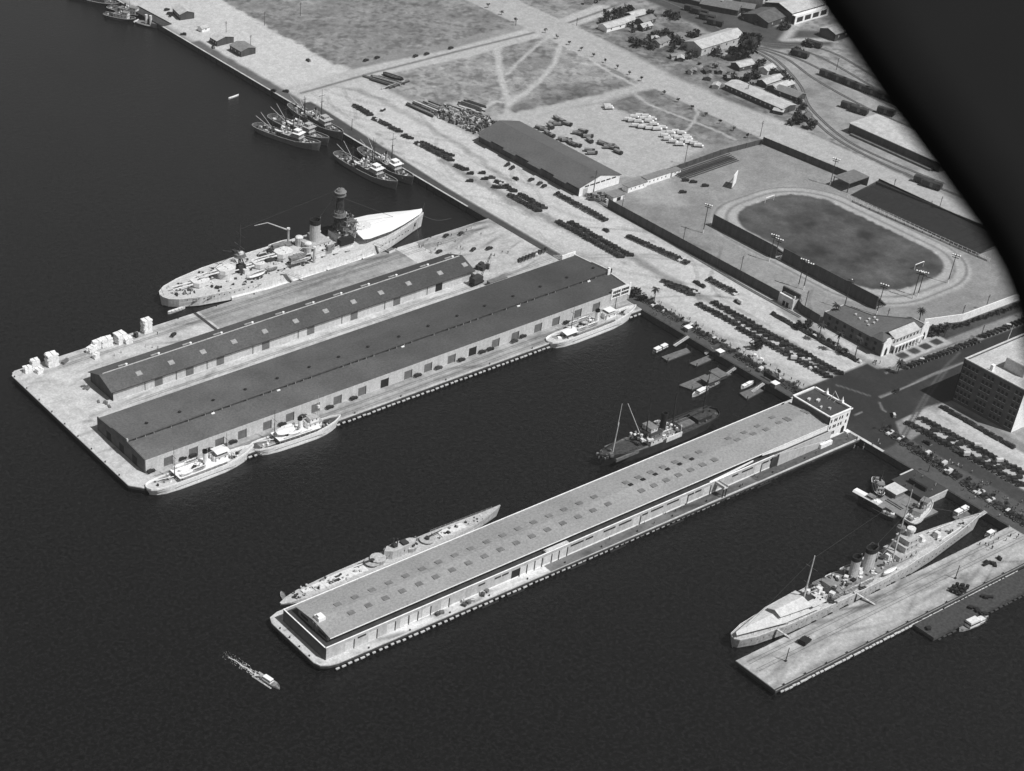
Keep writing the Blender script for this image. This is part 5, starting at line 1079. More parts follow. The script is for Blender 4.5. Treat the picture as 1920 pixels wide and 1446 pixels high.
rf2 = thing('roofed_stand', 'small dark roofed block at the end of the wide highway side stand', 'stand roof', (838, 601, 0)); MB('navy_grey').box(-14, 3, 0, 12, 5.5, 5.9).build('roof', rf2); MB('wood_dark').box(2.6, 3, 0, 12, 0, 5.5).box(-13.8, -13.4, .2, .6, 0, 5.5).box(-13.8, -13.4, 11.4, 11.8, 0, 5.5).build('wall', rf2)
bt = stand('bare low bleachers near the far fence of the ball park', 765, 0, 0, 0, 0, 1) if 0 else None
b0, b1 = G(1262,328), G(1365,292)
blc = thing('bleachers', 'low plank bleachers inside the far fence of the ball park', 'bleachers', (b0[0], b0[1], 0), atan2(b1[1]-b0[1], b1[0]-b0[0]))
ln = hypot(b1[0]-b0[0], b1[1]-b0[1]); m_ = MB('timber_dark')
for i in range(7): m_.box(0, ln, -i*1.5, -i*1.5+.75, (6-i)*.32, (6-i)*.32+.3)
m_.build('seating', blc)
for p, w, lab in (((1442,378), 7, 'white goal frame at the far end of the dark oval lawn'), ((1722,503), 7, 'white goal frame at the near end of the dark oval lawn')):
    x, y = G(*p); solo(MB('stucco_white').rod((-w/2,0,0),(-w/2,0,3.2),.13).rod((w/2,0,0),(w/2,0,3.2),.13).rod((-w/2,0,3.1),(w/2,0,3.1),.22), 'goal_frame', lab, 'goal', (x, y, 0), 0)
pr = MB('stucco_white')
for i in range(34): t = i/33; pr.rod((0, -t*98, 0), (0, -t*98, 2.1), .1, n=4)
for z in (2.0,): pr.rod((0,0,z),(0,-98,z),.04,n=3)
solo(pr, 'post_rail', 'row of pale posts between the running track and the wide dark stand', 'post row', (819.5, 597, 0), .03)
# civic building
cv = thing('civic_building', 'dark roofed civic building with white arcaded front and four lawn squares', 'building', (694, 463, 0))
MB('stucco').box(0, 33, 0, .4, 0, 7.2).m('shade_dark').box(-.01, .39, 0, 39, 0, 7.2).m('stucco').prism([(0,38.6),(14,38.6),(14,39),(0,39)], 0, 7.2).prism([(33,0),(33.4,0),(33.4,9),(33,9)], 0, 7.2).m('shade_dark').prism([(14,38.6),(14.4,38.6),(18,24),(33,9),(32.6,8.6),(17.6,23.6)], 0, 7.2).build('wall', cv)  # seaward and rear walls darker, with their shade put into the colour
MB('roof_metal').prism([(.4,.4),(32.6,.4),(32.6,8.8),(17.6,23.8),(14,38.6),(.4,38.6)], 6.2, 6.9).build('roof', cv)
MB('roof_pale').extr([(-.5,7.25),(4.5,9.2),(4.5,9.0),(-.5,7.0)], 8, 27).m('roof_metal').extr([(4.5,9.2),(7.5,7.0),(7.5,6.8),(4.5,9.0)], 8, 27).build('tiled_roof', cv)
for x0, x1, h in ((-.3, 5.6, 9.4), (28.2, 33.7, 9.8)):
    tw_ = MB('stucco_white').extry([(x0,0),(x1,0),(x1,h-2.2),((x0+x1)/2+1.2,h),((x0+x1)/2-1.2,h),(x0,h-2.2)], -.5, -.08).build('gable_front', cv)
    MB('black').extry([((x0+x1)/2-.9,0),((x0+x1)/2+.9,0),((x0+x1)/2+.9,3),((x0+x1)/2,4.6),((x0+x1)/2-.9,3)], -.58, -.5).build('arched_door', tw_)
m_ = MB('stucco_white')
for i in range(9): m_.box(7+i*2.5, 7.5+i*2.5, -2.4, -2.0, 0, 3.8)
m_.box(6.6, 28, -2.5, -1.9, 3.8, 4.5); m_.build('arcade', cv)
MB('roof_pale').box(6.6, 28, -1.88, 0, 4.1, 4.3).build('arcade_roof', cv)
for i in range(8): MB('glass_dark').box(7.6+i*2.5, 8.9+i*2.5, -.06, .02, 4.8, 6.1).build('window', cv)
for i in range(7):
    for z in (1.2, 4.4): MB('black').box(-.07, .0, 4+i*5, 5.6+i*5, z, z+1.7).build('window', cv)
MB('shade_dark').box(-1.5, 5.6, -.0, 6.5, 7.2, 9.0).m('roof_metal').bx(2, 3.2, 9.0, 8, 7.4, 2.0, 0, .1, .1).build('corner_tower', cv)
for x, y in ((8,17),(10,20),(12,17),(13,21),(15.5,18),(16.5,20.5),(9.5,24),(22,6),(11,28)): MB('concrete').bx(x, y, 6.9, 1.4, .9, .8, .3).build('roof_vent', cv)
MB('roof_metal').box(33.4, 37, .2, 1.0, 0, .4).build('step', cv)
for i, (x, s_) in enumerate(((6.8,1),(16,1.2),(24,1.1),(28,.9))):
    pass
# tall block at the right
bd = thing('office_block', 'tall dark faced office block with gravel roof at the right edge', 'building', (690.2, 381, 0))
BW, BL, BH = 95, 34.5, 23
MB('shade_dark').box(0, .5, 0, BL, 0, BH).box(0, BW, BL-.5, BL-.01, 0, BH).m('stucco_white').box(.01, BW, -.01, .5, 0, BH).m('shade_dark').box(BW-.5, BW, 0, BL, 0, BH).build('wall', bd)  # walls turned from the sun coloured dark, as if in shade
MB('concrete').box(.5, BW-.5, .5, BL-.5, BH-1.6, BH-1.0).build('roof', bd)
MB('stucco').box(-.25, .45, -.2, BL+.2, BH, BH+.5).m('concrete_pale').box(-.25, BW, BL-.6, BL+.2, BH, BH+.35).build('coping', bd)
wmesh = None
for j in range(6):
    for i in range(15):
        if i in (2, 6, 10): continue
        if wmesh is None: wmesh = MB('black').box(-.09, .0, -.62, .62, 0, 1.9).m('stucco_mid').box(-.14, .02, -.8, .8, -.18, -.02).build('window', bd); o = wmesh
        else: o = dup(wmesh, parent=bd)
        o.location = (0, 1.6+i*2.25, 1.8+j*3.5)
MB('stucco').box(10, 34, 9, 20, BH-1, BH+4.6).m('concrete').box(10.2, 33.8, 9.2, 19.8, BH+4.603, BH+4.8).build('penthouse', bd)
MB('stucco_white').box(2.2, 4, 20.5, 22, BH-1, BH+2.4).box(24, 30, 3, 8, BH-1, BH+3.5).build('roof_hut', bd)
MB('timber').rod((12,8,BH-1),(14,8,BH+16),.22,.12).m('stucco_white').rod((30,34,BH),(31,34,BH+9),.14,.08).build('flagpole', bd)
# small harbour sheds at the far quay
def hut(label, c, lx, ly, h, rise, rz, wall='wood_dark', roof='roof_pale', name='shed', cat='shed', group=None, wins=3, hip=False, loc=None):
    x, y = G(*c) if loc is None else loc; r = thing(name, label, cat, (x, y, 0), rz, group)
    MB(wall).bx(0, 0, 0, lx, ly, h).extr([(-ly/2,h),(ly/2,h),(0,h+rise)], -lx/2, lx/2).build('wall', r)
    o_ = .45
    MB(roof).extr([(-ly/2-o_,h-o_*rise/(ly/2)),(0,h+rise),(ly/2+o_,h-o_*rise/(ly/2)),(ly/2+o_,h-o_*rise/(ly/2)+.2),(0,h+rise+.2),(-ly/2-o_,h-o_*rise/(ly/2)+.2)], -lx/2-.4, lx/2+.4).build('roof', r)
    if wins:
        for i in range(wins):
            for sd in (-1, 1): MB('black' if wall != 'wood_dark' else 'stucco_mid').bx(-lx/2+lx*(i+.5)/wins, sd*ly/2, h*.42, 1.0, .1, h*.3).build('window', r)
    MB('black').bx(lx/2, 0, 0, .1, 1.3, 2.1).build('door', r)
    return r
H = 'small sheds on the far quay'
hut('dark windowed shed nearest the top edge on the far quay', (344,30), 15, 11, 4.2, 1.8, pi/2-.2, group=H, wins=5)
hut('little white hut between the dark sheds on the far quay', (382,57), 7, 5, 2.6, 1.0, 0.1, 'stucco_white', group=H, wins=1)
hut('middle dark shed with pale roof on the far quay', (416,80), 9, 14, 4, 1.6, pi/2, group=H)
hut('dark shed with pale side wall nearest the minesweepers', (455,98), 14, 12, 4, 1.4, pi/2, 'wood_dark', 'mid_grey', group=H)
# houses and sheds beyond the highway
HG = 'small houses beyond the highway'
for i, (c, lx, ly, rz, wl, rf_, lab) in enumerate((
    ((1146,53),17,9,0,'stucco_white','roof_pale','pale roofed house with white wall nearest the street corner'),((1172,45),13,8,.1,'stucco','roof_pale','small pale house right of the white walled one'),
    ((1192,33),14,9,0,'wood_dark','roof_pale','light roofed house furthest back in the cluster'),((1209,43),13,8,.1,'wood_dark','mid_grey','grey roofed house at the right of the cluster'),((1208,55),9,6,0,'wood_dark','roof_pale','little shed in front of the house cluster'),
    ((1238,84),12,7,.2,'stucco_mid','mid_grey','lone grey house among the trees below the cluster'),((1392,127),13,9,-.1,'wood_dark','roof_pale','two winged house below the big tree'),((1437,135),10,7,.2,'stucco_mid','roof_pale','small house behind the workers cottages'),
    ((1443,157),17,8,.05,'wood_dark','roof_pale','far cottage with light roof in the row of three'),((1463,167),17,8,.05,'wood_dark','roof_pale','middle cottage with light roof in the row of three'),((1480,180),18,9,-pi/2+.1,'wood_dark','mid_grey','near cottage with grey roof in the row of three'),
    ((1510,225),6,5,.3,'wood_dark','roof_dark','tiny dark hut beside the curving railway'))):
    hut(lab, c, lx, ly, 3, 1.6, rz, wl, rf_, 'house', 'house', HG, 2)
hut('large pale roofed workshop with dark skylights beyond the highway', (1338,86), 42, 16, 5, 2.6, .03, 'stucco_mid', 'roof_pale', 'workshop', 'workshop', None, 6)
x0_, y0_ = G(1372,165); x1_, y1_ = G(1480,212)
hut('long narrow pale roofed barrack beside the highway', (0,0), hypot(x1_-x0_, y1_-y0_), 12, 3.6, 1.2, atan2(y1_-y0_, x1_-x0_), 'wood_dark', 'roof_pale', 'barrack', 'barrack', None, 12, loc=((x0_+x1_)/2, (y0_+y1_)/2+1))
fs = thing('factory', 'white fronted factory with sawtooth shadow at the top right', 'factory', (*G(1482,44), 0), 0)
MB('wood_dark').box(0, 34, 0, 26, 0, 7).build('wall', fs); MB('roof_pale').extr([(-.5,7.0),(13,10.5),(26.5,7.0),(26.5,7.3),(13,10.8),(-.5,7.3)], -1, 35).build('roof', fs)
MB('stucco_white').box(0, 34, -3.4, -3, 0, 6).box(0, 34, -3, -.02, 5.6, 6).build('front', fs)
for i in range(4): MB('glass_dark').box(2+i*8, 8+i*8, -3.46, -3.39, 1.2, 4.6).build('window', fs)
fb2 = thing('factory', 'big light walled mill with many windows cut by the top edge', 'factory', (*G(1427,22), 0), 0)
MB('stucco_mid').box(0, 60, 0, 20, 0, 11).build('wall', fb2); MB('roof_dark').box(-.4, 60.4, -.4, 20.4, 11.003, 11.5).build('roof', fb2)
for i in range(14): MB('glass_dark').box(2+i*4.1, 4.6+i*4.1, -.06, .02, 6.5, 9).build('window', fb2)
hut('dark gabled store at the edge of the aeroplane wing', (1570,66), 22, 14, 5, 2, 0, 'wood_dark', 'roof_pale', 'store', 'store', None, 3)
hut('dark low roofed depot among trees in front of the white fronted factory', (1440,36), 30, 22, 4, 3, .1, 'wood_dark', 'roof_dark', 'depot', 'depot', None, 3)
for i, p in enumerate(((1306,8),(1350,20),(1385,20))): hut('dark long shed beside the dark street at the top edge, number of bays varies'.replace(', number of bays varies', (' at far left',' in the middle',' at far right')[i]), p, 34-6*i, 9, 4, 2, -1.2+.1*i, 'wood_dark', 'navy_grey', 'shed', 'shed', None, 0)
# freight shed and wagons by the curving railway
fr2 = thing('freight_shed', 'long dark walled freight shed with pale flat roof beside the curving railway', 'freight shed', (890.5, 590, 0))
MB('wood_dark').box(0, 24, 0, 70, 0, 5.6).build('wall', fr2); MB('roof_pale').box(-.6, 25, -.5, 70.5, 5.603, 6.0).build('roof', fr2); MB('timber').box(-3, -.05, 4, 66, 0, 1.2).build('platform', fr2)
def wagon(label, x, y, rz, n=1, L=11.5):
    r = thing('rail_wagon', label, 'rail wagon', (x, y, 0), rz, 'box wagons in the rail yard')
    MB('rust').bx(0,0,1.1,L,2.9,2.8).extr([(-1.45,3.9),(1.45,3.9),(.8,4.35),(-.8,4.35)], -L/2, L/2).build('body', r)
    u = MB('black').bx(0,0,.7,L*.96,1.6,.4)
    for t in (-.38,-.26,.26,.38):
        for s in (-.75,.75): u.rod((t*L,s-.07,.45),(t*L,s+.07,.45),.45,n=8)
    u.build('wheel', r); MB('navy_grey').bx(0,-1.48,1.3,1.9,.08,2.3).bx(0,1.48,1.3,1.9,.08,2.3).build('door', r)
    return r
a_, e_ = G(1540,141), G(1690,200); n_w = 7
for i in range(n_w): t = (i+.5)/n_w; wagon('box wagon in the long dark train in the rail yard', a_[0]+(e_[0]-a_[0])*t, a_[1]+(e_[1]-a_[1])*t, atan2(e_[1]-a_[1], e_[0]-a_[0]))
for i, (p, lab) in enumerate((((1592,205),'left wagon of the standing pair in the rail yard'),((1610,213),'right wagon of the standing pair in the rail yard'),((1660,215),'lone wagon next to the aeroplane wing'),((1730,345),'foremost wagon by the highway tracks'),((1746,353),'second wagon by the highway tracks'),((1500,107),'wagon standing alone in the upper yard'),((1525,88),'upper wagon near the gravel yard'),((1297,22),'left wagon on the dark street siding'),((1312,28),'second wagon on the dark street siding'),((1325,38),'third wagon on the dark street siding'),((1340,48),'fourth wagon on the dark street siding'))):
    x, y = G(*p); wagon(lab, x, y, -1.35 if i < 7 else -1.2)
def track(label, pts, g=1.5):
    W_ = [G(*p) for p in pts]; r = thing('railway_track', label, 'railway', (W_[0][0], W_[0][1], 0), 0, 'railway tracks of the yard')
    # smooth
    P_ = []
    for i in range(len(W_)-1):
        p0, p1, p2, p3 = np.array(W_[max(i-1,0)]), np.array(W_[i]), np.array(W_[i+1]), np.array(W_[min(i+2,len(W_)-1)])
        for k in range(8): t = k/8; P_.append(.5*((2*p1)+(-p0+p2)*t+(2*p0-5*p1+4*p2-p3)*t*t+(-p0+3*p1-3*p2+p3)*t**3))
    P_.append(np.array(W_[-1])); o0 = np.array(W_[0])
    bed = MB('timber'); rails = MB('rail'); nrm = []
    for i, p in enumerate(P_):
        d_ = P_[min(i+1,len(P_)-1)]-P_[max(i-1,0)]; d_ /= np.hypot(*d_); nrm.append(np.array((-d_[1], d_[0])))
    def strip(mb, off, w, z0, z1):
        vs = []
        for p, n_ in zip(P_, nrm):
            for u, z in ((off-w, z0), (off-w, z1), (off+w, z1), (off+w, z0)): q_ = p-o0+n_*u; vs.append((q_[0], q_[1], z))
        mb.add(vs, [(i*4+k, i*4+k+1, i*4+5+k, i*4+4+k) for i in range(len(P_)-1) for k in range(3)])
    strip(bed, 0, 1.1, -.05, .06); bed.build('ballast', r)
    strip(rails, -g/2, .1, .0, .22); strip(rails, g/2, .1, .0, .22); rails.build('rail', r)
for i, pts in enumerate((((1400,88),(1450,118),(1490,165),(1510,205),(1560,255),(1640,300),(1760,352),(1830,380)),((1398,84),(1455,112),(1500,160),(1520,203),(1580,258),(1650,295),(1770,345)),((1400,85),(1470,108),(1530,150),(1620,200),(1720,245)),((1400,82),(1500,112),(1620,175),(1730,225)),
    ((1405,80),(1520,100),(1640,165),(1700,195)),((1420,80),(1540,92),(1620,132),(1660,160)),((1230,-5),(1300,25),(1350,55),(1400,85)))): track(('outer curving track beside the cottages','second curving track beside the cottages','middle yard track toward the freight shed','yard track under the long wagon train','yard track above the long wagon train','uppermost track of the rail yard','siding along the dark street')[i], pts)
track('harbour road track close to the tall fence', ((985,305),(1060,345),(1160,400),(1290,475),(1400,540),(1500,595)))
for i, pts in enumerate((((1665,655+0),(1700,668)),)): pass
# lumber yard, old boat hull, truck yard
def logs(label, c, n, L, rz, w, mat='lumber', name='timber_pile', h=1):
    x, y = G(*c); r = random.Random(int(c[0]*3+c[1])); mb = MB(mat)
    for k in range(n):
        l = L*(.6+.4*r.random()); mb.m(('timber_dark','lumber','timber','timber_pale')[r.choices((0,1,2,3),(4,3,3,1))[0]]).bx((r.random()-.5)*L*.3, (k/(n-1)-.5)*w, r.random()*.5*h, l, w/n*(.4+.5*r.random()), .4+r.random()*.9*h, (r.random()-.5)*.06)
    return solo(mb, name, label, 'timber pile', (x, y, 0), rz, 'timber piles on the waste ground')
logs('dark straight timber baulks left of the beached boat', (718,152), 7, 26, -1.25, 9); logs('crossed timbers below the beached boat', (742,160), 6, 22, .12, 4)
logs('long dark timbers at the near corner of the lumber yard', (800,205), 9, 26, -1.45, 12); logs('second bundle of long timbers in the lumber yard', (822,205), 8, 30, -1.4, 10); logs('thin scattered poles behind the lumber yard', (880,202), 12, 20, -1.3, 16, h=.5)
logs('long poles along the back of the lumber yard', (860,218), 8, 34, -1.45, 10)
def scrap(label, c, n, sx, sy, rz):
    x, y = G(*c); r = random.Random(int(c[0])); mb = MB('lumber'); C_, S_ = cos(rz), sin(rz)
    for k in range(n):
        u, v = (r.random()-.5)*sx, (r.random()-.5)*sy; X_, Y_ = u*C_-v*S_, u*S_+v*C_
        mb.m(r.choice(('lumber','timber_dark','timber_pale','timber','timber_dark'))).bx(X_, Y_, 0, .5+r.random()*3.2, .3+r.random()*.8, .3+r.random()*2.3, r.random()*3)
    o = solo(mb, 'scrap_heap', label, 'scrap heap', (x, y, 0)); return o
scrap('jumbled heap of pale scrap wood in front of the dark warehouse end', (862,226), 330, 40, 15, -1.45); scrap('darker scrap heap behind the pale one at the warehouse', (893,222), 150, 26, 9, -1.4)
scrap('rubble and brush by the white gable of the dark warehouse', (1120,372), 60, 13, 9, -.8); scrap('machinery parts strewn behind the dark warehouse', (1080,310), 60, 26, 6, -1.4)
hb = small_boat('beached dark wooden boat hull on the waste ground', (737,146), -1.3, 17, 4.6, 'timber_dark', 'timber_dark', 'boat', name='boat_hull', z=0); hb.location.z = .1
# ---------------------------------------------------------------- motor cars (1930s saloons, tourers, pale vans)
def car_parts(body, roof, kind):
    b = MB(body)
    b.extry([(-2.1,.45),(2.15,.45),(2.2,.95),(2.1,1.12),(.75,1.2),(-1.9,1.2),(-2.2,.9)], -.62, .62)
    for s in (-1, 1):
        y0, y1 = (.6, .88) if s > 0 else (-.88, -.6)
        b.extry([(.75,.5),(1.0,.95),(1.5,1.02),(2.1,.75),(2.25,.5)], y0, y1).extry([(-2.2,.5),(-2.0,.9),(-1.5,1.0),(-.9,.8),(-.7,.5)], y0, y1).box(-.75, .8, y0, y1, .42, .5)
    b.m('black').box(2.2, 2.26, -.4, .4, .5, 1.05).m('stucco_mid').bx(2.15, .5, .85, .12, .2, .2).bx(2.15, -.5, .85, .12, .2, .2).box(2.35, 2.42, -.8, .8, .45, .58).box(-2.42, -2.35, -.8, .8, .45, .58)
    c = MB('glass_dark')
    if kind == 'saloon': c.bx(-.6, 0, 1.18, 2.6, 1.3, .42, 0, .92, .92).m(body).bx(-.65, 0, 1.6, 2.45, 1.24, .18, 0, .86, .86).m(roof).bx(-.65, 0, 1.78, 2.0, .98, .05)
    elif kind == 'coupe': c.bx(.0, 0, 1.18, 1.3, 1.26, .42, 0, .85, .9).m(roof).bx(-.05, 0, 1.6, 1.15, 1.18, .16, 0, .85, .85).m(body).extry([(-2.1,1.15),(-.65,1.2),(-.65,1.4),(-1.4,1.34),(-2.05,1.2)], -.55, .55)
    elif kind == 'tourer': c.m(roof).bx(-.7, 0, 1.55, 2.5, 1.34, .18, 0, .9, .85).m('black').bx(-.7, 0, 1.18, 2.2, 1.15, .36)
    elif kind == 'truck': c.bx(.45, 0, 1.18, 1.0, 1.4, .5, 0, .9, .95).m(body).bx(.42, 0, 1.68, 1.0, 1.4, .15).m(roof).bx(-1.5, 0, .95, 3.0, 1.75, 1.35).bx(-1.5, 0, 2.3, 2.9, 1.5, .15)
    w = MB('tyre')
    for x in (-1.35, 1.4):
        for s in (-.72, .72): w.rod((x, s-.1, .36), (x, s+.1, .36), .37, n=9)
    return b, c, w
def merge(*ms):
    o = MB(ms[0].ms[0]); o.ms = []
    for m in ms:
        k = len(o.v); o.v += m.v; o.f += [[i+k for i in f] for f in m.f]; o.sm += m.sm
        mp = []
        for nme in m.ms:
            if nme not in o.ms: o.ms.append(nme)
            mp.append(o.ms.index(nme))
        o.mi += [mp[i] for i in m.mi]
    return o
VAR = [('car_dark','car_dark','saloon'),('car_dark','car_roof','saloon'),('car_grey','car_dark','saloon'),('car_dark','car_roof','tourer'),('car_grey','car_roof','coupe'),('car_dark','car_pale','truck'),('car_pale','car_dark','coupe'),('car_dark','car_pale','tourer')]
CAR_MB = [merge(*car_parts(*v)) for v in VAR]
CARS = []
def cars(p0, p1, n, ang, label, group, w=(9,7,5,4,3,.0,.4,.6), jit=.3, skip=0, world=False):
    a, e = (p0, p1) if world else (G(*p0), G(*p1)); r = random.Random(int(a[0]*13+a[1]*7+n))
    for i in range(n):
        if r.random() < skip: continue
        t = (i+.5)/n; k = r.choices(range(8), w)[0]
        h = ang+(pi if r.random() < .3 else 0)+(r.random()-.5)*.24
        CARS.append((a[0]+(e[0]-a[0])*t+(r.random()-.5)*jit*2, a[1]+(e[1]-a[1])*t+(r.random()-.5)*jit, h, k, label, group))
A1 = -.62
g1 = 'cars parked along the quay side of the harbour road'
for p0, p1, n in (((664,199),(696,218),9),((673,203),(694,216),5),((702,224),(729,237),9),((732,240),(750,249),5),((755,255),(772,262),3),((781,269),(848,303),19),((790,268),(842,293),9),((855,312),(875,321),5)):
    cars(p0, p1, n, A1, 'dark car in the straggling line above the grey minesweepers', g1)
for p0, p1, n in (((930,342),(945,347),3),((925,352),(940,354),3),((945,349),(966,362),4),((955,367),(1012,398),15),((974,366),(1022,393),11)):
    cars(p0, p1, n, A1, 'dark car in the dense block opposite the dark warehouse', 'cars opposite the dark warehouse')
for p, lab in (((882,327),'dark car left of the dense block, upper of two beside the white van'),((881,341),'dark car left of the dense block, lower of two beside the white van'),((904,326),'single dark car between the straggling line and the dense block'),((909,337),'left car of a pair nose to tail opposite the warehouse'),((922,335),'right car of a pair nose to tail opposite the warehouse'),((846,293),'dark car just off the straggling line on its road side'),((718,208),'pale topped car alone in the road by the lumber yard')):
    cars(p, p, 1, A1 if p[0] != 718 else .2, lab, 'single cars on the harbour road', (5,3,1,1,0,0,0,0) if p[0] != 718 else (0,0,0,0,0,0,0,1), 0)
g2 = 'cars in the block outside the clerestory shed'
cars((1045,416), (1166,485), 25, A1, 'dark car on the shed side of the block outside the clerestory shed', g2); cars((1068,418), (1183,482), 24, A1, 'dark car on the road side of the block outside the clerestory shed', g2)
g3 = 'cars nosed toward the ball park fence'
cars((1042,364), (1137,416), 18, .12, 'dark car in the row below the ball park fence corner', g3, jit=.12); cars((1176,444), (1291,496), 20, .12, 'dark car in the row along the middle of the tall fence', g3, jit=.12); cars((1326,524), (1383,554), 9, .12, 'dark car in the short row before the arched gate', g3, jit=.12)
for p in ((951,311),(960,317),(996,339),(1012,346),(1020,351)): cars(p, p, 1, .12, 'dark car parked under the long wall of the dark warehouse', g3, jit=0)
g4 = 'cars in the small block by the signboard'
cars((1242,528), (1309,551), 9, A1, 'dark car in the small block between the signboard and the gate, road side', g4); cars((1250,535), (1300,555), 8, A1, 'dark car in the small block between the signboard and the gate, quay side', g4)
g5 = 'cars in the long block beside the promenade'
cars((1336,568), (1577,704), 34, A1, 'dark car on the road side of the long block beside the promenade', g5, (9,7,5,4,3,.3,.6,1)); cars((1308,571), (1384,612), 12, A1, 'dark car on the promenade side of the long block at its far half', g5); cars((1384,616), (1556,710), 24, A1, 'dark car on the promenade side of the long block at its near half', g5, (9,7,5,4,3,.3,1,1))
cars((1370,592), (1550,698), 17, A1, 'car in the middle file of the long block beside the promenade', g5, (6,5,4,3,3,.5,1.5,1), skip=.25)
cars((1449,591), (1610,680), 30, pi/2, 'car at the kerb in front of the dark civic building', 'cars at the civic building kerb', (8,6,4,3,3,.8,.8,1)); cars((1500,612), (1590,662), 12, pi/2-.3, 'car in the second file before the civic building', 'cars at the civic building kerb', skip=.2)
cars((1692,692), (1832,640), 21, -.95, 'dark car parked aslant in the middle of the broad street, harbour end', 'cars in the middle of the broad street', jit=.1); cars((1838,634), (1925,601), 12, -.95, 'dark car parked aslant in the middle of the broad street, far end', 'cars in the middle of the broad street', jit=.1)
g6 = 'cars in the car park below the office block'
cars((1700,793), (1920,914), 25, A1, 'dark car in the road side file of the car park below the office block', g6, (8,6,5,4,3,.4,.8,1)); cars((1725,785), (1920,891), 22, A1, 'dark car in the building side file of the car park below the office block', g6, (8,6,5,4,3,.4,.8,1)); cars((1730,797), (1915,902), 12, A1, 'car in the middle file of the car park below the office block', g6, skip=.3)
cars((1765,765), (1900,842), 14, pi/2, 'dark car at the kerb under the office block', 'cars under the office block', jit=.2)
g7 = 'cars backed on to the promenade'
cars((1203,560), (1500,738), 42, .1, 'car backed on to the promenade above the landing floats', g7, (6,5,4,3,3,.8,1.2,1), jit=.6, skip=.1); cars((1655,803), (1925,985), 44, .1, 'car backed on to the promenade south of the head house', 'cars backed on to the southern promenade', (6,5,4,3,3,.8,1.2,1), jit=.6, skip=.1)
for p, lab, k, h in (((967,337),'dark car driving past the dark warehouse',0,pi/2),((1136,434),'dark car driving along the road beside the tall fence',0,pi/2),((1306,532),'leading dark car of two driving near the arched gate',1,pi/2),((1316,538),'following dark car of two driving near the arched gate',0,pi/2),((1383,568),'pale bodied truck driving toward the arched gate',5,pi/2),((1675,780),'pale topped car crossing at the end of the car park',7,.9),((1738,832),'dark car on the dark quay road below the car park',0,pi/2),((1800,852),'dark car pulling out of the car park',2,pi/2),((1680,735),'dark car in the shadowed street crossing',0,.3),((1640,95+0),'',0,0)):
    if lab: CARS.append((*G(*p), h, k, lab, 'moving cars'))
for i, p in enumerate(((686,115),(707,110),(779,107),(800,103),(845,92))): CARS.append((*G(*p), .15, 0, ('pair of cars left one by the field corner','right hand car of the pair by the field corner','left car of two following on the field street','right car of two following on the field street','car alone on the field street toward the crossing')[i], 'cars on the field street'))
for i, p in enumerate(((1285,340),(1300,343),(1280,362),(1367,365),(1322,350))): 
    if i != 3: CARS.append((*G(*p), -.5, 1, ('far left dark car parked inside the ball park','second dark car parked inside the ball park','near dark car parked inside the ball park','','third dark car parked inside the ball park')[i], 'cars inside the ball park'))
for i, p in enumerate(((313,20),(317,27),(320,31),(395,78),(400,102-12),(578,115),(513,172),(536,173),(344,66))): CARS.append((*G(*p), .3*i, 0, 'dark car standing '+('first of three by the windowed hut','second of three by the windowed hut','third of three by the windowed hut','beside the middle dark hut','between the far quay huts','alone on the light ground by the street bend','left of the pale strip on the far apron','right of the pale strip on the far apron','at the edge of the far quay')[i], 'cars on the far quay'))
CARS = [c for c in CARS if c[0] > 600]
CARS.sort(key=lambda c: c[0]**2+c[1]**2)
CM_ = [m.build('car') for m in CAR_MB]
for o in CM_: COL.objects.unlink(o)
rest = [MB('car_dark')]
PARTCAR = {}
for i, (x, y, h, k, lab, grp) in enumerate(CARS):
    if i < 290:
        o = CM_[k].copy(); COL.objects.link(o); o.location = (x, y, .02); o.rotation_euler = (0, 0, h); o.scale = (.9+.22*((i*37) % 11)/10, .94+.12*((i*53) % 7)/6, .92+.2*((i*29) % 9)/8); tag(o, lab, 'car', grp)
    else:
        m = MB(CAR_MB[k].ms[0]); m.ms = list(CAR_MB[k].ms); c_, s_ = cos(h), sin(h); m.v = [(x+a*c_-b_*s_, y+a*s_+b_*c_, z+.02) for a, b_, z in CAR_MB[k].v]; m.f = CAR_MB[k].f; m.mi = CAR_MB[k].mi; m.sm = CAR_MB[k].sm; rest.append(m)
if len(rest) > 1:
    o = merge(*rest[1:]).build('parked_cars'); o['kind'] = 'stuff'; o['label'] = 'many more dark cars parked farther up the harbour road'; o['category'] = 'cars'
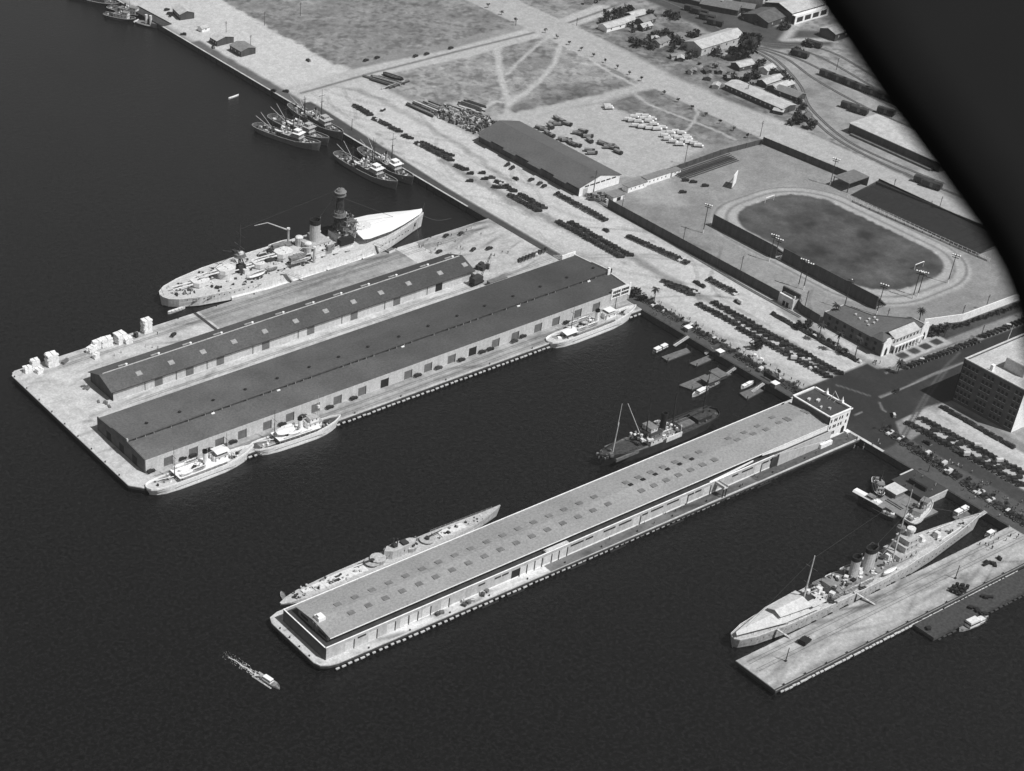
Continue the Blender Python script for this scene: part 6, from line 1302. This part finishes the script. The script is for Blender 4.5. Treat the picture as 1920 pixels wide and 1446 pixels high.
# cars and carts on the piers, with their parts
def pier_car(label, p, h, k=0, grp='cars on the cargo pier'):
    x, y = G(*p); r = thing('car', label, 'car', (x, y, .03), h, grp); b_, c_, w_ = car_parts(*VAR[k]); b_.build('body', r); c_.build('cabin', r); w_.build('wheel', r)
for p, h, k, lab in (((283,886),.1,0,'dark car at the corner post of the clerestory shed'),((342,862),.05,1,'dark car by the first door of the clerestory shed'),((362,857),.05,3,'open car behind the white cutter funnel'),((393,846),.0,0,'dark car right behind the white cutter funnel top'),((418,838),0,4,'small car by the third shed door'),((437,831),0,1,'dark car left of the fourth shed door'),((529,798),.0,0,'dark car beside the second white cutter'),((568,783),.05,2,'grey car behind the second cutter'),((618,766),0,0,'dark car by the second cutter mast'),((663,749),.02,3,'car with pale windscreen below the seventh door'),((783,706),0,1,'dark car left of the middle open door'),((822,692),0,2,'grey car with bright bonnet right of the middle doors'),((865,677),.02,0,'dark car before the open black door'),((904,662),0,1,'left car of a close pair on the pier apron'),((919,657),0,0,'right car of a close pair on the pier apron'),((964,642),.0,2,'left car by the tall dark door'),((980,633),.05,0,'right car by the tall dark door'),((1062,607),0,0,'car behind the innermost white cutter'),((325,630),.5,1,'dark car alone north of the smaller shed'),
    ((887,470),.4,0,'dark car at the pier root north of the crane'),((836,444),.3,0,'left dark car near the battleship mooring'),((864,440),.3,2,'grey car near the battleship mooring'),((823,474),.2,1,'dark car by the end of the smaller shed'),((917,468),.0,0,'dark car with driver beside it at the pier root')): pier_car(lab, p, h, k)
for i in range(9): pier_car('car in the short slanting row by the crane at the pier root', (975+i*6.1, 490-i*2.5), .95, (0,1,0,2,1,6,0,2,1)[i])
# trucks and trailers in the yard behind the warehouse
tl = MB('truck_canvas').bx(0,0,1.0,4.8,1.9,1.2).bx(0,0,2.2,4.5,1.3,.3).m('stucco_white').bx(3.1,0,.8,1.1,1.8,.6).m('black').bx(0,0,.4,5,1.2,.6).build('trailer'); COL.objects.unlink(tl)
for i, p in enumerate(((385,910),(430,890),(470,880),(500,902),(540,920),(575,945),(460,925),(440,955),(490,965),(545,975),(600,980),(640,970),(415,918),(515,885),(560,905),(660,1030),(700,1010),(740,1000),(780,1010),(820,1040),(680,1055),(720,1075),(760,1050),(800,1070),(840,1080),(880,1090),(770,1095),(830,1055),(910,1105),(735,1040),(230,808),(240,822))):
    o = tl.copy(); COL.objects.link(o); o.location = (*G(1080+p[0]/4, p[1]/4), .02); o.rotation_euler = (0, 0, -.62+.1*((i*37) % 7-3)/3); far = i < 15
    tag(o, 'pale covered truck in the '+('far' if far else 'near')+' cluster of the yard behind the warehouse' if i < 30 else 'pale truck of a pair standing apart at the edge of the grass', 'truck', 'pale trucks in the yard')
td = MB('mid_grey').bx(-.8,0,1.0,4.8,2.2,1.1).m('car_dark').bx(2.4,0,.6,1.6,1.9,1.5).m('black').bx(0,0,.35,6,1.3,.6).build('truck'); COL.objects.unlink(td)
for i, p in enumerate(((815,180),(850,198),(895,222),(790,215),(825,222),(770,240),(985,295),(1012,275),(970,290),(1050,315),(1062,345),(1155,365),(1165,372),(1210,382),(1205,395),(1255,400),(1275,432),(1225,400),(860,335),(890,345),(915,360),(940,375),(965,380),(1060,420),(1080,440),(745,290),(770,305),(690,250),(725,262))):
    o = td.copy(); COL.objects.link(o); o.location = (*G(840+p[0]/4, 180+p[1]/4), .02); o.rotation_euler = (0, 0, -1.2+.3*((i*31) % 5-2)); tag(o, 'dark lorry '+('in the yard between the warehouse and the pale trucks' if i < 18 else 'close behind the long warehouse roof'), 'lorry', 'dark lorries behind the warehouse')
# rail crane on the cargo pier
x, y = G(893,533); cr = thing('rail_crane', 'dark rail crane with raised lattice boom at the end of the smaller shed', 'crane', (x, y, 0), .1)
MB('black').bx(0,0,.5,9,2.8,.9).build('truck_frame', cr); MB('dark_steel').bx(-.5,0,1.6,6.5,4.2,3.2).bx(-2.5,1,4.8,1.4,1.4,1.6).build('cab', cr)
bm_ = MB('dark_steel'); 
for s in (-.5,.5): bm_.rod((2.5,s,2.5),(9.5,s*.6,15),.16,n=4)
for i in range(8): t = i/8; t2 = (i+1)/8; bm_.rod((2.5+7*t,-.5+.2*t,2.5+12.5*t),(2.5+7*t2,.5-.2*t2,2.5+12.5*t2),.09,n=3)
bm_.rod((9.5,0,15),(-2,0,5.5),.07,n=3).rod((9.5,0,15),(9.7,0,4),.05,n=3); bm_.build('boom', cr)
x, y = G(918,523); solo(MB('navy_grey').bx(0,0,.5,12,2.9,2.2).m('black').bx(0,0,.1,10,1.6,.5), 'rail_wagon', 'low dark wagon coupled beyond the rail crane', 'rail wagon', (x, y-6, 0), 0)
x, y = G(905,505); tr_ = MB('leaf_dark'); solo(MB('dark_steel').bx(0,0,0,5,3,2.2).bx(1,2,0,3,2,3).bx(-2,2,0,2,2,2.6).cyl(2,-2,0,3,.9,n=8), 'machinery', 'heap of dark machinery beside the rail crane', 'machinery', (x, y, 0), .3)
for i, (p, lab) in enumerate((((1797,1106),'dark pile of drums and gear on the naval pier near the low dock'),((1508,1205),'dark flat cart with raised handle near the outer end of the naval pier'))):
    x, y = G(*p); m_ = MB('black')
    if i == 0:
        for j in range(14): m_.cyl((j % 5)*1.7-3.4, (j//5)*1.9-2, 0, 1.2+.5*(j % 3), .75, n=9)
    else: m_.bx(0,0,.5,5,3.4,.9).bx(-1,0,1.4,3,3,.9).rod((2.4,0,.6),(4.6,.6,.3),.15); [m_.rod((a,-1.5,.4),(a,1.5,.4),.4,n=8) for a in (-1.6,1.6)]
    solo(m_, ('drum_pile','cart')[i], lab, ('drums','cart')[i], (x, y, .04), .2)
for i, p in enumerate(((1473,1240),(1791,1085))): x, y = G(*p); solo(MB('timber_dark').cyl(0,0,0,7,.22,.16,7).bx(0,0,0,.9,.9,.5), 'lamp_post', ('post standing near the outer end of the naval pier','post standing in the middle of the naval pier')[i], 'post', (x, y, .03))
for i, p in enumerate(((1850,1058),(1875,1050),(1865,1060),(1836,1148),(1848,1152),(1822,1140),(1850,1120),(1740,1178))): x, y = G(*p, 0 if p[1] < 1100 else -1.3); solo(MB('black').bx(0,0,0,(5,2,3)[i % 3],1.2,.8).bx(.5,.9,0,1.6,1.2,1.1), 'gear_pile', 'dark heap of gear '+('at the shore end of the naval pier' if i < 3 else 'lying on the low dock'), 'gear', (x, y, .03 if i < 3 else -1.27), .4*i, 'heaps of gear on the docks')
# ---------------------------------------------------------------- poles and lamps
def hgt(b_, t_):
    X_, Y_ = G(*b_); best = (1e9, 5)
    for i in range(8, 130):
        h = i*.25; w = (X_, -Y_, CAMH-h); c3 = [sum(CM[r][j]*w[j] for j in range(3)) for r in range(3)]
        e = abs(FPX*c3[1]/c3[2]+PPY-t_[1]); best = min(best, (e, h))
    return X_, Y_, best[1]
for i, (b_, t_, lab) in enumerate((((1318,437),(1330,383),'floodlight pole at the far end of the long dark stand'),((1442,490),(1452,440),'left floodlight pole of the pair by the middle of the dark stand'),((1454,480),(1462,447),'right floodlight pole of the pair by the middle of the dark stand'),((1496,540),(1510,486),'left floodlight pole of the pair below the oval lawn'),((1506,543),(1520,492),'right floodlight pole of the pair below the oval lawn'),((1711,560),(1727,508),'left floodlight pole of the pair at the near end of the track'),((1720,556),(1732,509),'right floodlight pole of the pair at the near end of the track'),((1777,531),(1794,477),'tall floodlight pole inside the near bend of the track'),((1556,348),(1566,297),'floodlight pole near the far bend of the track'),((1582,580),(1597,523),'floodlight pole right of the dark stand end'),((1643,590),(1656,533),'floodlight pole between the dark stand and the civic roof'))):
    x, y, h = hgt(b_, t_); r = thing('floodlight_pole', lab, 'floodlight', (x, y, 0), .3, 'floodlight poles of the ball park')
    MB('timber_dark').cyl(0,0,0,h,.26,.17,7).m('stucco_white').cyl(0,0,0,2.2,.3,.28,7).build('pole', r); MB('timber_dark').box(-.15,.15,-2.2,2.2,h-.9,h-.6).box(-.15,.15,-1.8,1.8,h-2.1,h-1.8).build('crossarm', r)
    for yy in (-2,-.7,.7,2) if i != 9 else (0,): MB('stucco_white').dome(.35, yy, h-.6, .5, .45, 8).build('lamp', r)
for i, (b_, t_) in enumerate((((1387,514),(1391,480)),((1508,580),(1514,545)),((1280,456),(1284,425)),((1165,398),(1172,366)),((1113,360),(1118,319)),((1283,310),(1288,270)),((1425,257),(1431,227)),((1673,361),(1678,335)),((1743,394),(1748,377)),((1758,402),(1766,368)),((424,65),(424,40)),((470,87),(471,65)),((496,48),(496,22)),((563,30),(563,5)),((1802,598),(1809,572)),((1847,582),(1856,552)),((1660,608),(1666,578)),((1838,635),(1845,610)),((1681,693),(1684,672)),((1915,595),(1919,577)),((1568,131),(1574,108)),((967,48),(968,33)),((1400,180),(1402,158)),((1081,48),(1081,33)),((1740,885),(1744,862)) ,((1652,807),(1656,785)))):
    x, y, h = hgt(b_, t_); r = thing('utility_pole', 'dark utility pole with crossarms '+('by the middle of the ball park fence','by the civic end of the ball park','inside the fence near the warehouse gable','at the corner by the white ticket shed','in front of the white warehouse gable','behind the far fence of the ball park','by the grass corner on the wide highway','along the highway above the far stand','left of two close poles beyond the far stand','right of two close poles beyond the far stand','by the huts on the far quay','right of the huts on the far quay','by the fence of the top field','farthest in the top field','behind the bright white wall, left','behind the bright white wall, right','behind the civic roof','in the middle of the broad street','on the pavement corner by the lawn squares','far along the broad street','in the upper rail yard','at the top field street corner','beside the long barrack','by the house block corner','among the promenade cars south','at the quay end by the head house')[i], 'utility pole', (x, y, 0), .2, 'utility poles')
    MB('timber_dark').cyl(0,0,0,h,.2,.13,6).build('pole', r); MB('timber_dark').box(-1.1,1.1,-.07,.07,h-.9,h-.7).box(-1,1,-.07,.07,h-1.7,h-1.5).build('crossarm', r)
for b_, t_, lab in (((1348,576),(1347,550),'white flagpole at the far end of the long car block'),((1428,620),(1426,596),'white flagpole in the middle of the long car block')):
    x, y, h = hgt(b_, t_); solo(MB('stucco_white').cyl(0,0,0,h,.16,.08,6).dome(0,0,h,.16,.2,6), 'flagpole', lab, 'flagpole', (x, y, 0))
# ---------------------------------------------------------------- trees
def tree(label, p, h, r_, seed, mat='leaf', grp='trees and bushes beyond the highway', trunk=True, n=420, name='tree', sq=.8):
    rd = random.Random(seed); x, y = G(*p); r = thing(name, label, 'tree' if name == 'tree' else 'shrub', (x, y, 0), 0, grp); cz = h-r_*sq if trunk else r_*.55
    tb = MB('trunk').rod((0,0,0),(.2,.1,cz*.8),.12*r_*.5+.08,.07*r_*.4+.05,6)
    lobes = []
    for i in range(7):
        a, q_, u = rd.random()*6.28, rd.random()**.5*r_*.62, (rd.random()-.4)*r_*sq*.9; lobes.append((q_*cos(a), q_*sin(a), max(r_*.3,cz+u), r_*(.42+.22*rd.random()))); 
        if trunk: tb.rod((.1,.05,cz*.55),(q_*cos(a)*.8,q_*sin(a)*.8,cz+u*.6),.07*r_*.3+.03,.03,4)
    tb.build('trunk', r); c_ = MB(mat)
    for i in range(n):
        lx, ly, lz, lr = lobes[i % 7]; th, ph = rd.random()*6.28, math.acos(2*rd.random()-1); q_ = lr*rd.random()**.33; s_ = r_*.15*(.6+rd.random())+.12
        cx, cy, cz_ = lx+q_*sin(ph)*cos(th), ly+q_*sin(ph)*sin(th), max(.15, lz+q_*cos(ph)*sq)
        a = [(rd.random()-.5)*2 for _ in range(3)]; b_ = [(rd.random()-.5)*2 for _ in range(3)]
        c_.add([(cx+s_*a[0],cy+s_*a[1],cz_+s_*a[2]),(cx+s_*b_[0],cy+s_*b_[1],cz_+s_*b_[2]),(cx-s_*a[0],cy-s_*a[1],cz_-s_*a[2]),(cx-s_*b_[0],cy-s_*b_[1],cz_-s_*b_[2])], [(0,1,2,3)])
    c_.build('crown', r); return r
tree('biggest dark tree rising above the house roofs', (1402,108), 15, 9.5, 1, 'leaf_dark', n=900); tree('second dark tree left of the biggest one', (1380,112), 10, 6, 2, 'leaf_dark')
BH = 'bushes and small trees among the houses'
for i, p in enumerate(((1210,82),(1222,90),(1195,88),(1185,80),(1258,76),(1266,82),(1275,84),(1232,70),(1165,30),(1155,25),(1180,25),(1220,35),(1250,30),(1262,35),(1345,105),(1450,140),(1462,148),(1473,160),(1430,120),(1415,145),(1400,152),(1506,205),(1488,232),(1520,240),(1498,230),(1372,150),(1140,38),(1128,45),(1300,68),(1420,130),(1495,195),(1245,66))):
    tree('bushy tree among the small houses', p, 4.2+(i*7) % 3, 3.4+(i*5) % 3*1.0, 10+i, 'leaf' if i % 2 else 'leaf_dark', BH, True, 170)
rb_ = random.Random(77)
for i in range(46):
    u, v = rb_.random(), rb_.random(); p = (1120+u*370+(v-.5)*50, 16+u*195+(v-.5)*44)
    tree('scrubby bush growing in the yards among the houses', p, 2.6+rb_.random()*1.5, 1.5+rb_.random()*1.8, 700+i, 'leaf_dark' if i % 3 else 'leaf', 'scrub among the houses', False, 90, 'bush')
for i in range(14):
    u, v = rb_.random(), rb_.random(); hut('small lean shed in the yards among the houses', (1125+u*350+(v-.5)*50, 28+u*180+(v-.5)*60+8), 4+3*rb_.random(), 3+2*rb_.random(), 2.3, .8, rb_.random()*3, rb_.choice(('wood_dark','stucco_mid','timber')), rb_.choice(('roof_pale','mid_grey','roof_dark')), 'shed', 'shed', 'small sheds among the houses', 0)
for i, p in enumerate(((1495,102),(1518,86),(1410,25),(1425,45),(1470,55),(1400,35))): tree('dark spreading bush '+('in the upper rail yard' if i < 2 else 'along the edge of the dark street'), p, 5, 5, 60+i, 'leaf_dark', 'dark bushes by the rail yard', True, 240)
for i in range(9): tree('small street tree along the edge of the waste ground by the highway', (1022+i*22.5, 62+i*11.3), 3.2, 1.3, 80+i, 'leaf_dark', 'small trees along the highway', True, 60)
for i in range(8): tree('small street tree along the grass above the truck yard', (1245+i*26, 178+i*13.5), 3.2, 1.4, 95+i, 'leaf_dark', 'small trees above the truck yard', True, 60)
for i, p in enumerate(((915,15),(940,28),(967,42))): tree('small tree along the upper edge of the top field', p, 3.5, 1.5, 110+i, 'leaf_dark', 'small trees of the top field', True, 60)
for i in range(12): tree('round clipped shrub in front of the bright white wall', (1790+i*11.3, 615-i*3.9+(i*7 % 3)), 2.6, 1.9, 120+i, 'leaf_dark', 'shrubs before the white wall', False, 130, 'shrub')
for i, p in enumerate(((1742,625),(1750,621),(1757,624),(1764,618),(1748,630),(1736,632),(1770,622))): tree('ragged shrub in the bed beside the white civic front', p, 3, 2.2, 140+i, 'leaf', 'shrubs beside the civic front', False, 170, 'shrub')
for i, p in enumerate(((1690,655),(1699,650),(1707,646),(1676,662),(1683,659))): tree('small dark conical shrub before the civic arcade', p, 2.6, 1.1, 150+i, 'leaf_dark', 'shrubs before the civic arcade', False, 90, 'shrub')
tree('round leafed tree on the harbour road above the two white horns of the float', (1417,654), 5.5, 3.6, 160, 'leaf_dark', 'trees on the quay', True, 320)
tree('dark tree against the signboard corner of the clerestory shed', (1188,556), 6, 3.2, 161, 'leaf_dark', 'trees on the quay', True, 260); tree('dark bush right of the signboard corner', (1202,563), 3.4, 2.6, 162, 'leaf_dark', 'trees on the quay', False, 200); tree('dark tree left of the civic building', (1513,618), 5.5, 3, 163, 'leaf_dark', 'trees on the quay', True, 260); tree('dark tree at the kerb left of the civic building', (1495,618), 4.5, 2.6, 164, 'leaf_dark', 'trees on the quay', True, 220)
for i in range(11):
    t = (i+.5)/11; tree('small round promenade tree above the landing floats', (1212+285*t+(i*37 % 7)-3, 561+168*t+(i*53 % 9)-4), 2.6, 1.25, 300+i, 'leaf_dark', 'promenade trees above the floats', True, 90)
    tree('small round tree of the southern promenade', (1658+262*t+(i*37 % 7)-3, 801+176*t+(i*53 % 9)-4), 2.6, 1.25, 340+i, 'leaf_dark', 'trees of the southern promenade', True, 90)
def palm(label, b_, t_, seed, grp='palm trees'):
    x, y, h = hgt(b_, t_); rd = random.Random(seed); r = thing('palm_tree', label, 'palm tree', (x, y, 0), rd.random()*6, grp)
    MB('trunk').rod((0,0,0),(.15,.1,h*.5),.28,.22,7).rod((.15,.1,h*.5),(.1,.25,h-.6),.22,.2,7).build('trunk', r); c_ = MB('leaf_dark')
    for i in range(26):
        a, up, L_ = 2*pi*i/26+rd.random()*.3, .9-1.3*rd.random(), 2.1+rd.random()*.7; pts = []
        for k in range(6): t = k/5; pts.append((.1+L_*t*cos(a), .25+L_*t*sin(a), h-.6+up*L_*t-1.5*t*t))
        for k in range(5):
            w0, w1 = .42*(1-abs(k/5-.35)), .42*(1-abs((k+1)/5-.35))*(k < 4)+.03; nx_, ny_ = -sin(a), cos(a); p_, q_ = pts[k], pts[k+1]
            c_.add([(p_[0]+nx_*w0,p_[1]+ny_*w0,p_[2]-.1),(q_[0]+nx_*w1,q_[1]+ny_*w1,q_[2]-.1),q_,p_], [(0,1,2,3)]).add([(p_[0]-nx_*w0,p_[1]-ny_*w0,p_[2]-.1),(q_[0]-nx_*w1,q_[1]-ny_*w1,q_[2]-.1),q_,p_], [(3,2,1,0)])
    c_.build('frond', r)
for i, (b_, t_, lab) in enumerate((((1226,567),(1230,540),'slender palm standing alone by the promenade corner'),((1723,603),(1727,580),'palm behind the white gable of the civic building'),((1770,632),(1778,606),'palm before the white wall among shrubs'),((1562,604),(1568,570),'tall palm at the left end of the civic building'),((1534,640),(1540,605),'palm at the kerb left of the civic building'),((1567,660),(1572,622),'palm in front of the dark civic wall'),((1602,672),(1608,632),'palm near the corner tower of the civic building'),((1683,700),(1687,676),'small palm on the pavement corner by the first lawn square'))): palm(lab, b_, t_, 200+i)
# ---------------------------------------------------------------- people
def person_mesh(stride, cloth, legs):
    me = bpy.data.meshes.new('person'); V = [(0,0,.95),(0,0,1.15),(0,0,1.38),(0,0,1.5),(0,.02,1.62),(0,.02,1.72),(-.19,0,1.4),(-.26,.03,1.12),(-.25,.1,.88),(.19,0,1.4),(.26,-.02,1.12),(.25,.06,.88),(-.1,0,.9),(-.11,stride,.5),(-.11,stride*.7,.06),(.1,0,.9),(.11,-stride,.5),(.11,-stride*1.4,.06),(-.11,stride*.7+.14,.04),(.11,-stride*1.4+.14,.04)]
    Rr = [.15,.15,.16,.06,.095,.08,.075,.055,.045,.075,.055,.045,.1,.075,.055,.1,.075,.055,.05,.05]
    E_ = [(0,1),(1,2),(2,3),(3,4),(4,5),(2,6),(6,7),(7,8),(2,9),(9,10),(10,11),(0,12),(12,13),(13,14),(0,15),(15,16),(16,17),(14,18),(17,19)]
    me.from_pydata(V, E_, []); o = bpy.data.objects.new('person', me); COL.objects.link(o)
    md = o.modifiers.new('s', 'SKIN'); sv = me.skin_vertices[0].data
    for i, q_ in enumerate(sv): q_.radius = (Rr[i], Rr[i]*.8); q_.use_root = i == 0
    dg = bpy.context.evaluated_depsgraph_get(); m2 = bpy.data.meshes.new_from_object(o.evaluated_get(dg)); bpy.data.objects.remove(o)
    for k in (cloth, legs, 'skin', 'cloth_dark'): m2.materials.append(MATS[k])
    for f in m2.polygons: z = f.center.z; f.material_index = 3 if z > 1.68 else 2 if z > 1.47 else 0 if z > .95 else 1
    return m2
PM = [person_mesh(.08,'cloth_dark','cloth_dark'), person_mesh(.16,'cloth_pale','cloth_dark'), person_mesh(.02,'cloth_dark','mid_grey'), person_mesh(.18,'cloth_pale','cloth_pale')]
rp_ = random.Random(5)
def people(n, x0, x1, y0, y1, label, grp, z=.05, w=(5,2,4,1)):
    for i in range(n):
        o = bpy.data.objects.new('person', PM[rp_.choices(range(4), w)[0]]); COL.objects.link(o)
        o.location = (x0+(x1-x0)*rp_.random(), y0+(y1-y0)*rp_.random(), z); o.rotation_euler = (0, 0, rp_.random()*6.28); tag(o, label, 'person', grp)
people(95, 633, 640.5, 464, 578, 'person on foot among the parked cars of the promenade above the floats', 'people on the promenade above the floats')
people(16, 627.9, 633, 470, 560, 'person standing by the water edge above the floats', 'people by the water edge above the floats')
people(90, 636, 647, 333, 402, 'person on foot among the cars of the southern promenade', 'people on the southern promenade'); people(18, 628.5, 636, 333, 362, 'person at the quay edge near the cruiser bow', 'people near the cruiser bow')
people(16, 604, 626, 324, 331.5, 'person walking at the shore end of the naval pier', 'people on the naval pier'); people(12, 617, 632, 405, 422, 'person by the head house on the pier road', 'people by the head house')
people(18, 572, 592, 664, 691, 'person standing on the cargo pier near the battleship brow', 'people near the battleship'); people(12, 590, 622, 650, 688, 'person walking across the root of the cargo pier', 'people on the cargo pier root')
people(7, 355, 425, 668, 684, 'person beside the pale lumber stacks', 'people by the lumber stacks'); people(12, 440, 600, 418.8, 421.8, 'person on the narrow apron beside the pale roofed shed', 'people on the narrow apron'); people(8, 613, 627, 367, 384, 'person on the landing mole', 'people on the landing mole'); people(6, 684, 690, 458, 462, 'person on the pavement corner before the civic building', 'people before the civic building')
# two white bows of boats carried on the promenade
for i, (p, lab) in enumerate((((1416,669),'larger white two horned stand on the promenade'),((1428,676),'smaller white two horned stand on the promenade'))):
    x, y = G(*p); solo(MB('stucco_white').bx(0,0,0,1.6,2.0,1.4,0,1,.8).rod((0,-.9,1.2),(.2,-1.3,3.4),.2,.12).rod((0,.9,1.2),(.2,1.3,3.4),.2,.12), 'ticket_stand', lab, 'stand', (x, y, 0), .5)
for i, (p, lab) in enumerate((((1289,620),'white roofed kiosk at the head of the first gangway'),((1349,665),'pale kiosk at the head of the second gangway'),((1452,725),'white kiosk at the head of the fourth gangway'))):
    x, y = G(*p); r = thing('kiosk', lab, 'kiosk', (x, y, 0), 0, 'kiosks on the promenade'); MB('timber').bx(0,0,0,3,3,2.3).build('wall', r); MB('stucco_white').bx(0,0,2.303,3.6,3.6,.3,0,.7,.7).build('roof', r)
x, y = G(1445,715); solo(MB('black').box(-.2,.2,-5,5,.8,3.2).rod((0,-4.5,0),(0,-4.5,1),.12).rod((0,4.5,0),(0,4.5,1),.12), 'notice_board', 'long dark notice board on the promenade near the head house', 'notice board', (x, y, 0))
# ---------------------------------------------------------------- aeroplane wing of the photographer's aircraft, daylight, camera
def ray(px, py, d):
    a, b = (px-PPX)/FPX, (py-PPY)/FPX
    w = [CM[0][i]*a + CM[1][i]*b + CM[2][i] for i in range(3)]
    return np.array((w[0]*d, -w[1]*d, CAMH-w[2]*d))
MATS['wing_fabric'] = M('wing_fabric', .022, rough=.9, spec=.05, var=.1)
fw = np.array((CM[2][0], -CM[2][1], -CM[2][2])); EDGE = [(1355,-260),(1437,-120),(1522,-5),(1592,95),(1655,190),(1726,285),(1784,365),(1838,440),(1874,505),(1900,570),(1922,680),(1930,800)]
mbw = MB('wing_fabric'); mbw.smooth = True; rs = []
for i, p in enumerate(EDGE):
    e = ray(*p, 3.0); a = np.array(EDGE[max(i-1,0)]); c_ = np.array(EDGE[min(i+1,len(EDGE)-1)]); t = (c_-a)/np.hypot(*(c_-a)); nrm = np.array((t[1], -t[0]))
    q = ray(p[0]+nrm[0]*100, p[1]+nrm[1]*100, 3.0)-e; q /= np.linalg.norm(q); th = .075
    ring = []
    for u, v in ((0,0),(.02,.6),(.08,1),(.35,1.25),(.8,.85),(1.25,.1),(1.25,-.05),(.8,-.5),(.35,-.7),(.08,-.65),(.02,-.4)):
        ring.append(tuple(e + q*u*1.15 - fw*v*th))
    rs.append(ring)
mbw.rings(rs); solo(mbw, 'aircraft_wing', 'black out of focus wing of the photographing aeroplane at the upper right', 'aircraft wing')
# funnel smoke of the innermost minesweeper drifting over the quay
sm = bpy.data.materials.new('smoke'); sm.use_nodes = True; nt_ = sm.node_tree; nt_.nodes.remove(nt_.nodes['Principled BSDF'])
pv = nt_.nodes.new('ShaderNodeVolumePrincipled'); pv.inputs['Color'].default_value = (.35, .35, .35, 1)
tc = nt_.nodes.new('ShaderNodeTexCoord'); nz = nt_.nodes.new('ShaderNodeTexNoise'); nz.inputs['Scale'].default_value = 2.2; nz.inputs['Detail'].default_value = 4
nt_.links.new(tc.outputs['Object'], nz.inputs['Vector']); ln_ = nt_.nodes.new('ShaderNodeVectorMath'); ln_.operation = 'LENGTH'; nt_.links.new(tc.outputs['Object'], ln_.inputs[0])
fd = nt_.nodes.new('ShaderNodeMapRange'); fd.interpolation_type = 'SMOOTHSTEP'; fd.inputs[1].default_value = 1.0; fd.inputs[2].default_value = .15; fd.inputs[3].default_value = 0; fd.inputs[4].default_value = 1; nt_.links.new(ln_.outputs['Value'], fd.inputs[0])
mr = nt_.nodes.new('ShaderNodeMapRange'); mr.inputs[1].default_value = .45; mr.inputs[2].default_value = .7; mr.inputs[3].default_value = 0; mr.inputs[4].default_value = .03; nt_.links.new(nz.outputs['Fac'], mr.inputs[0])
mx_ = nt_.nodes.new('ShaderNodeMath'); mx_.operation = 'MULTIPLY'; nt_.links.new(mr.outputs[0], mx_.inputs[0]); nt_.links.new(fd.outputs[0], mx_.inputs[1]); nt_.links.new(mx_.outputs[0], pv.inputs['Density']); nt_.links.new(pv.outputs[0], nt_.nodes['Material Output'].inputs['Volume']); MATS['smoke'] = sm
mb_ = MB('smoke'); mb_.rings([[(cos(j*pi/8-pi/2)*cos(2*pi*i/16)+1e-4*cos(i), cos(j*pi/8-pi/2)*sin(2*pi*i/16)+1e-4*sin(i), sin(j*pi/8-pi/2)) for i in range(16)] for j in range(9)])
o_ = mb_.build('smoke', None, (620, 884, 17), .1); o_.scale = (7, 26, 11); o_['kind'] = 'stuff'; o_['label'] = 'thin dark smoke drifting from the innermost minesweeper over the quay'; o_['category'] = 'smoke'
# thin harbour haze
hz = bpy.data.materials.new('haze'); hz.use_nodes = True; nt_ = hz.node_tree; nt_.nodes.remove(nt_.nodes['Principled BSDF'])
pv = nt_.nodes.new('ShaderNodeVolumePrincipled'); pv.inputs['Color'].default_value = (.9, .9, .9, 1); pv.inputs['Density'].default_value = 6e-5; pv.inputs['Anisotropy'].default_value = .2
nt_.links.new(pv.outputs[0], nt_.nodes['Material Output'].inputs['Volume']); MATS['haze'] = hz
hb_ = MB('haze').box(-4200, 6200, -4200, 6200, -7.5, 470).build('haze'); hb_['kind'] = 'stuff'; hb_['label'] = 'thin pale haze over the harbour'; hb_['category'] = 'haze'
# sun and sky
EL, AZ = radians(56.5), atan2(-.62, .23)
sl = bpy.data.lights.new('sun', 'SUN'); sl.energy = 4.1; sl.angle = radians(.53); so = bpy.data.objects.new('sun', sl); COL.objects.link(so)
from mathutils import Vector, Matrix
dv = Vector((cos(EL)*cos(AZ), cos(EL)*sin(AZ), sin(EL))); so.rotation_euler = dv.to_track_quat('Z', 'Y').to_euler(); so.location = (700, 300, 300)
wd = bpy.data.worlds.new('World'); SC.world = wd; wd.use_nodes = True; nt = wd.node_tree; bgn = nt.nodes['Background']
sky = nt.nodes.new('ShaderNodeTexSky'); sky.sky_type = 'NISHITA'; sky.sun_disc = False; sky.sun_elevation = EL; sky.sun_rotation = pi/2-AZ
bw = nt.nodes.new('ShaderNodeRGBToBW'); nt.links.new(sky.outputs[0], bw.inputs[0]); nt.links.new(bw.outputs[0], bgn.inputs['Color']); bgn.inputs['Strength'].default_value = .06
cam = bpy.data.cameras.new('camera'); co_ = bpy.data.objects.new('camera', cam); COL.objects.link(co_); SC.camera = co_
cam.sensor_width = 36; cam.sensor_fit = 'HORIZONTAL'; cam.lens = FPX/1920*36; cam.shift_x = (960-PPX)/1920; cam.shift_y = (PPY-723)/1920
rt = Vector((CM[0][0], -CM[0][1], -CM[0][2])); dn = Vector((CM[1][0], -CM[1][1], -CM[1][2])); fo = Vector((CM[2][0], -CM[2][1], -CM[2][2]))
co_.matrix_world = Matrix(((rt.x, -dn.x, -fo.x, 0), (rt.y, -dn.y, -fo.y, 0), (rt.z, -dn.z, -fo.z, CAMH), (0, 0, 0, 1)))
cam.clip_start = .5; cam.clip_end = 20000; cam.dof.use_dof = True; cam.dof.focus_distance = 950; cam.dof.aperture_fstop = 1.9
SC.view_settings.view_transform = 'Standard'; SC.view_settings.look = 'None'; SC.view_settings.exposure = 0; SC.view_settings.gamma = 1
